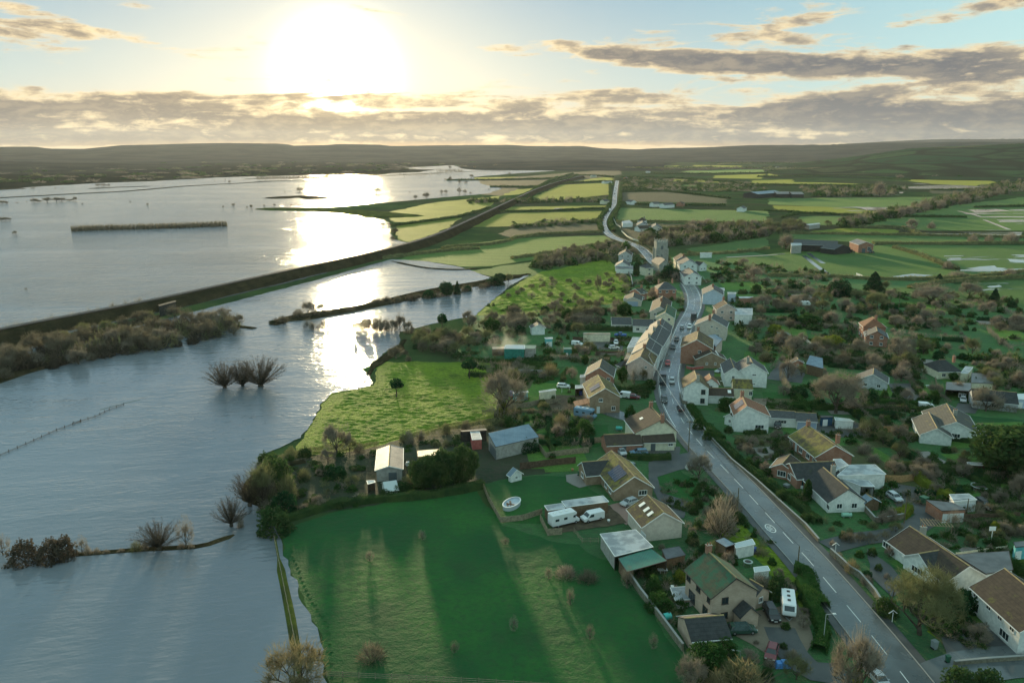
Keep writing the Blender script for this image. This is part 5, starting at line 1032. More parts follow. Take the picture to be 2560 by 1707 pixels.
house('white childrens playhouse with steep roof on the lawn edge', 'the white playhouse', 'playhouse', V9(2300, 900), V9(2260, 875), 3.0, 1.8, 3.0, 'white', 'felt' if False else 'blue', name='playhouse', win=[('a', 0, 1, .7, .7)], ridge=False)
flat('tall green barn with translucent roof panels behind the allotment', 'the green allotment barn', 'barn', [V3(500, 485), V3(775, 488), V3(775, 545), V3(470, 540)], 4.4, 'green', 'glass', name='barn')
flat('green curved roof store joined to the green allotment barn', 'the green curved store', 'store', [V3(775, 490), V3(945, 492), V3(930, 545), V3(775, 545)], 4.0, 'block', 'gsheet', name='store')
flat('low purple roofed shed west of the green allotment barn', 'the low purple roofed shed', 'shed', [V3(290, 515), V3(475, 508), V3(470, 545), V3(300, 548)], 2.6, 'wood', 'rust')
flat('pale blue glazed summerhouse behind the patio', 'the pale blue glazed summerhouse', 'summerhouse', [V3(1065, 378), V3(1180, 372), V3(1185, 395), V3(1085, 398)], 3.2, 'teal', 'felt', name='summerhouse', door=[(.3, 1.2, 2, trim_w), (.7, 1.2, 2, trim_w)])
flat('small teal garden shed with two windows beside the brown fence', 'the small teal shed', 'shed', [V3(1340, 525), V3(1460, 522), V3(1470, 550), V3(1345, 552)], 3.0, 'green', 'gsheet', door=[(.4, .8, 1.6, trim_w)])
flat('long cream storage cabin with brown roof beside the blue pickup', 'the long cream cabin', 'cabin', [V3(1640, 305), V3(2030, 308), V3(2038, 328), V3(1632, 330)], 3.2, 'cream', 'rust', name='storage_cabin')
house('small white gabled shed beneath the tall bare wood', 'the small white gabled shed', 'shed', V3(975, 185), V3(950, 150), 4.4, 3.0, 5.6, 'white', 'slate', name='shed', win=[])
flat('pale sloping roofed shed in the yard beside the covered car', 'the pale yard shed', 'shed', [V3(985, 1165), V3(1225, 1128), V3(1240, 1150), V3(990, 1185)], 3.0, 'cream', 'felt', name='shed', door=[(.4, 2.2, 1.8, door_m)])
flat('low teal roofed shed along the yard wall near the ivy tree', 'the low teal yard shed', 'shed', [V3(600, 1180), V3(820, 1160), V3(825, 1180), V3(605, 1200)], 2.6, 'teal', 'felt')
flat('glass lean-to porch on the red brown brick house', 'the glass lean-to porch', 'porch', [V11(415, 340), V11(497, 330), V11(495, 372), V11(412, 378)], 3.4, 'white', 'felt', name='glass_porch')
flat('open timber carport with pale roof next to the brown brick house', 'the timber carport', 'carport', [V11(345, 490), V11(455, 488), V11(455, 530), V11(342, 540)], 2.6, 'wood', 'felt', name='carport', open_side='near')
# garden structures near the green roofed house
flat('small garden greenhouse with glass roof near the roadside verge', 'the roadside greenhouse', 'greenhouse', [V12(870, 160), V12(1055, 112), V12(1085, 165), V12(890, 205)], 2.3, 'white', 'glass', name='greenhouse')
flat('grey lean-to store with sloping sheet roof behind the pale brick house', 'the grey sheet lean-to', 'store', [V12(680, 130), V12(770, 98), V12(880, 165), V12(790, 195)], 2.5, 'wood', 'blue', name='lean_to_store', open_side='near')
flat('white cold frame shelter with clear roof beside the clipped hedge', 'the clear roofed cold frame', 'cold frame', [V12(1070, 400), V12(1210, 385), V12(1235, 430), V12(1080, 450)], 1.6, 'white', 'glass', name='cold_frame')
flat('sunken brick patio enclosure with rendered walls by the pale brick house', 'the walled patio', 'patio', [V12(225, 605), V12(430, 590), V12(505, 720), V12(275, 735)], .5, 'pale', 'felt', name='patio')
house('tall glazed conservatory bay on the white house end', 'the white house porch', 'porch', V5(150, 905), V5(235, 880), 3.6, 2.4, 3.6, 'white', 'grey', name='house_porch', win=[('a', 0, 1.4, .9, 1)])
flat('curved polytunnel greenhouse with glass end among shrubs', 'the glass ended polytunnel', 'greenhouse', [V5(1680, 960), V5(1900, 985), V5(1970, 1020), V5(1700, 1010)], 2.4, 'white', 'glass', name='polytunnel')
flat('open sided log store with pale roof beside the cedar', 'the open log store', 'log store', [V8(1310, 335), V8(1600, 350), V8(1545, 385), V8(1330, 372)], 2.3, 'wood', 'felt', name='log_store', open_side='near')
house('corner of a grey bungalow glimpsed behind the big bare tree', 'the half hidden grey bungalow', 'bungalow', V5(2250, 325), V5(2260, 240), 5.2, 2.8, 9, 'grey', 'slate', win='auto')
flat('green roofed shed with skylight below the yellow evergreen', 'the green skylit shed', 'shed', [V4(480, 890), V4(620, 880), V4(700, 930), V4(610, 985)], 3.2, 'green', 'gsheet')
# ---------------------------------------------------------------- vehicles (length along local x, front at +x)
PAINT = {}
def paint(n, c): return mat('paint_' + n, c, .25, .6)
for n, c in dict(red=(.45, .03, .03), maroon=(.16, .03, .04), black=(.02, .02, .025), dark=(.05, .055, .06), silver=(.42, .45, .48), white=(.72, .74, .75), blue=(.05, .14, .42), navy=(.04, .08, .16), steel=(.16, .27, .38), green=(.03, .08, .06)).items(): PAINT[n] = paint(n, c)
tyre = mat('tyre_rubber', (.015, .015, .015), .9); rim_m = mat('wheel_rim', (.35, .35, .36), .35, metal=.6); lampw = mat('headlight_glass', (.7, .7, .65), .15, .8); lampr = mat('tail_light_glass', (.35, .02, .02), .2)
tarp = mat('tarpaulin', vary((.03, .06, .06), (.06, .10, .10), 2), .5, bump=(2, .8, .1)); tarpb = mat('blue_tarpaulin', vary((.04, .16, .42), (.08, .26, .6), 2), .45, bump=(2, .8, .1))
def wheels(e, xs, w, r=.32):
    for x in xs:
        for s in (-1, 1):
            m = MB(); m.tube((x, s * (w / 2 - .2), r), (x, s * (w / 2 + .01), r), r, r, 12); o = m.build('wheel', tyre, e)
            m = MB(); m.tube((x, s * (w / 2 + .005), r), (x, s * (w / 2 + .03), r), r * .6, r * .5, 8); m.build('rim', rim_m, o)
def frust(m, x0, x1, x2, x3, w0, w1, z0, z1):      # base x0..x3, top x1..x2
    n = len(m.v); m.v += [(x0, -w0, z0), (x3, -w0, z0), (x3, w0, z0), (x0, w0, z0), (x1, -w1, z1), (x2, -w1, z1), (x2, w1, z1), (x1, w1, z1)]
    for f in ((0, 1, 5, 4), (1, 2, 6, 5), (2, 3, 7, 6), (3, 0, 4, 7), (4, 5, 6, 7), (3, 2, 1, 0)): m.f.append(tuple(n + i for i in f))
def place(e, p, to, z=0):
    a, b = G(p, z), G(to, z); d = b - a; e.location = (a.x, a.y, z); e.rotation_euler = (0, 0, math.atan2(d.y, d.x))
def lights(e, x, xb, y, z):
    for s in (-1, 1):
        m = MB(); m.box((x, s * y, z), (.06, .34, .18)); m.build('headlight', lampw, e)
        m = MB(); m.box((xb, s * y, z + .08), (.06, .26, .22)); m.build('tail_light', lampr, e)
def car(p, to, colr, label, kind='hatch', group=None, z=.165):
    """p: photo pixel of the middle of the car on the ground, to: a pixel it points at"""
    e = empty('parked_car' if group != 'traffic on the main road' else 'car', (0, 0, 0)); tag(e, label, 'car', group); pt = PAINT[colr]
    L, w, h, zb = dict(hatch=(4.1, 1.76, 1.48, .92), suv=(4.6, 1.88, 1.72, 1.05), estate=(4.6, 1.8, 1.5, .93), pickup=(5.1, 1.85, 1.75, 1.05))[kind]; l = L / 2
    m = MB(); m.prism([(-l, .38), (-l + .12, .22), (l - .12, .22), (l, .42), (l - .06, zb - .22), (l - .95, zb), (-l + .25, zb + .02), (-l, zb - .12)], 'y', -w / 2, w / 2)
    b = m.build('body', pt, e, fix=True); bv = b.modifiers.new('edge', 'BEVEL'); bv.width = .07; bv.segments = 2; bv.limit_method = 'ANGLE'
    x0, x1, x2, x3 = {'hatch': (-l + .12, -l + .5, .35, l - 1.05), 'suv': (-l + .1, -l + .35, .5, l - 1.1), 'estate': (-l + .12, -l + .4, .35, l - 1.2), 'pickup': (-.7, -.5, .6, l - 1.25)}[kind]
    m = MB(); frust(m, x0, x1, x2, x3, w / 2 - .08, w / 2 - .26, zb - .01, h - .06); m.build('windows', glass, e)
    m = MB(); frust(m, x1 - .04, x1 + .05, x2 - .05, x2 + .06, w / 2 - .25, w / 2 - .32, h - .07, h); m.build('roof', pt, e)
    m = MB()
    for s in (-1, 1): m.tube((x2, s * (w / 2 - .27), h - .05), (x3, s * (w / 2 - .09), zb), .04, .04, 4); m.tube((x1, s * (w / 2 - .27), h - .05), (x0, s * (w / 2 - .09), zb), .05, .05, 4); m.tube((-.1, s * (w / 2 - .25), h - .05), (-.05, s * (w / 2 - .07), zb), .04, .04, 4)
    m.build('pillar', pt, e)
    wheels(e, (-l + .8, l - .82), w); lights(e, l, -l, w / 2 - .3, zb - .32)
    m = MB(); [m.box((x2 + .45, s * (w / 2 + .06), zb + .08), (.14, .18, .14)) for s in (-1, 1)]; m.build('mirror', pt, e)
    m = MB(); m.box((l + .01, 0, .45), (.04, .52, .12)); m.build('number_plate', trim_w, e)
    place(e, p, to, z); return e
def van(p, to, colr, label, z=.165, L=5.0, H=1.95, cat='van'):
    e = empty('van', (0, 0, 0)); tag(e, label, cat); pt = PAINT[colr]; l = L / 2; w = 1.92
    m = MB(); m.prism([(-l, .3), (l - .1, .3), (l, .5), (l - .05, .95), (l - .85, 1.15), (l - 1.55, H - .05), (l - 1.9, H), (-l + .08, H), (-l, H - .1)], 'y', -w / 2, w / 2)
    b = m.build('body', pt, e, fix=True); bv = b.modifiers.new('edge', 'BEVEL'); bv.width = .09; bv.segments = 2; bv.limit_method = 'ANGLE'
    m = MB(); n = [(l - .88, 1.2), (l - 1.5, H - .14)]; m.poly([(n[0][0] + .03, -w / 2 + .16, n[0][1]), (n[0][0] + .03, w / 2 - .16, n[0][1]), (n[1][0] + .03, w / 2 - .22, n[1][1]), (n[1][0] + .03, -w / 2 + .22, n[1][1])]); m.build('windscreen', glass, e)
    for s in (-1, 1): m = MB(); m.prism([(l - 1.15, 1.15), (l - 1.65, H - .2), (l - 2.35, H - .2), (l - 2.35, 1.15)], 'y', s * (w / 2 + .0), s * (w / 2 + .015)); m.build('side_window', glass, e, fix=True)
    wheels(e, (-l + .95, l - .95), w, .34); lights(e, l - .02, -l, w / 2 - .25, .72)
    m = MB(); m.box((l, 0, .42), (.12, w - .1, .2)); m.build('bumper', trim_d, e); place(e, p, to, z); return e
def motorhome(p, to, colr, label, z=.165):
    e = empty('motorhome', (0, 0, 0)); tag(e, label, 'motorhome'); pt = PAINT[colr]; w = 2.2
    m = MB(); m.prism([(-3.3, .45), (1.6, .45), (1.6, 1.9), (2.5, 2.15), (2.55, 2.6), (2.1, 2.85), (-3.2, 2.9), (-3.3, 2.7)], 'y', -w / 2, w / 2); b = m.build('body', pt, e, fix=True); bv = b.modifiers.new('edge', 'BEVEL'); bv.width = .12; bv.segments = 2; bv.limit_method = 'ANGLE'
    m = MB(); m.prism([(1.6, .4), (3.2, .4), (3.3, .6), (3.25, 1.0), (2.45, 1.25), (1.9, 2.0), (1.6, 2.0)], 'y', -w / 2 + .12, w / 2 - .12); m.build('cab', pt, e, fix=True)
    m = MB(); m.poly([(2.49, -.85, 1.28), (2.49, .85, 1.28), (2.02, .8, 1.9), (2.02, -.8, 1.9)]); m.build('windscreen', glass, e)
    for s in (-1, 1):
        for x, a in ((-2.2, .9), (-.2, .8), (2.0, .55)): m = MB(); m.box((x, s * (w / 2 + (.01 if x < 1 else -.11)), 1.75), (a, .03, .5)); m.build('side_window', glass, e)
    for x in (-2.2, -.8, .6): m = MB(); m.box((x, 0, 2.95), (.6, .5, .1)); m.build('rooflight', trim_w, e)
    wheels(e, (-1.9, 2.4), w - .1, .34); place(e, p, to, z); return e
def caravan(p, to, label, z=.165):
    e = empty('caravan', (0, 0, 0)); tag(e, label, 'caravan'); w = 2.2; pt = PAINT['white']
    m = MB(); m.prism([(-3, .5), (2.7, .5), (3.1, .9), (3.0, 1.5), (2.3, 2.5), (-2.8, 2.55), (-3, 2.3)], 'y', -w / 2, w / 2); b = m.build('body', pt, e, fix=True); bv = b.modifiers.new('edge', 'BEVEL'); bv.width = .12; bv.segments = 2; bv.limit_method = 'ANGLE'
    m = MB(); m.poly([(2.98, -.8, 1.6), (2.98, .8, 1.6), (2.5, .8, 2.3), (2.5, -.8, 2.3)]); m.build('front_window', glass, e)
    for s in (-1, 1):
        for x in (-1.8, 1.2): m = MB(); m.box((x, s * (w / 2 + .01), 1.7), (1.0, .03, .5)); m.build('side_window', glass, e)
    for x in (-1.8, -.4, 1.0): m = MB(); m.box((x, 0, 2.58), (.5, .5, .08)); m.build('rooflight', trim_d, e)
    wheels(e, (-.2,), w, .32); m = MB(); m.tube((3.0, -.5, .5), (4.0, 0, .5), .05, .05, 4); m.tube((3.0, .5, .5), (4.0, 0, .5), .05, .05, 4); m.build('drawbar', lead_m, e); place(e, p, to, z); return e
def lorry(p, to, colr, label, z=.165, group=None):
    e = empty('lorry', (0, 0, 0)); tag(e, label, 'lorry', group)
    m = MB(); m.box((-.8, 0, 2.0), (5.0, 2.3, 2.6)); m.build('cargo_box', PAINT[colr], e)
    m = MB(); m.prism([(1.8, .5), (3.5, .5), (3.6, 1.3), (3.2, 2.6), (1.8, 2.7)], 'y', -1.1, 1.1); m.build('cab', PAINT['dark'], e, fix=True)
    m = MB(); m.poly([(3.57, -.95, 1.45), (3.57, .95, 1.45), (3.26, .9, 2.45), (3.26, -.9, 2.45)]); m.build('windscreen', glass, e)
    m = MB(); m.box((0, 0, .6), (6.4, .9, .25)); m.build('chassis', trim_d, e); wheels(e, (-2.3, 2.6), 2.3, .45); place(e, p, to, z); return e
TR = 'traffic on the main road'
car(V2(995, 770), V2(985, 860), 'red', 'bright red hatchback driving down the wet village street', group=TR)
car(V2(1125, 415), V2(1105, 490), 'black', 'black hatchback higher up the wet street, behind another dark car', group=TR)
car(V2(1072, 530), V2(1050, 610), 'dark', 'dark grey hatchback between the black car and the red car', group=TR)
car(V2(1205, 240), V2(1240, 140), 'silver', 'silver car beside the white high sided car on the street', group=TR)
car(V2(1315, 235), V2(1290, 330), 'white', 'white high sided car passing the silver car', 'suv', group=TR)
lorry(V2(1378, 110), V2(1420, 20), 'dark', 'dark box lorry seen from behind at the top of the street', group=TR)
lorry(V2(920, 1035), V2(925, 1150), 'dark', 'dark open backed truck between the terrace and the junction', group=TR)
car(V2(1060, 1030), V2(1040, 1150), 'silver', 'pale silver family car beside the dark truck at the junction', 'estate', group=TR)
car(V2(942, 1310), V2(960, 1420), 'dark', 'dark high backed car nearest the camera below the junction', 'suv', group=TR)
car(V2(1180, 1440), V2(1120, 1330), 'black', 'black car parked against the verge opposite the brown roofed cottage')
car(V2(1300, 740), V2(1260, 745), 'white', 'white car parked across the forecourt of the orange brick house'); car(V2(1400, 735), V2(1500, 735), 'navy', 'navy car parked beside the red low wall')
car(V2(1262, 520), V2(1285, 440), 'steel', 'blue grey car parked on the pavement by the orange brick house'); car(V2(1250, 620), V2(1270, 560), 'black', 'black car parked lowest in the row by the orange brick house')
car(V2(1285, 440), V2(1300, 380), 'dark', 'dark grey car parked highest in the row by the orange brick house')
car(V2(1775, 885), V2(1690, 900), 'silver', 'silver car parked in the walled yard by the brick hall', 'estate')
car(V2(300, 355), V2(200, 350), 'blue', 'bright blue pickup parked at the hedge above the car park', 'pickup'); car(V2(235, 465), V2(240, 560), 'white', 'white hatchback facing down the hill in the car park')
car(V2(205, 540), V2(290, 535), 'white', 'white saloon half hidden behind the car park fence'); van(V3(1545, 490), V3(1650, 500), 'white', 'small white van parked beside the teal shed', L=4.4, H=1.8)
car(V3(1350, 1110), V3(1460, 1115), 'white', 'white covered car standing in the yard beside the carport', 'estate')
motorhome(V11(490, 960), V11(680, 990), 'steel', 'pale blue camper parked before the conservatory'); van(V11(1045, 665), V11(960, 655), 'white', 'white van squeezed behind the brown brick house', L=4.6)
car(V11(1200, 680), V11(1300, 690), 'maroon', 'dark red car parked on the side lane behind the hedge'); car(V11(1275, 1500), V11(1150, 1505), 'steel', 'blue saloon parked under the cream outhouse wall', 'estate'); car(V11(1020, 1490), V11(1060, 1530), 'silver', 'small silver car parked by the brick outhouse')
motorhome(V10(585, 1225), V10(770, 1180), 'white', 'white coachbuilt motorhome parked in front of the long shed'); van(V10(965, 1170), V10(830, 1200), 'white', 'white panel van parked beside the motorhome')
car(V10(1455, 965), V10(1390, 985), 'silver', 'pale blue saloon parked between bungalow and garage block')
car(V12(1250, 890), V12(1290, 960), 'black', 'glossy black hatchback on the gravel drive', 'suv'); caravan(V12(1415, 830), V12(1425, 920), 'white touring caravan beside the clipped roadside hedge')
car(V12(1250, 1285), V12(1235, 1340), 'maroon', 'dark maroon car near the bottom of the lane by the blue tarpaulin'); e_ = car(V12(950, 1050), V12(1060, 1045), 'green', 'dark green car covered by a loose tarpaulin beside the porch', 'estate')
m = MB(); frust(m, -1.9, -1.3, .8, 1.5, .95, .6, .85, 1.56); m.build('tarpaulin_cover', tarp, e_)
m = MB(); rnd.seed(5); [frust(m, -1 + x, -.7 + x, .2 + x, .5 + x, .7, .45, 0, .7 + .2 * x) for x in (0, .8)]; o = m.build('tarpaulin_heap', tarpb); o.location = G(V12(1345, 1400)) + Vector((0, 0, .12)); tag(o, 'bright blue tarpaulin heaped over stored things by the lane', 'tarpaulin')
car(V5(845, 1100), V5(850, 1180), 'black', 'black car with bright headlights outside the long white wing', 'suv'); car(V6(1250, 860), V6(1255, 930), 'silver', 'silver hatchback on the drive of the open garage')
van(V6(1235, 1395), V6(1110, 1390), 'white', 'white van parked against the white gable of the tiled bungalow', L=4.8); car(V7(1975, 1100), V7(2050, 1150), 'silver', 'pale silver coupe on the drive behind the clipped hedge')
car(V8(1565, 1010), V8(1640, 1060), 'black', 'dark high sided car beside the pale double garage', 'suv'); car(V13(760, 1560), V13(830, 1640), 'silver', 'silver car cut by the bottom edge beside the ivy tree', z=.16)
caravan(V4(880, 500), V4(940, 500), 'small white caravan among leafless garden shrubs')
van(V6(690, 950), V6(760, 955), 'white', 'small white boat shaped trailer van by the dark garden shed', L=4.2, H=1.5, cat='trailer')
for i, (u, v, uu, vv, c_, l) in enumerate([(938, 532, 945, 500, 'dark', 'tiny dark car near the crest of the far road'), (930, 480, 938, 465, 'dark', 'tiny dark car farthest away on the far road'), (900, 690, 920, 660, 'white', 'small pale car on the far road below the lay-by'), (842, 757, 855, 730, 'black', 'small black car on the outer edge of the far bend'), (945, 600, 950, 570, 'silver', 'small silver car on the far straight')]):
    (lorry if i == 2 else car)(F5(u, v), F5(uu, vv), c_, l if i != 2 else 'small pale lorry on the far road below the lay-by', group=TR)
def tractor(p, to, label):
    e = empty('tractor', (0, 0, 0)); tag(e, label, 'tractor'); m = MB(); m.box((.9, 0, 1.3), (2.0, .9, .8)); m.build('bonnet', PAINT['green'], e); m = MB(); frust(m, -1.2, -1, .2, .4, .8, .65, 1.2, 2.7); m.build('cab', glass, e)
    wheels(e, (-.8,), 2.1, .85); wheels(e, (1.5,), 1.8, .5); place(e, p, to, 0)
tractor(F6(770, 1075), F6(830, 1080), 'dark green tractor standing at the end of the cattle barn yard'); tractor(F6(950, 1078), F6(1010, 1082), 'dark tractor parked beside the red brick barn')
# ---------------------------------------------------------------- fences, walls, poles, garden things
wood_g = mat('weathered_boards', vary((.20, .17, .12), (.32, .27, .19), 2.2), .9, .1); wood_o = mat('orange_boards', vary((.34, .20, .10), (.46, .28, .14), 2.2), .85, .1); wood_d = mat('dark_boards_fence', vary((.09, .06, .045), (.14, .10, .07), 2), .9, .1)
stone_w = mat('garden_wall_stone', vary((.15, .14, .105), (.24, .22, .17), 2.5), .9, .1, (4, .4, .05)); steel_y = mat('galvanised_steel', (.42, .44, .44), .4, .5); pole_m = mat('pole_timber', vary((.12, .10, .07), (.20, .17, .11), 2), .85, .1); cable = mat('cable', (.03, .03, .03), .6)
def fence(pts, h, label, m=None, gap=2.0, panel=True, th=.05, name='fence', cat='fence', cap=None):
    m = m or wood_g; c = [G(p) for p in pts]; o = Vector((c[0].x, c[0].y, 0)); e = empty(name, o); tag(e, label, cat); P_ = []
    for i in range(len(c) - 1):
        a, b = c[i] - o, c[i + 1] - o; n = max(1, round((b - a).length / gap))
        for k in range(n): P_.append((a.lerp(b, k / n), a.lerp(b, (k + 1) / n)))
    mb = MB()
    for a, b in P_:
        d = b - a; rz = math.atan2(d.y, d.x); q = (a + b) / 2
        if panel: mb.box((q.x, q.y, h / 2 + .03), (d.length - .09 if name == 'fence' else d.length, th, h - .02), rz)
        else:
            for z in (.4, .75, 1.1)[:3 if h > 1 else 2]: mb.box((q.x, q.y, z * h / 1.2), (d.length, .04, .07), rz)
    mb.build('boards' if name == 'fence' else 'masonry', m, e)
    if name == 'fence':
        pts_ = [P_[0][0]] + [b for a, b in P_]
        st = max(1, len(pts_) // 60 + 1)
        for p in pts_[::st]: q = MB(); q.box((p.x, p.y, h / 2 + .05), (.10, .10, h + .1)); q.build('post', m, e)
    elif cap is not False:
        q = MB()
        for a, b in P_: d = b - a; w = (a + b) / 2; q.box((w.x, w.y, h + .06), (d.length, th + .08, .08), math.atan2(d.y, d.x))
        q.build('coping', kerb_m, e)
    return e
def wall(pts, h, label, m=None, th=.3): return fence(pts, h, label, m or stone_w, 2.5, True, th, 'garden_wall', 'wall')
wall(fl(M, (1608, 975), (1625, 1000), (1680, 1060), (1740, 1110), (1800, 1165), (1850, 1210), (1880, 1245)), .8, 'long low roadside wall below the bay windowed bungalow')
wall(fl(V13, (290, 330), (380, 410), (475, 500), (570, 560), (640, 640), (720, 735), (760, 800), (850, 900)), 1.3, 'kinked roadside wall in front of the long white bungalow')
wall(fl(V2, (1175, 1230), (1215, 1350), (1280, 1370)), 1.2, 'curved low wall at the foot of the junction cottage')
wall(fl(V2, (1270, 830), (1350, 850), (1520, 830)), 1.0, 'low red wall of the forecourt by the brick hall', W_['red'])
wall(fl(V2, (400, 990), (560, 1000), (685, 1005)), 1.6, 'grey wall at the foot of the pink gabled terrace end', W_['block'])
wall(fl(V2, (0, 640), (140, 650), (290, 640)), .9, 'pale low wall under the car park'); wall(fl(V7, (1520, 1260), (1690, 1450), (1900, 1430), (2100, 1390), (2190, 1290)), 1.2, 'rounded garden wall around the corner plot by the lane')
wall(fl(V13, (1480, 1400), (1800, 1370), (2400, 1330)), .8, 'low wall edging the side road at the lower right'); wall(fl(V1, (420, 730), (455, 800), (480, 930)), 1.6, 'pale churchyard wall beside the sunlit orchard')
wall(fl(V3, (570, 880), (740, 890), (1000, 895), (1230, 905)), 1.0, 'pale broken wall below the golden willow', W_['block']); wall(fl(M, (1436, 1315), (1470, 1365), (1520, 1430), (1568, 1495)), 1.3, 'long stone wall between the big field and the green roofed house')
wall(fl(F5, (930, 760), (960, 820), (1000, 845)), 1.3, 'upper part of the sunlit wall curving beside the far bend', W_['cream']); wall(fl(F5, (1005, 880), (1060, 930), (1110, 955), (1165, 972)), 1.3, 'lower part of the sunlit wall curving toward the church', W_['cream'])
fence(fl(M, (1108, 1115), (1122, 1150), (1150, 1200), (1200, 1195), (1245, 1180)), 1.3, 'weathered board fence around the pool lawn'); fence(fl(V10, (235, 205), (345, 350), (600, 310), (920, 275), (925, 150), (1100, 140)), 1.6, 'yellowish board fence stepping round the lawn above the bungalow')
fence(fl(V10, (0, 500), (200, 480), (420, 450), (740, 420)), 1.8, 'dark brown fence behind the playhouse lawn', wood_d); fence(fl(V10, (270, 1180), (370, 1380), (560, 1370)), 1.5, 'grey board fence beside the motorhome')
fence(fl(V10, (720, 1340), (830, 1480), (1050, 1480)), 1.1, 'open rail fence below the van', wood_g, 2, False); fence(fl(V7, (1580, 830), (1720, 835), (1860, 855), (2080, 860), (2290, 830)), 1.8, 'orange board fence behind the flat roofed workshop drive', wood_o)
fence(fl(V6, (50, 1330), (170, 1330), (280, 1350)), 1.8, 'short orange brown fence below the blue shed roof', wood_o); fence(fl(V3, (1480, 420), (1640, 430), (2060, 430), (2200, 480)), 1.7, 'brown fence along the top of the car park', wood_d)
fence(fl(V3, (1820, 640), (2000, 640), (2240, 640)), 1.8, 'brown fence along the bottom of the car park', wood_d); fence(fl(V3, (540, 1430), (820, 1400), (1000, 1360), (1300, 1350)), 1.7, 'pale board fence along the yard by the ivy tree')
fence(fl(M, (1568, 1495), (1578, 1540), (1585, 1600)), 1.0, 'wire and post fence at the bottom of the big field', wood_g, 2.5, False); fence(fl(M, (750, 1555), (900, 1562), (1100, 1572), (1300, 1585)), 1.1, 'rail fence along the very bottom of the big field', wood_g, 2.5, False)
fence(fl(F4, (1560, 1015), (1700, 1000), (1890, 1005)), 1.4, 'post fence standing in the flood beside the railway pasture', wood_d, 2.2, False); fence(fl(M, (625, 1215), (640, 1290), (658, 1380), (672, 1450), (690, 1540)), 1.2, 'post and rail fence on the narrow bank at the field edge', wood_g, 3, False)
fence(fl(V16, (620, 1344), (800, 1290), (920, 1230), (1040, 1190)), .8, 'line of low posts running through the calm flood', wood_d, 2.5, False); fence(fl(M, (0, 1048), (60, 1022), (130, 990), (185, 970)), .8, 'second line of low posts reaching the edge of the flood', wood_d, 2.5, False)
fence(fl(V4, (870, 985), (940, 1050), (1010, 1115)), 1.4, 'pale board fence between two garden plots', W_['white']); fence(fl(V6, (830, 550), (860, 690), (890, 900)), 1.4, 'pale post fence beside the garden ornaments'); fence(fl(V8, (1090, 1230), (1600, 1225), (2100, 1200)), 1.8, 'dark fence behind the bird table lawn', wood_d)
fence(fl(F6, (810, 1275), (850, 1290), (890, 1310)), 1.2, 'short white railing by the pasture pools', W_['white']); fence(fl(V13, (1500, 335), (1750, 300), (1990, 268)), .5, 'thin yellow topped edging above the black link roof', W_['cream'])
def pole(p, top, label, arms=1, lamp=False, m=None, name='telegraph_pole', cr=None):
    h = z_at(p, top[1]) if not isinstance(top, (int, float)) else top; g = G(p); e = empty(name, (g.x, g.y, 0)); tag(e, label, 'lamp post' if lamp else 'pole'); q = MB(); q.tube((0, 0, 0), (0, 0, h), .14 if not lamp else .07, .10 if not lamp else .05, 8); q.build('shaft', m or (steel_y if lamp else pole_m), e)
    for k in range(arms): q = MB(); q.box((0, 0, h - .3 - k * .5), (1.7, .1, .12)); [q.tube((x, 0, h - .24 - k * .5), (x, 0, h - .05 - k * .5), .05, .04, 5) for x in (-.75, -.3, .3, .75)]; q.build('crossarm', pole_m, e)
    if lamp: q = MB(); q.tube((0, 0, h - .05), (lamp * 1.1, 0, h + .15), .04, .04, 5); a = q.build('bracket', steel_y, e); q = MB(); frust(q, min(lamp * 1.0, lamp * 1.6), min(lamp * 1.05, lamp * 1.5), max(lamp * 1.05, lamp * 1.5), max(lamp * 1.0, lamp * 1.6), .14, .1, h + .08, h + .2); q.build('lamp_head', trim_w, a)
    return Vector((g.x, g.y, h))
p1 = pole(V11(2005, 1460), V11(2005, 1010), 'tall dark pole rising beside the road by the cream outhouse', 1); p2 = pole(V2(700, 985), V2(700, 640), 'dark pole in front of the pink gabled terrace end', 1)
p3 = pole(V12(1515, 395), V12(1530, 180), 'short timber pole on the verge above the clipped hedge', 0); p4 = pole(M(1692, 1190), M(1697, 1120), 'slim pole in the hedge opposite the speed roundel', 0)
p5 = pole(V7(2115, 1460), V7(2140, 1070), 'stout pale pole at the mouth of the lane', 0); p6 = pole(V4(2270, 560), V4(2285, 310), 'distant twin armed pole in the paddock', 2); p7 = pole(V1(1500, 890), V1(1475, 765), 'pole with bracket near the blue gabled house', 0); p8 = pole(V8(1300, 1140), V8(1305, 880), 'thin dark pole between the two double garages', 0)
pole(F6(1418, 1105), F6(1418, 1045), 'lone pole standing in the wet pasture', 0); pole(V6(1385, 1235), V6(1385, 1170), 'short white tee post beside the grey tiled roof', 1); p9 = pole(V8(1390, 260), V8(1395, 100), 'garden aerial pole with cross arms above the log store', 2); pole(V2(985, 330), V2(985, 180), 'short pole on the terrace roofline', 0)
for (b, t_, l, s) in [(V13(222, 1190), V13(232, 905), 'street lamp on the verge near the ivy tree', 1), (V12(935, 1290), V12(965, 1240), 'street lamp behind the laurel bush by the lane', -1), (V5(70, 520), V5(70, 430), 'lamp on the yard fence behind the junction cottage', -1), (V2(745, 1390), V2(755, 1320), 'small lamp post beside the brown roofed cottage', 1)]: pole(b, t_, l, 0, s, name='street_lamp')
def wire(a, b, label, sag=.8, r=.035):
    q = MB(); n = 10; P_ = [a.lerp(b, k / n) - Vector((0, 0, 4 * sag * (k / n) * (1 - k / n))) for k in range(n + 1)]
    for k in range(n): q.tube(P_[k], P_[k + 1], r, r, 4, False)
    tag(q.build('overhead_cable', cable if r < .04 else steel_y), label, 'cable')
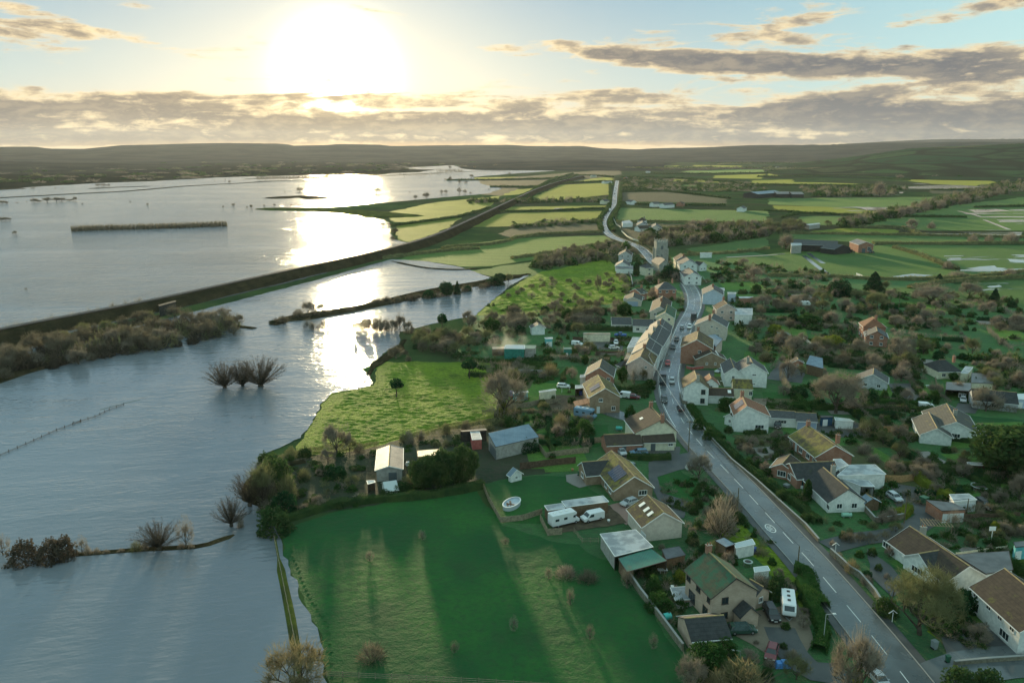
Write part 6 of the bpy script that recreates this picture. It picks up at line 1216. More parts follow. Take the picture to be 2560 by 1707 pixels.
wire(p2, p1, 'thick sunlit cable from the terrace pole to the roadside pole', .5, .05); wire(p1, p3, 'thin cable running down the road from the roadside pole', 1.2); wire(p2, Vector((*G(V2(985, 330)).xy, 9)), 'sunlit cable climbing from the terrace pole toward the street top', .4, .05); wire(p7, Vector((*G(V1(1565, 1020)).xy, 6)), 'yellowish cable dropping to the pale blue gabled house', .3, .05)
wire(p5, p8, 'thin cable from the lane pole to the double garages', .6); wire(p1, Vector((*G(V7(1020, 900)).xy, 6)), 'thin cable from the roadside pole across to the bungalow', 1.0)
# oval splash pool on the lawn
def pool():
    g = G(V9(2230, 1440)); e = empty('swimming_pool', (g.x, g.y, 0), R(62)); tag(e, 'oval raised swimming pool with white rim on the fenced lawn', 'swimming pool'); n = 28
    def el(a, b, z): return [(a * math.cos(6.283 * k / n), b * math.sin(6.283 * k / n), z) for k in range(n)]
    for nm, a, b, z0, z1, mm in (('pool_wall', 2.9, 1.6, 0, 1.0, mat('pool_liner_side', (.45, .5, .55), .5)), ):
        q = MB(); lo, hi = el(a, b, z0), el(a, b, z1); q.v = lo + hi; q.f = [(k, (k + 1) % n, n + (k + 1) % n, n + k) for k in range(n)]; q.build(nm, mm, e)
    q = MB(); A_, B_, C_ = el(3.0, 1.7, 1.03), el(2.75, 1.45, 1.03), el(3.0, 1.7, .95); q.v = A_ + B_ + C_; q.f = [(k, (k + 1) % n, n + (k + 1) % n, n + k) for k in range(n)] + [(2 * n + k, 2 * n + (k + 1) % n, (k + 1) % n, k) for k in range(n)]; q.build('pool_rim', trim_w, e)
    q = MB(); q.poly(el(2.8, 1.5, .85)); q.build('pool_cover', mat('pool_cover', vary((.30, .38, .45), (.40, .48, .54), 1), .35, bump=(1.5, .4, .05)), e)
    q = MB(); rnd.seed(4); [q.box((rnd.uniform(-1.8, .2), rnd.uniform(-.6, .6), .9), (rnd.uniform(.3, 1.2), rnd.uniform(.2, .5), .1), rnd.uniform(0, 3)) for _ in range(7)]; q.build('debris_heap', trim_d, e)
pool()
# trampoline, tables, bins, tanks, barrels and other small garden things
def ring(q, r0, r1, z, n=20):
    a = [(r0 * math.cos(6.283 * k / n), r0 * math.sin(6.283 * k / n), z) for k in range(n)]; b = [(r1 * math.cos(6.283 * k / n), r1 * math.sin(6.283 * k / n), z) for k in range(n)]; s = len(q.v); q.v += a + b; q.f += [(s + k, s + (k + 1) % n, s + n + (k + 1) % n, s + n + k) for k in range(n)]
def trampoline(p, r, label, net=False):
    g = G(p); e = empty('trampoline', (g.x, g.y, .05)); tag(e, label, 'trampoline'); q = MB(); ring(q, r - .3, 0.01, .85); q.build('jumping_mat', trim_d, e); q = MB(); ring(q, r, r - .3, .86); q.build('padding', mat('pale_padding', (.35, .42, .40), .6), e)
    for k in range(4): a = k * 1.57 + .4; q = MB(); q.tube((math.cos(a) * r, math.sin(a) * r, 0), (math.cos(a) * r, math.sin(a) * r, 2.4 if net else .85), .04, .04, 5); q.build('leg', lead_m, e)
trampoline(V8(1500, 740), 2.0, 'round trampoline on the dark lawn near the cedar'); trampoline(V12(1010, 380), .9, 'small round play trampoline behind the pale brick house')
def table(p, r, label, m_=None, rnd_=True):
    g = G(p); e = empty('garden_table', (g.x, g.y, .05)); tag(e, label, 'table'); q = MB()
    if rnd_: q.tube((0, 0, .68), (0, 0, .74), r, r, 16)
    else: q.box((0, 0, .71), (r * 2, r, .06))
    q.build('table_top', m_ or trim_w, e)
    for k in range(4): a = k * 1.57 + .78; q = MB(); q.box((math.cos(a) * r * .6, math.sin(a) * r * .35, .34), (.07, .07, .68)); q.build('leg', m_ or trim_w, e)
table(V6(480, 1025), .8, 'white round table on the curved patio'); table(V6(715, 655), .6, 'white bench like table among garden ornaments', rnd_=False); table(V6(655, 415), .7, 'white table outside the dark hipped bungalow', rnd_=False); table(V12(145, 455), .9, 'low glazed cold frame table on the side lawn', steel_y, False)
def bin_(p, c, label, h=1.05, w=.58):
    g = G(p); e = empty('wheelie_bin', (g.x, g.y, .05), rnd.random()); tag(e, label, 'bin'); q = MB(); frust(q, -w / 2 + .06, -w / 2, w / 2, w / 2 - .06, w / 2 - .06, w / 2, 0, h); q.build('body', c, e); q = MB(); q.box((0, 0, h + .04), (w + .08, w + .06, .08)); q.build('lid', c, e)
    q = MB(); q.tube((-w / 2, -w / 2 + .05, .12), (-w / 2, w / 2 - .05, .12), .11, .11, 8); q.build('wheel', tyre, e)
bgrey, bblue, bgreen, bteal = mat('bin_grey', (.22, .25, .26), .5), mat('bin_blue', (.03, .08, .30), .5), mat('bin_green', (.03, .12, .07), .5), mat('turquoise_plastic', (.06, .42, .38), .45)
bin_(V13(1290, 1235), bgrey, 'grey bin at the corner of the grass verge', 1.3, .8); bin_(V12(1065, 250), bblue, 'dark blue water butt beside the roadside greenhouse', 1.1, .9); bin_(V3(1600, 1225), bblue, 'blue drum beside the conservatory house carport', 1.2, .8); bin_(V3(685, 1310), bgrey, 'pale blue barrel in the yard by the ivy tree', 1.3, 1.0); bin_(V3(590, 1240), bblue, 'navy crate at the back of the yard', 1.6, 2.0)
bin_(V10(790, 580), bgreen, 'green bin against the bungalow side wing', 1.1); bin_(V10(1490, 440), bgrey, 'pale skip like planter on the bungalow drive', .5, 1.4); bin_(V7(390, 925), bgrey, 'striped refuse crate on the front lawn by the wall', .6, 1.2); bin_(V8(655, 960), bgreen, 'dark green tank under the hedge by the brick garage', 1.6, 1.4); bin_(V13(1420, 1370), bgreen, 'dark post box like bin beside the side road', 1.1)
def tank(p, r, L, c, label, rz=.4):
    g = G(p); e = empty('storage_tank', (g.x, g.y, .05), rz); tag(e, label, 'tank'); q = MB(); q.tube((-L / 2, 0, r + .15), (L / 2, 0, r + .15), r, r, 14); q.build('tank_body', c, e, fix=True); q = MB(); q.tube((L * .3, 0, 2 * r + .1), (L * .3, 0, 2 * r + .25), .15, .15, 8); q.build('filler_cap', trim_d, e)
    for x in (-L / 3, L / 3): q = MB(); q.box((x, 0, .12), (.15, r * 1.5, .24)); q.build('foot', W_['block'], e)
tank(V12(190, 935), .6, 1.3, bteal, 'turquoise plastic tank beside the long stone wall'); tank(V11(985, 1155), .55, 1.7, bteal, 'turquoise oil tank on the lawn behind the brown roofed cottage', 0); tank(V10(2245, 500), .6, 1.3, trim_w, 'white gas tank on the bungalow front lawn', 1.1); tank(V7(1270, 1370), .45, 2.0, mat('pale_green_plastic', (.25, .48, .38), .5), 'pale green upturned boat on the lawn before the bay windowed bungalow', 0)
tank(V9(700, 850), .5, 1.0, trim_w, 'small white tank beside the block barn', 1.5); tank(V3(1695, 560), .7, 1.6, W_['cream'], 'cream tank beside the car park fence', 0); tank(V7(1540, 130), .35, .6, trim_w, 'small white ball shaped tank on the orchard lawn', 0)
# basket hoop, rotary drier, pergola, gazebo, roof-shaped road sign boards
def hoop():
    g = G(V13(1835, 230)); e = empty('basketball_stand', (g.x, g.y, 0)); tag(e, 'white basketball hoop on a pale post at the lawn corner', 'basketball hoop'); q = MB(); q.tube((0, 0, 0), (0, 0, 3.0), .07, .06, 8); q.build('post', trim_w, e)
    q = MB(); q.box((0, .1, 3.3), (1.3, .06, .9)); b = q.build('backboard', trim_w, e); q = MB(); ring(q, .24, .19, 3.05); r_ = q.build('hoop', mat('hoop_orange', (.5, .15, .05), .5), b); r_.location = (0, -.3, 0)
hoop()
def gsign(p, label):
    g = G(p); e = empty('road_sign', (g.x, g.y, 0)); tag(e, label, 'sign'); q = MB(); q.tube((0, 0, 0), (0, 0, 1.9), .06, .06, 6); q.build('post', trim_w, e); q = MB()
    q.prism([(-.75, 1.75), (0, 2.35), (.75, 1.75), (.6, 1.72), (0, 2.2), (-.6, 1.72)], 'y', -.05, .05); q.build('roofed_board', trim_w, e, fix=True)
gsign(V13(338, 320), 'white roof shaped sign on a post at the lane mouth'); gsign(V13(885, 985), 'white post sign with slanting arms under the big bare tree')
q = MB()
def pergola():
    g = G(V8(830, 1400)); e = empty('pergola', (g.x, g.y, 0), R(-8)); tag(e, 'timber pergola with many slats behind the long white bungalow', 'pergola')
    for x, y in ((-2.5, -1.3), (2.5, -1.3), (-2.5, 1.3), (2.5, 1.3)): q = MB(); q.box((x, y, 1.1), (.12, .12, 2.2)); q.build('post', wood_g, e)
    q = MB(); [q.box((-2.6 + k * .58, 0, 2.35), (.07, 3.4, .14)) for k in range(10)]; q.build('slats', wood_g, e); q = MB(); [q.box((0, s * 1.3, 2.22), (5.4, .1, .1)) for s in (-1, 1)]; q.build('beam', wood_g, e)
pergola()
def swing(p, label):
    g = G(p); e = empty('goal_frame', (g.x, g.y, 0)); tag(e, label, 'frame')
    for s in (-1, 1): q = MB(); q.tube((s * 1.2, 0, 0), (s * 1.2, 0, 2), .05, .05, 5); q.build('post', trim_w, e)
    q = MB(); q.tube((-1.2, 0, 2), (1.2, 0, 2), .05, .05, 5); q.build('crossbar', trim_w, e)
swing(V3(1375, 1190), 'white tubular frame beside the covered car'); swing(V5(2115, 1180), 'white goal like frame on the orchard lawn')
# small bridge hut on the embankment and pots, planters along patios
flat('dark brick bridge parapet where the railway crosses the ditch', 'the railway bridge', 'bridge', [V16(1330, 345), V16(1470, 308), V16(1480, 318), V16(1340, 355)], 5.0, 'dark', 'dark', name='railway_bridge')
pots = mat('terracotta', (.40, .18, .10), .8)
for i, (cr, u, v, l) in enumerate([(V10, 975, 665, 'pale round pot cluster by the side wing'), (V10, 1010, 655, 'pale round pot nearest the drainpipe'), (V10, 700, 515, 'orange flower pot in the border by the patio'), (V10, 1185, 1200, 'round stone planter below the white van'), (V12, 245, 610, 'white urn on the patio corner'), (V6, 640, 725, 'white garden urn on the ornament lawn'), (V6, 790, 740, 'second white urn beside the ornament path'), (V10, 870, 665, 'terracotta pot by the wing corner')]):
    g = G(cr(u, v)); e = empty('flower_pot', (g.x, g.y, .05)); tag(e, l, 'pot'); q = MB(); q.tube((0, 0, 0), (0, 0, .45), .2, .3, 10); q.build('pot', pots if 'orange' in l or 'terra' in l else trim_w, e); q = MB(); q.tube((0, 0, .44), (0, 0, .5), .33, .33, 10); q.build('rim', pots if 'orange' in l or 'terra' in l else trim_w, e)
# monument on the far skyline
g = G(F5(398, 135)); a_, e_ = azel(*F5(398, 84)); d_ = 8100
q = MB(); q.tube((0, 0, 0), (0, 0, 48), 6, 3.5, 8); q.tube((0, 0, 48), (0, 0, 58), 5, .5, 8); o = q.build('hilltop_monument', W_['stone']); o.location = (math.sin(R(a_)) * d_, math.cos(R(a_)) * d_, CAMH + math.tan(R(e_)) * d_ - 58); tag(o, 'tiny stone monument tower standing on the far skyline', 'monument')
# bonfire smoke drifting over the allotment
def smoke():
    g = G(V3(180, 640)); m = MB(); o = None
    import bmesh
    bm = bmesh.new(); bmesh.ops.create_icosphere(bm, subdivisions=3, radius=1)
    for v in bm.verts: v.co = Vector((v.co.x * 11 + 8 + v.co.z * 3, v.co.y * 7, 5 + v.co.z * 5)) * (1 + .25 * noise.noise(v.co * 2))
    me = bpy.data.meshes.new('smoke'); bm.to_mesh(me); bm.free(); o = bpy.data.objects.new('smoke', me); col.objects.link(o); o.location = (g.x, g.y, .3)
    mt = bpy.data.materials.new('smoke_volume'); mt.use_nodes = True; nt = mt.node_tree; nt.nodes.clear(); t = NT(nt); pv = t.node('ShaderNodeVolumePrincipled'); pv.inputs['Color'].default_value = (.85, .85, .85, 1); pv.inputs['Anisotropy'].default_value = .4
    oc = t.obj(); x, y, z = t.sep(oc); n = t.noise(oc, .22, 4, .6); r = t.vm('LENGTH', t.xyz((x - 8) / 10, y / 6, (z - 5) / 4.6), out=1)
    t.put(pv.inputs['Density'], t.smooth(n - r * .35, .18, .5) * .05); nt.links.new(pv.outputs[0], t.node('ShaderNodeOutputMaterial').inputs['Volume']); me.materials.append(mt); tag(o, kind='stuff')
smoke()
# ---------------------------------------------------------------- planting
FW, HG = 'willows and bushes standing in the flood water', 'garden trees around the village'
# flood pollards and bushes
T('pollard', V16, 1890, 1040, 770, 270, group=FW, z=-.6); T('pollard', V16, 2040, 1025, 760, 230, group=FW, z=-.6); T('pollard', V16, 2190, 1030, 735, 370, group=FW, z=-.6)
T('pollard', V15, 1250, 860, 612, 290, group=FW); T('sapling', V15, 1460, 840, 575, 140, group=FW); T('pollard', V15, 1815, 680, 420, 220, group=FW); T('pollard', V15, 1960, 520, 225, 270, group=FW); T('olive', V15, 2060, 500, 130, 230, group=FW)
T('obush', V15, 195, 960, 775, 215, group=FW); T('obush', V15, 400, 950, 760, 190, group=FW); T('obush', V15, 500, 930, 735, 170, group=FW); T('tolive', V15, 1070, 870, 770, 110, group=FW); T('sapling', V15, 645, 890, 735, 90, group=FW); T('sapling', V15, 25, 905, 720, 110, group=FW)
for u, v, tp in ((690, 895, 810), (760, 890, 830), (830, 888, 850), (950, 880, 840), (1140, 860, 770), (1890, 690, 560), (1420, 850, 800), (1500, 850, 800)): T('tgrey', V15, u, v, tp, 60, group=FW)
T('bush', V15, 2160, 720, 520, 260, group=FW); T('tbrown', V15, 2100, 480, 200, 190, group=FW); T('bush', V15, 2170, 380, 110, 260, group=FW); T('tolive', V15, 2250, 460, 210, 200, group=FW); T('bush', V15, 2130, 250, 90, 140, group=FW); T('dbush', V15, 2230, 560, 400, 200, group=FW)
# meadow trees
HM = 'trees around the sunlit meadow'
T('grey', V14, 930, 1260, 850, 360, group=HM); T('pine', V14, 1620, 620, 385, 230, group=HM); T('pine', M, 1078, 870, 822, 50, group=HM); T('tgrey', V14, 1760, 1130, 950, 150, group=HM); T('sapling', V14, 1890, 1110, 960, 140, group=HM); T('olive', V14, 1080, 1230, 1030, 170, group=HM)
T('ivy', M, 1155, 958, 825, 110, group=HM); T('bush', V14, 560, 1290, 1190, 160, group=HM); T('tolive', V14, 400, 1290, 1150, 180, group=HM); T('tbrown', V14, 1190, 1250, 1120, 160, group=HM)
T('cedar', V9, 960, 1180, 700, 440, group='big dark evergreens'); T('cedar', V9, 1230, 1170, 610, 480, group='big dark evergreens'); T('cedar', V9, 1510, 1100, 550, 460, group='big dark evergreens')
for u, v, t_, w in ((1270, 380, 150, 180), (1560, 330, 130, 190), (1900, 330, 180, 200), (1120, 560, 450, 160), (1270, 560, 440, 150), (2080, 260, 130, 180), (640, 500, 330, 160), (740, 540, 380, 150), (900, 480, 330, 120)): T(('tbrown', 'tolive', 'tgrey')[u % 3], V9, u, v, t_, w, group=HM)
T('bush', V9, 600, 1230, 1080, 300, group=HM); T('tolive', V9, 700, 1120, 930, 260, group=HM); T('bush', V9, 420, 1290, 1180, 260, group=HM); T('dbush', V14, 930, 1530, 1400, 230, group=HM); T('bush', V14, 750, 1500, 1380, 110, group=HM); T('tolive', V14, 560, 1560, 1380, 180, group=HM); T('tbrown', V14, 200, 1500, 1300, 200, group=HM); T('bush', V14, 90, 1400, 1240, 140, group=HM)
T('gbush', V9, 2180, 260, 120, 160, group=HM); T('dbush', M, 1213, 1035, 1003, 48, group=HM)
# big field: bramble, saplings, bottom trees
BF = 'young trees planted in the big field'
T('tbrown', M, 855, 1515, 1468, 76, label='low brown bramble heap in the middle of the big dark field')
for u, v, t_ in ((850, 1290, 1262), (970, 1240, 1215), (1310, 1390, 1345), (1355, 1470, 1430), (1260, 1330, 1300), (1180, 1450, 1410), (1500, 1490, 1450), (1045, 1500, 1468), (1160, 1250, 1232)): T('sapling', M, u, v, t_, 22, group=BF)
T('gold', M, 678, 1590, 1465, 150, group=HG); T('tpink', M, 1300, 1325, 1290, 60, group=HG); T('tbrown', M, 1350, 1335, 1300, 55, group=HG)
# lower right gardens
T('green', V12, 610, 1420, 1170, 330, group=HG); T('tgold', V12, 960, 1640, 1300, 640, group=HG); T('tgold', V12, 700, 1640, 1380, 300, group=HG); T('gbush', V12, 780, 1260, 1110, 200, group=HG); T('ybush', V12, 325, 530, 410, 120, group=HG); T('gbush', V12, 60, 640, 480, 170, group=HG); T('gbush', V12, 110, 820, 650, 260, group=HG); T('conifer', V12, 470, 170, 40, 110, group=HG)
T('bush', V12, 20, 700, 600, 130, group=HG); T('tgrey', V12, 140, 210, 140, 90, group=HG); T('tgrey', V12, 1150, 600, 440, 250, group=HG); T('bush', V12, 1300, 700, 470, 200, group=HG); T('tbrown', V12, 1460, 1330, 1200, 170, group=HG)
T('ivy', V13, 520, 1800, 950, 430, group=HG); T('big', V13, 1150, 1100, 380, 640, group=HG); T('tgold', V13, 500, 500, 340, 160, group=HG); T('bush', V13, 830, 900, 730, 190, group=HG); T('tpink', V13, 640, 620, 500, 130, group=HG); T('dbush', V13, 640, 560, 480, 100, group=HG); T('yellow', V13, 1880, 130, 15, 80, group=HG)
T('bush', V13, 1540, 1640, 1400, 240, group=HG); T('bush', V13, 1800, 1660, 1410, 220, group=HG); T('dbush', V13, 1430, 900, 690, 330, group=HG); T('dbush', V13, 1650, 860, 660, 260, group=HG); T('green', V13, 2100, 540, 370, 160, group=HG); T('bush', V13, 2130, 1230, 1080, 110, group=HG); T('sapling', V8, 1085, 1390, 1000, 170, group=HG); T('tgrey', V13, 2050, 140, 70, 150, group=HG)
T('tbrown', V13, 460, 200, 100, 140, group=HG); T('tbrown', V13, 590, 180, 90, 120, group=HG); T('tpink', V13, 310, 240, 170, 60, group=HG); T('tgrey', V13, 370, 380, 290, 90, group=HG)
T('cedar', M, 2325, 1090, 975, 150, group=HG); T('cedar', V8, 1900, 420, -40, 560, group=HG); T('grey', V8, 2100, 900, 420, 300, group=HG); T('tgold', V8, 1110, 180, 60, 120, group=HG); T('tgrey', V8, 330, 240, 80, 170, group=HG); T('tgrey', V8, 560, 240, 110, 150, group=HG); T('bush', V8, 1000, 180, 90, 140, group=HG)
T('yellow', V8, 1740, 1370, 1230, 110, group=HG); T('tgrey', V8, 1950, 1420, 1280, 160, group=HG)
T('column', V7, 690, 1120, 815, 130, group=HG); T('tgrey', V7, 1560, 420, 240, 230, group=HG); T('tgrey', V7, 1670, 560, 400, 220, group=HG); T('olive', V7, 2050, 500, 230, 240, group=HG); T('tgold', V7, 2230, 480, 330, 160, group=HG); T('gbush', V7, 480, 1100, 960, 240, group=HG); T('bush', V7, 300, 1100, 960, 180, group=HG); T('bush', V7, 650, 1420, 1310, 150, group=HG); T('gbush', V7, 130, 760, 650, 130, group=HG)
T('big', V5, 1700, 900, 180, 800, group=HG); T('dbush', V5, 1150, 650, 470, 260, group=HG); T('grey', V5, 930, 640, 450, 200, group=HG); T('pink', V5, 2260, 330, 170, 220, group=HG); T('tgold', V5, 670, 140, -30, 220, group=HG); T('gbush', V5, 100, 860, 670, 230, group=HG); T('ybush', V5, 520, 1160, 1040, 90, group=HG); T('column', V5, 270, 1150, 1000, 60, group=HG); T('sapling', V5, 380, 1150, 950, 140, group=HG); T('gbush', V5, 560, 1200, 1110, 110, group=HG)
T('tgrey', V5, 480, 1490, 1410, 110, group=HG); T('bush', V5, 120, 1180, 1080, 120, group=HG); T('tgrey', V5, 2130, 1200, 1000, 220, group=HG); T('olive', V5, 2200, 1250, 900, 300, group=HG); T('tgrey', V5, 2100, 1500, 1310, 200, group=HG); T('dbush', V5, 2200, 760, 520, 260, group=HG)
T('grey', V6, 1590, 1010, 590, 420, group=HG); T('bush', V6, 620, 900, 790, 140, group=HG); T('column', V6, 840, 900, 720, 90, group=HG); T('dbush', V6, 730, 1350, 1230, 190, group=HG); T('green', V6, 1100, 560, 420, 120, group=HG); T('dbush', V6, 330, 480, 350, 330, group=HG); T('gbush', V6, 60, 850, 680, 130, group=HG); T('tbrown', V6, 160, 930, 850, 200, group=HG); T('dbush', V6, 440, 980, 890, 170, group=HG); T('ybush', V6, 900, 1430, 1350, 180, group=HG); T('grey', V6, 2080, 640, 430, 170, group=HG); T('tpink', V6, 360, 790, 690, 120, group=HG)
T('evergreen', V4, 1400, 350, 100, 320, group=HG); T('conifer', V4, 1905, 275, -5, 310, group=HG); T('yellow', V4, 450, 930, 765, 210, group=HG); T('yellow', V4, 1290, 1100, 925, 260, group=HG); T('tgold', V4, 330, 1310, 1130, 250, group=HG); T('pink', V4, 1290, 760, 540, 270, group=HG); T('big', V4, 1950, 560, 260, 330, group=HG); T('grey', V4, 2260, 1300, 860, 300, group=HG); T('grey', V4, 750, 1180, 890, 330, group=HG)
T('pink', V4, 420, 1060, 950, 240, group=HG); T('brown', V4, 600, 590, 400, 260, group=HG); T('grey', V4, 840, 460, 300, 250, group=HG); T('green', V4, 950, 800, 600, 300, group=HG); T('evergreen', V4, 720, 760, 600, 170, group=HG); T('pink', V4, 150, 800, 670, 130, group=HG); T('green', V4, 195, 300, 185, 100, group=HG); T('tgold', V4, 620, 260, 150, 200, group=HG); T('dbush', V4, 760, 270, 160, 210, group=HG); T('column', V4, 1050, 1150, 1020, 100, group=HG); T('green', V4, 2120, 1330, 1220, 330, group=HG); T('pink', V4, 1480, 560, 350, 200, group=HG); T('olive', V4, 1150, 560, 380, 200, group=HG)
T('pink', F6, 1500, 1544, 1330, 350, group=HG); T('grey', F6, 1850, 1480, 1310, 190, group=HG); T('conifer', F6, 2075, 1544, 1400, 120, group=HG); T('conifer', F6, 1570, 1345, 1265, 90, group=HG); T('tpink', F6, 1300, 860, 800, 130, group=HG); T('pink', F6, 1320, 840, 745, 110, group=HG); T('tpink', F6, 1500, 850, 765, 80, group=HG); T('tpink', F6, 1880, 980, 880, 110, group=HG); T('tpink', F6, 2030, 980, 880, 90, group=HG); T('tpink', F6, 2230, 980, 860, 150, group=HG); T('tpink', F6, 1650, 1220, 1120, 110, group=HG); T('tpink', F6, 2220, 1290, 1190, 130, group=HG); T('tpink', F6, 1740, 1300, 1220, 180, group=HG)
T('pink', F6, 160, 1040, 880, 140, group=HG); T('pink', F6, 1020, 560, 400, 120, group=HG); T('pink', F6, 1210, 390, 350, 70, group=HG)
# west side gardens, orchard, junction
T('tgold', V3, 1150, 940, 690, 340, group=HG); T('green', V3, 1660, 785, 620, 110, group=HG); T('pink', V3, 1660, 640, 480, 180, group=HG); T('green', V11, 1030, 460, 205, 160, group=HG); T('gbush', V11, 480, 1210, 990, 320, group=HG); T('tgold', V11, 120, 1110, 850, 300, group=HG); T('gbush', V11, 1150, 960, 780, 190, group=HG); T('bush', V11, 1280, 600, 470, 330, group=HG); T('gbush', V11, 1430, 540, 400, 180, group=HG); T('sapling', V11, 1210, 480, 180, 150, group=HG); T('gold', V11, 1340, 420, 200, 130, group=HG)
T('green', V2, 1880, 1420, 1250, 260, group=HG); T('gbush', V11, 2150, 1130, 960, 170, group=HG); T('gbush', V11, 2300, 1280, 1100, 170, group=HG); T('grey', M, 1605, 1100, 1030, 60, group=HG); T('tgrey', M, 1655, 1225, 1115, 85, group=HG); T('tgrey', M, 1680, 1175, 1120, 50, group=HG); T('gbush', V10, 2300, 1480, 1330, 160, group=HG); T('sapling', M, 1440, 1350, 1295, 30, group=HG)
T('evergreen', V1, 1000, 800, 590, 290, group='dark yews by the church'); T('evergreen', V1, 545, 700, 560, 130, group='dark yews by the church'); T('green', V1, 530, 770, 680, 110, group='dark yews by the church'); T('evergreen', V1, 1130, 800, 640, 140, group='dark yews by the church'); T('evergreen', V1, 1750, 800, 700, 150, group='dark yews by the church'); T('green', V1, 2290, 1000, 880, 120, group='dark yews by the church')
T('gold', V1, 1560, 880, 790, 150, group=HG); T('brown', V1, 800, 380, 180, 240, group=HG); T('brown', V1, 480, 480, 330, 180, group=HG); T('olive', V1, 1330, 460, 380, 120, group=HG); T('pink', V1, 2100, 600, 480, 170, group=HG); T('pink', V1, 2250, 830, 580, 260, group=HG)
T('pine', M, 1016, 765, 718, 34, group=HG); T('grey', M, 1078, 750, 705, 34, group=HG)
HO = 'old apple trees in the sunlit orchard'
for u, v, t_ in ((280, 1395, 1350), (385, 1370, 1300), (440, 1540, 1470), (635, 1544, 1480), (520, 1350, 1300), (700, 1370, 1300), (790, 1430, 1250), (860, 1390, 1330), (910, 1360, 1290), (90, 1440, 1380), (180, 1400, 1350), (600, 1420, 1370), (350, 1480, 1420), (980, 1300, 1250)): T('brown', F5, u, v, t_, 70, group=HO)
# levee trees
LV = 'trees on the thin river bank'
for k, u, v, t_, w in (('grey', 480, 1410, 1270, 130), ('olive', 600, 1385, 1310, 90), ('tgrey', 390, 1420, 1350, 120), ('gold', 955, 1330, 1270, 80), ('tbrown', 1090, 1325, 1265, 110), ('tbrown', 1200, 1300, 1240, 110), ('tbrown', 1300, 1290, 1230, 90), ('brown', 1480, 1275, 1220, 110), ('dbush', 1590, 1265, 1190, 120), ('evergreen', 1750, 1250, 1120, 130), ('conifer', 1850, 1235, 1110, 80), ('dbush', 1945, 1205, 1150, 80), ('brown', 2080, 1190, 1130, 80), ('dbush', 2200, 1150, 1060, 160), ('evergreen', 2240, 1120, 1040, 120), ('olive', 2320, 1120, 1030, 90), ('brown', 250, 1510, 1420, 110), ('bush', 170, 1500, 1470, 90), ('tgold', 790, 1350, 1320, 90), ('tbrown', 870, 1390, 1340, 120)): T(k, F4, u, v, t_, w, group=LV)
for u, v, t_ in ((960, 1550, 1440), (1060, 1560, 1420), (1240, 1570, 1430), (1400, 1590, 1450), (480, 1544, 1450), (530, 1560, 1460), (620, 1550, 1450), (1000, 1560, 1420), (1120, 1565, 1410), (1320, 1560, 1380), (1180, 1570, 1430), (1560, 1620, 1500), (920, 1580, 1460)): T('sapling' if u < 700 else 'grey', F4, u, v, t_ - 45, 120, group=LV, z=-2.0)
T('grey', V16, 1870, 505, 335, 190, group=LV); T('grey', V16, 1760, 500, 370, 150, group=LV)
scatter(fl(M, (-60, 850), (100, 800), (250, 780), (330, 760), (380, 740), (440, 735), (560, 740), (583, 752), (540, 770), (440, 795), (300, 815), (120, 850), (-60, 885)), 99, ['brown', 'brown', 'grey', 'obush', 'obush', 'tbrown'], (5.5, 9.5), 'bare trees crowding the flooded island', 5, 1.0, True)
scatter(fl(M, (-60, 800), (120, 785), (260, 755), (370, 728), (300, 758), (100, 800), (-60, 830)), 41, ['brown', 'tbrown', 'tolive', 'olive'], (4.5, 7), 'bare trees crowding the flooded island', 6, .8, True); T('brown', V16, 1470, 455, 335, 150, group=LV)
for i, (u, v) in enumerate([(30, 610), (80, 600), (150, 590), (200, 570), (310, 550), (350, 545), (400, 535), (450, 525), (490, 515), (620, 490), (660, 483), (700, 472), (750, 465), (810, 450), (830, 445), (880, 435), (925, 418), (960, 412), (1000, 405), (1060, 392), (1110, 380), (1150, 372), (1185, 368)]): plant('sapling', V16(u, v), 4.2 + (i * 37 % 5) * .5, 3.4, 'saplings along the railway embankment')
# far flood trees
FF = 'distant trees standing in the open flood'
for k, u, v, t_, w in (('fargrey', 400, 292, 240, 80), ('fargrey', 500, 286, 250, 50), ('fargrey', 560, 290, 245, 60), ('fargrey', 610, 290, 245, 50), ('far', 985, 288, 232, 95), ('far', 1102, 308, 235, 95), ('far', 1466, 360, 312, 50), ('far', 1565, 356, 280, 75), ('fargrey', 1705, 310, 265, 42), ('fargrey', 1745, 310, 262, 42), ('fargrey', 1868, 312, 235, 52), ('fargrey', 1920, 312, 258, 48), ('far', 925, 210, 170, 35), ('far', 75, 430, 405, 25), ('far', 170, 425, 395, 28), ('far', 325, 423, 398, 22), ('far', 590, 395, 370, 30), ('far', 455, 345, 312, 60), ('far', 900, 262, 240, 40), ('far', 1160, 610, 562, 50), ('far', 1220, 605, 570, 50), ('far', 1100, 570, 550, 30), ('far', 990, 545, 530, 20), ('far', 930, 530, 518, 18), ('far', 1075, 560, 545, 26), ('far', 1280, 690, 600, 90), ('far', 1252, 750, 680, 60),
                    ('far', 1780, 82, 45, 36), ('far', 1890, 70, 40, 30), ('far', 1785, 190, 140, 40), ('far', 1740, 190, 165, 30), ('far', 1870, 215, 180, 40), ('far', 1930, 215, 190, 40), ('far', 1980, 160, 125, 45), ('far', 2010, 75, 55, 30), ('far', 2200, 62, 35, 50), ('far', 2330, 135, 105, 30), ('far', 1970, 310, 290, 30), ('far', 2140, 270, 255, 25), ('far', 830, 272, 258, 18), ('far', 750, 272, 258, 18), ('far', 265, 298, 282, 14), ('far', 1410, 300, 288, 18), ('far', 1015, 190, 172, 16), ('far', 1100, 180, 168, 12), ('far', 1235, 182, 170, 12), ('far', 1330, 192, 180, 10), ('far', 1375, 208, 196, 10)): T(k, F4, u, v, t_, w, group=FF)
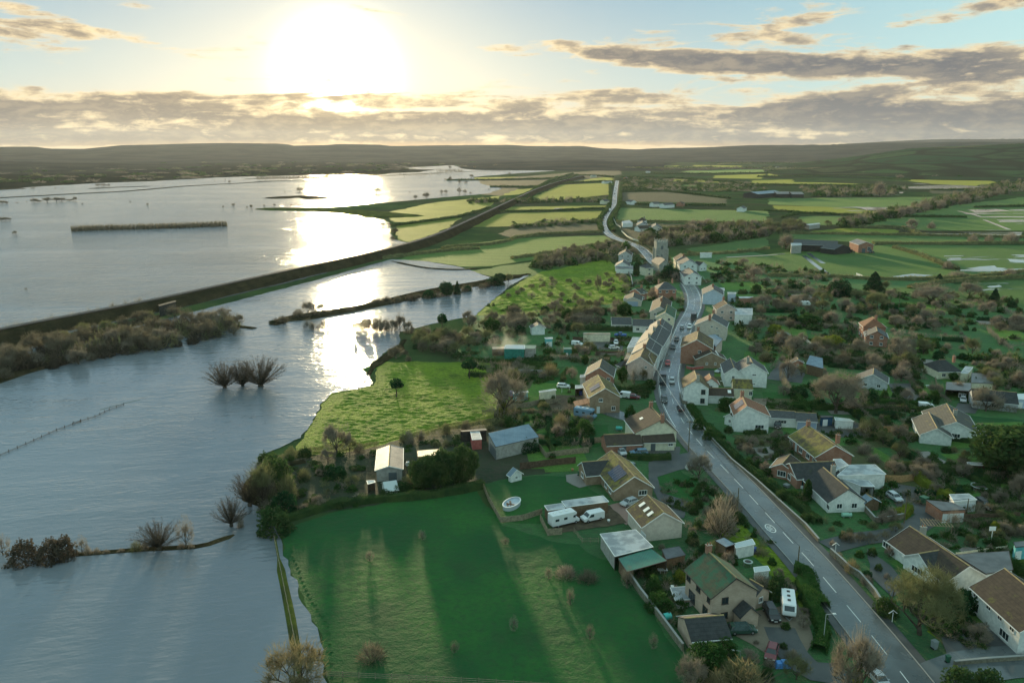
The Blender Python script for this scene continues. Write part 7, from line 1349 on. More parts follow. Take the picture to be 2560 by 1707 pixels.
for u, v, t_, w in ((20, 405, 362, 60), (60, 405, 372, 40), (315, 392, 340, 60), (350, 392, 358, 60), (435, 388, 330, 80), (520, 384, 328, 60), (570, 382, 335, 70), (640, 378, 355, 70), (690, 378, 325, 40), (10, 560, 520, 60), (50, 558, 515, 60), (90, 555, 525, 40), (140, 685, 640, 50), (1357, 418, 392, 28), (2145, 424, 392, 44), (2050, 442, 415, 18), (1195, 388, 375, 26), (757, 410, 392, 20), (2270, 445, 418, 16), (2308, 445, 400, 34), (900, 245, 208, 40), (950, 243, 210, 50), (1000, 243, 215, 30), (1480, 248, 236, 14), (1503, 246, 234, 14), (305, 265, 248, 46), (505, 262, 250, 22), (570, 262, 254, 16), (248, 392, 378, 12), (2070, 190, 172, 14), (2110, 215, 180, 24), (1270, 272, 262, 18), (1975, 195, 180, 14), (155, 395, 385, 30), (238, 1190, 1172, 26)): T('far', F3, u, v, t_, w, group=FF)
hedge([F3(655, 655), F3(900, 645), F3(1400, 632), F3(1800, 618), F3(2085, 607)], 6.2, 9, tw_brown, .55, .8, 'reed_bed', 'long dark strip of reeds standing in the open flood', True)
hedge([F4(0, 190), F4(300, 185), F4(560, 185), F4(700, 165), F4(900, 155)], 7, 10, tw_brown, None, .8, 'far_hedge', None, True); hedge([F4(960, 165), F4(1300, 160), F4(1680, 155)], 8, 6, tw_brown, None, .35, 'far_hedge', None, True); hedge([F4(1660, 122), F4(1900, 122)], 9, 10, tw_brown, None, .7, 'far_hedge', None, True)
# woods and belts
scatter(fl(M, (985, 815), (1060, 760), (1110, 735), (1210, 715), (1450, 700), (1440, 750), (1340, 775), (1230, 770), (1130, 790), (1040, 820)), 73, ['olive', 'olive', 'grey', 'brown', 'green', 'tolive', 'tbrown', 'dbush'], (5, 8.5), 'trees of the copse behind the allotment', 11, 1.3)
scatter(fl(M, (900, 830), (935, 785), (990, 760), (1050, 750), (1060, 790), (960, 830)), 22, ['brown', 'olive', 'tbrown', 'dbush'], (4, 7.5), 'trees of the copse behind the allotment', 12, 1)
scatter(fl(F5, (170, 1210), (340, 1130), (600, 1060), (900, 1010), (1120, 1010), (1130, 1090), (880, 1130), (600, 1180), (330, 1230)), 48, ['brown', 'brown', 'olive', 'tbrown', 'grey'], (6, 9), 'brown wood west of the church', 13, 1.3)
scatter(fl(F5, (1150, 930), (1500, 860), (1900, 820), (2352, 830), (2352, 920), (1900, 990), (1440, 1020), (1180, 1000)), 64, ['brown', 'olive', 'brown', 'pink', 'green'], (7, 11), 'long wood beyond the church', 14, 1.5)
scatter(fl(F6, (0, 790), (300, 820), (640, 825), (300, 880), (0, 920)), 24, ['brown', 'olive', 'far'], (7, 10), 'long wood beyond the church', 15, 2)
scatter(fl(F6, (640, 815), (1000, 740), (1400, 640), (1800, 530), (2130, 450), (2352, 400), (2500, 400), (2400, 520), (1900, 620), (1400, 720), (1000, 800), (700, 850)), 73, ['far', 'far', 'pink', 'fargrey'], (9, 14), 'diagonal tree belt across the wet pastures', 16, 3)
scatter(fl(M, (1640, 640), (1750, 635), (1900, 650), (2352, 700), (2352, 770), (2100, 760), (1900, 800), (1830, 880), (1760, 850), (1700, 760)), 70, ['grey', 'brown', 'pink', 'olive', 'tgrey', 'tpink', 'tbrown', 'bush', 'dbush'], (4.5, 8), HG, 17, 1.6)
scatter(fl(M, (1850, 800), (2000, 790), (2250, 800), (2352, 870), (2352, 920), (2000, 860), (1880, 850)), 25, ['grey', 'olive', 'tgrey', 'dbush', 'brown', 'bush'], (4, 7.5), HG, 18, 1.6)
scatter(fl(M, (1950, 930), (2100, 960), (2300, 1040), (2260, 1110), (2100, 1060), (1980, 1000)), 35, ['tgrey', 'bush', 'dbush', 'gbush', 'tbrown', 'olive'], (3.5, 6), HG, 19, 1.4)
scatter(fl(M, (1640, 1000), (1800, 1010), (1850, 1080), (1780, 1090), (1900, 1180), (1850, 1190), (1700, 1060)), 25, ['tgrey', 'bush', 'gbush', 'tbrown'], (2.4, 4.2), HG, 20, .9)
scatter(fl(M, (1180, 870), (1340, 880), (1330, 1000), (1240, 1010), (1180, 960)), 16, ['tolive', 'gbush', 'tgold', 'bush'], (2.5, 4.5), HG, 21, 1)
scatter(fl(M, (1130, 690), (1190, 655), (1300, 640), (1450, 640), (1450, 690), (1300, 710)), 19, ['brown', 'sapling', 'tolive'], (3, 5), HO, 22, 2)
scatter(fl(M, (1590, 1110), (1650, 1130), (1700, 1200), (1640, 1220), (1580, 1180)), 12, ['gbush', 'tgrey', 'bush'], (2.5, 4.5), HG, 23, .9)
scatter(fl(M, (1540, 1330), (1590, 1240), (1640, 1260), (1740, 1310), (1840, 1340), (1870, 1420), (1760, 1340)), 25, ['gbush', 'bush', 'dbush', 'tgrey'], (1.6, 3.2), HG, 24, .6)
# hedges
H_ = [
 (fl(M, (615, 1205), (680, 1190), (760, 1165), (880, 1150), (1000, 1140), (1110, 1118)), 1.8, 2.4, lf_hedge, 'untidy hedge dividing the big field from the smallholding', 0), (fl(M, (640, 1060), (720, 1042), (850, 1030), (870, 1028)), 1.6, 2.5, tw_olive, 'scrubby hedge along the south edge of the sunlit meadow', 1),
 (fl(M, (920, 1020), (1000, 1000), (1060, 985), (1140, 975)), 1.8, 2.5, tw_olive, 'scrubby hedge between meadow and rusty shed', 1), (fl(M, (1840, 1340), (1865, 1400), (1890, 1450), (1880, 1500)), 2.2, 3.0, lf_green, 'clipped green roadside hedge beside the touring caravan', 0),
 (fl(M, (1640, 1010), (1700, 1062), (1760, 1110), (1820, 1155), (1880, 1205)), 1.9, 2.2, lf_hedge, 'low hedge behind the long roadside wall', 0), (fl(M, (1585, 935), (1620, 980), (1660, 1010)), 1.7, 3, lf_green, 'green bank hedge below the junction cottage', 0),
 (fl(V3, (1560, 260), (1800, 265), (2060, 270), (2352, 270)), 2.2, 4, lf_hedge, 'clipped hedge between dark bungalow and car park', 0), (fl(V2, (120, 1210), (300, 1160), (560, 1150), (780, 1060)), 1.8, 3, lf_hedge, 'hedge in front of the pink gabled terrace wall', 0), (fl(V11, (980, 590), (1250, 640), (1400, 680)), 1.5, 2, lf_hedge, 'hedge along the side lane by the parked red car', 0),
 (fl(V10, (1430, 350), (1700, 370), (2010, 360)), 1.8, 2.0, lf_hedge, 'clipped hedge before the bungalow drive', 0), (fl(V8, (560, 590), (700, 720), (850, 800), (1060, 930)), 2.4, 2.6, lf_yellow, 'bright green clipped hedge running to the brick garage', 0), (fl(V8, (100, 420), (500, 440), (900, 480), (1350, 540), (1700, 600)), 2.2, 3, lf_hedge, 'long dark hedge behind the trampoline lawn', 0),
 (fl(V8, (250, 1120), (330, 1170), (430, 1060)), 2.2, 2.6, lf_yellow, 'rounded clipped hedge at the corner plot', 0), (fl(V8, (1090, 1300), (1500, 1320), (1700, 1320)), 1.6, 1.6, tw_brown, 'brown hedge in front of the dark fence', 1), (fl(V6, (60, 870), (300, 910), (420, 930)), 1.6, 2.2, tw_brown, 'reddish hedge along the purple drive', 1),
 (fl(V6, (1350, 960), (1700, 1010), (2171, 1060)), 1.5, 2.2, tw_brown, 'hedge below the long grey bungalow lawn', 1), (fl(V6, (280, 1400), (600, 1440), (900, 1430), (1450, 1490), (1800, 1540)), 1.8, 3, lf_hedge, 'wide hedge below the broad grey tiled bungalow', 0), (fl(V13, (390, 190), (640, 220), (860, 180)), 1.4, 2.0, tw_brown, 'brown hedge along the lane beside the white bungalow', 1),
 (fl(V5, (350, 1210), (620, 1200), (640, 1170)), 1.2, 1.8, lf_hedge, 'low garden hedge before the solar panelled white house', 0), (fl(V5, (700, 1330), (900, 1300), (1000, 1250)), 1.4, 2, lf_hedge, 'dark hedge beside the white framed brick bungalow', 0), (fl(V4, (0, 560), (300, 590), (760, 590)), 2.2, 4, lf_dark, 'dark thick hedge behind the white flat workshop', 0),
 (fl(V4, (1180, 1290), (1500, 1300), (1900, 1330)), 1.8, 2.5, lf_hedge, 'dark hedge beyond the steel blue roofed barn', 0), (fl(M, (1760, 470 * 1.98), (1830, 935), (1890, 920)), 1.2, 1.6, lf_hedge, 'hedge around the dark green lawn', 0), (fl(V12, (1480, 420), (1600, 470), (1680, 700), (1760, 820)), 1.8, 3.5, lf_green, 'broad clipped hedge between caravan and road', 0)]
for p_, h_, w_, m_, l_, b_ in H_: hedge(p_, h_, w_, m_, None, .75, 'hedge', l_, bool(b_))
for p_, h_, w_, m_, l_, b_ in [(fl(M, (660, 1270), (700, 1200), (800, 1170)), .5, 1, lf_hedge, '', 0)]: pass
far_h = [fl(F5, (0, 840), (400, 805), (830, 785)), fl(F5, (0, 950), (300, 905), (820, 888)), fl(F5, (0, 1130), (350, 1080), (750, 1010)), fl(F5, (-180, 700), (300, 692), (880, 668)), fl(F5, (100, 620), (500, 605), (880, 590)), fl(F5, (130, 560), (250, 470), (400, 400), (560, 350)),
         fl(F5, (60, 620), (180, 530), (300, 440), (420, 380)), fl(F5, (900, 440), (905, 560), (890, 650), (810, 770), (825, 880)), fl(F5, (1000, 470), (990, 620), (960, 690), (905, 790), (930, 880)), fl(F5, (1000, 515), (1400, 512), (2000, 578)), fl(F5, (1000, 625), (1400, 640), (1960, 640)), fl(F5, (960, 795), (1250, 792), (1600, 800), (2352, 812)),
         fl(F5, (1550, 1105), (1900, 1085), (2100, 1072), (2352, 1040)), fl(F6, (-40, 690), (200, 700), (400, 718), (1000, 738)), fl(F6, (130, 755), (200, 735), (280, 715)), fl(F6, (830, 842), (1200, 850), (1400, 905)), fl(F6, (200, 898), (900, 910), (1400, 918), (2352, 938)), fl(F6, (960, 992), (1500, 996), (2600, 985)), fl(F6, (1160, 1030), (1400, 1100), (1600, 1180), (1740, 1230)),
         fl(F6, (0, 1290), (600, 1300), (1000, 1322), (1500, 1322), (2000, 1290), (2352, 1250)), fl(F6, (1200, 745), (1820, 750)), fl(F6, (1900, 660), (2400, 650)), fl(F6, (-100, 452), (600, 456), (1100, 462)), fl(F6, (-100, 378), (700, 375), (1300, 410)), fl(F6, (1500, 500), (1700, 500), (1880, 495)), fl(F6, (0, 330), (500, 318), (1200, 340), (2000, 370)),
         fl(F5, (1150, 305), (1530, 292), (2000, 296), (2352, 300)), fl(F5, (1000, 380), (1500, 390), (2120, 440)), fl(F5, (1000, 430), (1500, 440), (2200, 470)), fl(F5, (1020, 480), (1500, 480), (2150, 500)), fl(F5, (1200, 352), (1800, 350), (2352, 342)), fl(F5, (500, 405), (610, 364), (930, 380)), fl(F5, (470, 440), (700, 425), (930, 420)), fl(F5, (-600, 410), (0, 404), (380, 395)), fl(F5, (-200, 470), (0, 472), (310, 470)),
         fl(F6, (800, 352), (1300, 360), (1900, 372)), fl(F6, (2100, 430), (2352, 440)), fl(F6, (0, 260), (600, 280), (1300, 300), (2352, 330)), fl(F6, (600, 200), (1200, 240), (2352, 260)), fl(F6, (0, 300), (900, 330)), fl(M, (900, 520), (960, 512), (1060, 497), (1125, 478)), fl(M, (1000, 555), (1080, 515), (1150, 475), (1230, 437), (1300, 410)), fl(F5, (-640, 1040), (-500, 1020), (-200, 1000), (0, 960)), fl(F5, (-1200, 1130), (-600, 1060), (-300, 1040)), fl(F5, (1330, 880), (1500, 850)), fl(F6, (2352, 1300), (1700, 1340), (1300, 1400)), fl(F6, (0, 1440), (600, 1440), (1100, 1480))]
for p_ in far_h:
    d_ = sum(G(p).length for p in p_) / len(p_); hedge(p_, 1.8 + d_ / 900, 2.6 + d_ / 350, tw_olive if d_ < 900 else lf_hedge, max(.3, d_ / 1991 * 1.7), .55, 'field_hedge', None, False)
rr = random.Random(77)
for i in range(34):      # hedges and small woods climbing the right hand hillside and the plain before it
    px = rr.uniform(1500, 2560); py = rr.uniform(398, 428) + (0 if px > 1900 else 8); L_ = rr.uniform(80, 300)
    hedge([(px, py), (px + L_ * .5, py + rr.uniform(-2, 2)), (px + L_, py + rr.uniform(-3, 3))], rr.uniform(5, 9), rr.uniform(8, 26), rr.choice((lf_hedge, tw_brown, lf_dark, tw_olive)), 3.2, .6, 'far_hedge')
# ---------------------------------------------------------------- undergrowth between the gardens
SH = ['tgrey', 'grey', 'bush', 'gbush', 'olive', 'tolive', 'pink', 'tpink', 'grey']
GS = 'shrubs filling the village gardens'
for poly, n, hh in [(fl(M, (1650, 640), (2352, 690), (2352, 760), (1900, 790), (1750, 860), (1690, 760)), 70, (3, 7)), (fl(M, (1850, 790), (2352, 800), (2352, 930), (2100, 940), (1990, 900), (1880, 880)), 45, (3, 7)), (fl(M, (1650, 960), (1800, 1000), (2000, 1130), (2070, 1230), (1930, 1240), (1700, 1040)), 34, (2, 4)),
                    (fl(M, (1940, 930), (2352, 1000), (2352, 1190), (2200, 1160), (2050, 1090)), 46, (2.4, 5)), (fl(M, (1130, 850), (1370, 800), (1400, 900), (1330, 1040), (1180, 1050)), 26, (2.4, 5)), (fl(M, (1380, 600), (1580, 600), (1590, 690), (1500, 750), (1400, 740)), 30, (3, 6.5)), (fl(M, (1530, 1230), (1640, 1230), (1850, 1330), (1860, 1480), (1700, 1500), (1700, 1350)), 16, (1.6, 3.4)),
                    (fl(M, (600, 1060), (830, 1040), (1000, 1090), (1110, 1100), (900, 1140), (640, 1190)), 18, (2, 4)), (fl(M, (1960, 1270), (2060, 1260), (2200, 1340), (2330, 1500), (2140, 1440)), 12, (2, 3.6)), (fl(M, (2200, 1180), (2352, 1200), (2352, 1300), (2230, 1290)), 14, (2, 4)), (fl(M, (1560, 1570), (1600, 1480), (1740, 1510), (1850, 1570)), 12, (3, 5))]:
    scatter(poly, n, SH, hh, GS, n, .8)

# beyond about 290 of one kind the smallest looking ones become one mass
import numpy as np
_cache = {}
def mesh_np(me):
    if me.name not in _cache:
        co = np.empty(len(me.vertices) * 3, np.float32); me.vertices.foreach_get('co', co); vi = np.empty(len(me.loops), np.int32); me.loops.foreach_get('vertex_index', vi)
        lt = np.empty(len(me.polygons), np.int32); me.polygons.foreach_get('loop_total', lt); _cache[me.name] = (co.reshape(-1, 3), vi, lt)
    return _cache[me.name]
def merged(items, name, label, cat):
    """items: (mesh, matrix) pairs joined into one object of kind stuff"""
    V, FV, FS, MI, mats, n0 = [], [], [], [], [], 0
    for me, mw in items:
        co, vi, lt = mesh_np(me); m4 = np.array(mw, np.float32); V.append(co @ m4[:3, :3].T + m4[:3, 3]); FV.append(vi + n0); n0 += len(co); FS.append(lt)
        mm = me.materials[0]
        if mm not in mats: mats.append(mm)
        MI.append(np.full(len(lt), mats.index(mm), np.int32))
    V, FV, FS, MI = map(np.concatenate, (V, FV, FS, MI)); me = bpy.data.meshes.new(name); me.vertices.add(len(V)); me.vertices.foreach_set('co', V.ravel()); me.loops.add(len(FV)); me.loops.foreach_set('vertex_index', FV)
    me.polygons.add(len(FS)); me.polygons.foreach_set('loop_start', np.concatenate(([0], np.cumsum(FS)[:-1])).astype(np.int32)); me.polygons.foreach_set('material_index', MI)
    for m_ in mats: me.materials.append(m_)
    me.update(); o_ = bpy.data.objects.new(name, me); col.objects.link(o_); tag(o_, label, cat, None, 'stuff'); return o_
def merge_rest(stem_, keep, name, label, cat):
    cs = [(o.scale[2] * max(o.scale[0], .1) / (G(b).length ** 2), o, k, b) for o, k, b in PLANTS if o.name.split('.')[0] == stem_]
    cs.sort(key=lambda q: -q[0]); rest = cs[keep:]
    if not rest: return
    merged([(ch.data, Matrix.LocRotScale(o.location, o.rotation_euler, o.scale)) for _, o, k, b in rest for ch in o.children], name, label, cat)
    gone = [q[1] for q in rest]; nm = {o.name for o in gone}
    PLANTS[:] = [q for q in PLANTS if q[0].name not in nm]
    for ps in PROTO.values(): ps[:] = [p for p in ps if p.name not in nm]
    for o in gone:
        for c_ in list(o.children): bpy.data.objects.remove(c_)
        bpy.data.objects.remove(o)
merge_rest('bare_tree', 285, 'distant_woodland', 'mass of small bare trees in the far belts and copses', 'woodland')
merge_rest('bare_shrub', 285, 'undergrowth', 'mass of small bare shrubs scattered through gardens and copses', 'undergrowth')

# rough ground cover: brambles, weeds and tangles no one would count, one mass per district
def clump(seed, m, tw, n=130):
    rnd.seed(seed); q = MB()
    for k in range(n):
        d = rv(); d.z = abs(d.z); p = Vector((d.x * 4.6, d.y * 4.6, d.z * 5)) * rnd.uniform(.4, 1) * (1 + .5 * noise.noise(d * 2 + Vector((seed, 0, 0))))
        twig(q, p, (d + rv(.8)).normalized(), rnd.uniform(2, 3.4), .34) if tw else leaf(q, p, rnd.uniform(.7, 1.3))
    o = q.build('clump', m); me = o.data; bpy.data.objects.remove(o); return me
CL = [clump(201, tw_brown, 1, 90), clump(202, tw_grey, 1, 90), clump(203, lf_hedge, 0), clump(204, lf_hedge, 0), clump(205, lf_green, 0), clump(206, tw_olive, 1, 90), clump(207, tw_pink, 1, 90), clump(208, lf_green, 0)]
def cover(poly, n, hh, label, seed, w=(1.5, 4), free=False, kinds=None):
    r = random.Random(seed); xs, ys = [p[0] for p in poly], [p[1] for p in poly]; it = []; tries = 0
    while len(it) < n and tries < n * 30:
        tries += 1; p = (r.uniform(min(xs), max(xs)), r.uniform(min(ys), max(ys)))
        if not inside(p, poly) or (not free and any(abs(p[0] - b[0]) < b[2] * .9 and -b[3] * .7 < p[1] - b[1] < b[4] * .8 for b in BLOCK)): continue
        g = G(p)
        if min((g - q).length_squared for q in ROADS) < 42: continue
        if noise.noise(g * .035) < -.12: continue
        ww, h = r.uniform(*w), r.uniform(*hh); it.append((r.choice(kinds or CL), Matrix.LocRotScale(g, Matrix.Rotation(r.uniform(0, 6.28), 3, 'Z').to_quaternion(), Vector((ww / 10 * r.uniform(.7, 1.6), ww / 10, h / 5)))))
    merged(it, 'undergrowth', label, 'undergrowth')
ROADS = [p for p in road_c[::3]] + [G(q) for q in (M(1900, 1255), M(1980, 1235), M(2060, 1225), M(2130, 1190), M(1480, 962), M(1440, 958), M(1945, 1545), M(1870, 1540), M(1500, 1060), M(1560, 1070))]
cover(fl(M, (1640, 640), (2360, 690), (2360, 930), (2050, 900), (1900, 900), (1760, 860), (1690, 760)), 520, (.8, 3.2), 'tangled shrubs and brambles filling the orchards behind the village', 301, (2, 6))
cover(fl(M, (1620, 930), (1900, 910), (2360, 990), (2360, 1230), (2060, 1230), (1900, 1210), (1700, 1040)), 380, (.5, 1.8), 'garden borders and rough growth east of the main road', 302, (1.2, 3.4))
cover(fl(M, (1900, 1240), (2360, 1220), (2360, 1500), (2180, 1480)), 150, (.4, 1.3), 'garden borders around the long white bungalow', 303, (1, 2.4))
cover(fl(M, (1120, 700), (1460, 690), (1540, 760), (1400, 900), (1340, 1050), (1130, 1060), (1160, 900), (1040, 820)), 330, (.6, 2.6), 'rough growth around the allotment and west gardens', 304, (1.5, 4.5))
cover(fl(M, (600, 1060), (830, 1035), (1000, 1000), (1130, 985), (1110, 1105), (900, 1150), (640, 1195), (605, 1130)), 110, (.4, 1.5), 'rough weeds and brambles in the smallholding', 305, (1.2, 3.5))
cover(fl(M, (1500, 1100), (1600, 1080), (1850, 1310), (1900, 1480), (1700, 1570), (1590, 1570), (1540, 1440), (1450, 1300), (1570, 1240)), 260, (.4, 1.5), 'garden borders around the pale brick house', 306, (1, 2.6))
cover(fl(M, (1400, 590), (1600, 600), (1570, 720), (1450, 740)), 160, (.8, 2.4), 'rough growth around the church', 307, (2, 5)); cover(fl(M, (1620, 600), (1900, 620), (1900, 650), (1640, 650)), 160, (1, 3), 'scrub along the pasture edge', 308, (2, 6))
cover(fl(F5, (0, 790), (820, 770), (820, 800), (0, 850)), 90, (1, 4), 'scrub on the far field edges', 309, (3, 8), True); cover(fl(F5, (1000, 380), (2352, 440), (2352, 520), (1400, 510), (1010, 505)), 340, (2, 6), 'scrubby woods across the plain', 310, (6, 18), True)
cover(fl(F6, (0, 200), (2400, 250), (2400, 400), (1300, 380), (0, 310)), 480, (3, 9), 'woods and scrub on the foot of the hillside', 311, (10, 34), True); cover(fl(M, (590, 1060), (620, 1060), (640, 1180), (605, 1190)), 60, (.6, 2.4), 'brambles on the flood edge bank', 312, (2, 4), True)
cover(fl(M, (-60, 850), (150, 795), (330, 755), (440, 735), (560, 740), (583, 752), (440, 792), (120, 848)), 160, (2, 5), 'dense brown scrub on the flooded island', 313, (3, 7), True, [clump(211, tw_dark, 1, 110), clump(212, tw_dark, 1, 110), CL[5]])
cover(fl(F4, (150, 1490), (900, 1340), (1650, 1240), (2250, 1130), (2260, 1150), (1650, 1270), (900, 1370), (160, 1520)), 130, (.8, 2.6), 'bank scrub along the thin river bank', 314, (2, 5), True, [clump(213, tw_dark, 1, 110), CL[0]])
cover(fl(F6, (640, 815), (1000, 740), (1400, 640), (1800, 530), (2130, 450), (2500, 400), (2500, 470), (1900, 600), (1400, 705), (1000, 790), (700, 845)), 300, (4, 10), 'continuous scrub under the diagonal tree belt', 315, (7, 15), True)
cover(fl(F5, (1150, 930), (1500, 850), (1900, 815), (2352, 825), (2352, 920), (1900, 985), (1440, 1015), (1180, 1000)), 260, (3, 7), 'scrub of the long wood beyond the church', 316, (5, 11), True)
cover(fl(F5, (170, 1210), (340, 1130), (600, 1060), (900, 1010), (1120, 1010), (1130, 1090), (880, 1130), (330, 1230)), 150, (2.5, 5.5), 'scrub of the brown wood west of the church', 317, (4, 9), True)
cover(fl(M, (-200, 432), (340, 414), (800, 398), (1250, 374), (1450, 380), (1500, 368), (700, 372), (-200, 380)), 260, (4, 8), 'dark far woods between the flood and the hills', 318, (20, 60), True)
cover(fl(F5, (-400, 600), (880, 585), (880, 610), (-400, 625)), 110, (3, 7), 'tree line along the far bright fields', 319, (5, 10), True)
cover(fl(F6, (300, 470), (1300, 480), (1100, 560), (350, 560)), 170, (4, 9), 'scrub round the far farm sheds', 320, (7, 16), True)
# garden boundary hedges following the line of the village road
gr = random.Random(909); made = 0; tries = 0
KS = [(lf_hedge, False, 'dark garden hedge'), (lf_green, False, 'green garden hedge'), (tw_brown, True, 'brown leafless hedge'), (tw_grey, True, 'grey twiggy hedge'), (lf_dark, False, 'evergreen boundary hedge')]
AREA = fl(M, (1620, 930), (1700, 760), (1690, 650), (2340, 700), (2340, 1220), (2060, 1230), (1900, 1210)), fl(M, (1130, 850), (1400, 740), (1480, 760), (1400, 900), (1330, 1060), (1180, 1060)), fl(M, (1900, 1250), (2340, 1230), (2340, 1480), (2180, 1450))
while made < 95 and tries < 4000:
    tries += 1; A_ = AREA[gr.choice((0, 0, 0, 0, 1, 2))]; p = (gr.uniform(min(q[0] for q in A_), max(q[0] for q in A_)), gr.uniform(min(q[1] for q in A_), max(q[1] for q in A_)))
    if not inside(p, A_): continue
    g = G(p); j = min(range(len(road_c) - 1), key=lambda i: (road_c[i] - g).length_squared); d = (road_c[j + 1] - road_c[j]).normalized(); n_ = Vector((-d.y, d.x, 0)); u = (d if gr.random() < .4 else n_); L_ = gr.uniform(10, 20 + g.length * .06)
    c_ = [g - u * L_ / 2, g + n_ * 0 + Vector((gr.uniform(-1, 1), gr.uniform(-1, 1), 0)), g + u * L_ / 2]
    if any(min((q - r_).length_squared for r_ in ROADS) < 60 or any(abs(P(q)[0] - b[0]) < b[2] and -b[3] < P(q)[1] - b[1] < b[4] for b in BLOCK) for q in (c_[0], c_[0].lerp(c_[2], .25), c_[1], c_[0].lerp(c_[2], .75), c_[2])): continue
    m_, b_, ds = gr.choice(KS); o = hedge([P(q) for q in c_], gr.uniform(1.2, 2.4), gr.uniform(1.2, 2.4), m_, None, .7, 'hedge', None, b_); o['_d'] = ds; made += 1

# lawns, soil beds and yards of the single garden plots, each squared up to the village road
plot_m = [grass('lawn', (.04, .12, .03), (.06, .155, .035), (.04, .08, .03), mud=.1), grass('mown_lawn', (.055, .14, .03), (.08, .18, .035), (.05, .10, .03), mud=0), mud, grass('rough_lawn', (.04, .07, .03), (.07, .09, .04), (.08, .065, .04)), gravel, path_m]
made = 0; tries = 0
while made < 70 and tries < 3000:
    tries += 1; A_ = AREA[gr.choice((0, 0, 0, 1, 2))]; p = (gr.uniform(min(q[0] for q in A_), max(q[0] for q in A_)), gr.uniform(min(q[1] for q in A_), max(q[1] for q in A_)))
    if not inside(p, A_): continue
    g = G(p); j = min(range(len(road_c) - 1), key=lambda i: (road_c[i] - g).length_squared); d = (road_c[j + 1] - road_c[j]).normalized(); n_ = Vector((-d.y, d.x, 0)); k = gr.choice((0, 0, 1, 1, 2, 3, 3, 4, 5)); s_ = .45 if k > 3 else 1
    a, b = gr.uniform(5, 9) * s_ * (1 + g.y / 700), gr.uniform(4, 7) * s_ * (1 + g.y / 700)
    if min((g - r_).length for r_ in ROADS) < a + 7: continue
    sheet('lawn' if k in (0, 1, 3) else 'soil_bed' if k == 2 else 'patio', [tuple((g + d * x * a + n_ * y * b).xy) for x, y in ((-1, -1), (1, -1), (1, 1), (-1, 1))], .09 + made * .0003, plot_m[k], .1, made, world=True); made += 1
# tussocky ground with real relief, so that the low sun models it
def relief(name, poly, z0, m, step, amp, sx, sy):
    wp = [(G(p).x, G(p).y) for p in poly]; x0, x1, y0, y1 = min(p[0] for p in wp), max(p[0] for p in wp), min(p[1] for p in wp), max(p[1] for p in wp)
    nx, ny = int((x1 - x0) / step) + 1, int((y1 - y0) / step) + 1; V, idx, Fc = [], {}, []
    for j in range(ny + 1):
        for i in range(nx + 1):
            x, y = x0 + i * step, y0 + j * step
            if not inside((x, y), wp): continue
            e = 1 if all(inside((x + a, y + b), wp) for a, b in ((3, 0), (-3, 0), (0, 3), (0, -3))) else .15
            q = Vector((x * sx, y * sy, 3)); h = .5 + .9 * noise.noise(q) + .5 * noise.noise(q * 2.7) + .5 * noise.noise(q * .23)
            idx[(i, j)] = len(V); V.append((x, y, z0 + amp * e * max(0, h)))
    for (i, j), a in idx.items():
        b, c, d = idx.get((i + 1, j)), idx.get((i + 1, j + 1)), idx.get((i, j + 1))
        if b is not None and c is not None and d is not None: Fc.append((a, b, c, d))
    q = MB(); q.v, q.f = V, Fc; tag(q.build(name, m, smooth=True), kind='structure')
relief('meadow', fl(M, (690, 1038), (716, 978), (740, 937), (764, 909), (835, 889), (864, 886), (866, 843), (884, 836), (1126, 834), (1146, 880), (1131, 957), (1000, 981), (880, 1016), (760, 1040)), .085, g_lush, .55, .25, .42, .8)
relief('meadow', fl(M, (1190, 658), (1240, 624), (1400, 602), (1446, 640), (1450, 688), (1380, 697), (1190, 715), (1100, 718), (1130, 690)), .085, g_lush, 1.3, .6, .2, .38)
relief('pasture', fl(M, (660, 1220), (760, 1186), (900, 1157), (1096, 1130), (1146, 1214), (1260, 1246), (1330, 1256), (1416, 1306), (1510, 1440), (1570, 1530), (1580, 1640), (770, 1640), (757, 1568), (748, 1440), (702, 1370), (668, 1280)), .09, g_field, .7, .07, .3, .5)
# ---------------------------------------------------------------- labels for everything still unnamed: what it is and which landmark it stands beside
LAND += [('the three flooded pollards', V16(2040, 960)), ('the thin river bank', F4(1100, 1320)), ('the reed strip', F3(1400, 600)), ('the railway bridge', V16(1400, 330)), ('the oval pool', V9(2230, 1440)), ('the speed roundel', (1926, 1320)), ('the flooded island wood', V16(900, 700)), ('the sunlit meadow', M(920, 950)), ('the big dark field', M(1000, 1350)), ('the wet pastures', F6(1300, 700)),
         ('the far bend', F5(830, 800)), ('the grassy spit', M(800, 490)), ('the low island', M(690, 457)), ('the lower flood', M(250, 1260)), ('the stubble field', F5(1500, 560)), ('the diagonal tree belt', F6(1500, 650)), ('the bright far fields', F5(300, 430)), ('the far flood shore', M(1150, 390)), ('the orchard', M(1300, 670)), ('the pond in the pasture', F6(1600, 475)), ('the bottom of the big field', M(1000, 1540)), ('the left hand flood edge', M(50, 440)), ('the sun glitter', M(780, 430)), ('the hillside', F6(1500, 180))]
ORD = 'first second third fourth fifth sixth seventh eighth ninth tenth eleventh twelfth thirteenth fourteenth fifteenth sixteenth seventeenth eighteenth nineteenth twentieth'.split()
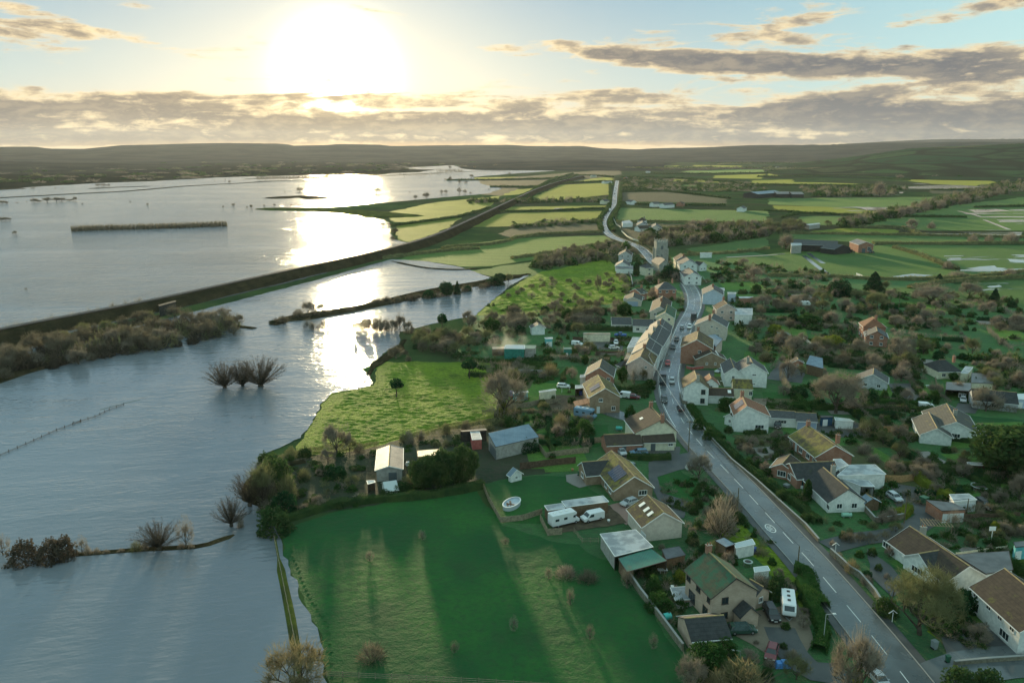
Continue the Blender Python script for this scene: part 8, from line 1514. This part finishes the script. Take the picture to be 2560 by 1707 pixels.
def near_phrase(p):
    s, (x, y) = min(LAND, key=lambda l: (l[1][0] - p[0]) ** 2 + 4 * (l[1][1] - p[1]) ** 2); dx, dy = p[0] - x, p[1] - y
    return ('behind ' if dy < 0 else 'in front of ') + s if abs(dy) * 2.2 > abs(dx) else ('left of ' if dx < 0 else 'right of ') + s
todo = {}
for o, k, b in PLANTS:
    if 'label' not in o: todo.setdefault(DESC[k][0] + ' ' + near_phrase(b), []).append((b[0], o, k))
for o, b in HEDGES:
    if '_d' in o: todo.setdefault(o['_d'] + ' ' + near_phrase(b), []).append((b[0], o, None)); del o['_d']; o['group'] = 'garden boundary hedges'
    elif 'label' not in o: todo.setdefault(('hedgerow ' if o.name.startswith('field') else 'distant scrubby hedge line ') + near_phrase(b), []).append((b[0], o, None)); o['group'] = 'field hedges across the plain'
for ph, L_ in todo.items():
    L_.sort(key=lambda q: q[0])
    for i, (x, o, k) in enumerate(L_):
        if len(L_) == 1: o['label'] = ph
        elif len(L_) == 2: o['label'] = ph + (', left one' if i == 0 else ', right one')
        else: o['label'] = ph + ', ' + (ORD[i] if i < 20 else ORD[-1]) + ' from left'
for ps in PROTO.values():
    for p in ps:
        if p.location.z < -400:
            for c_ in list(p.children): bpy.data.objects.remove(c_)
            bpy.data.objects.remove(p)
# ---------------------------------------------------------------- haze: one closed box of thin even air
mb = MB(); mb.box((0, 5200, 205), (27000, 21000, 412))
hz = mb.build('haze', None); tag(hz, kind='stuff')
hm = bpy.data.materials.new('haze_air'); hm.use_nodes = True; nt = hm.node_tree; nt.nodes.clear()
pv = nt.nodes.new('ShaderNodeVolumePrincipled'); pv.inputs['Color'].default_value = (.82, .88, 1.0, 1); pv.inputs['Density'].default_value = 1.8e-5
pv.inputs['Anisotropy'].default_value = .4
nt.links.new(pv.outputs[0], nt.nodes.new('ShaderNodeOutputMaterial').inputs['Volume'])
hz.data.materials.append(hm)
print('OBJECTS', len(bpy.data.objects), 'FACES', sum(len(m.polygons) for m in bpy.data.meshes))
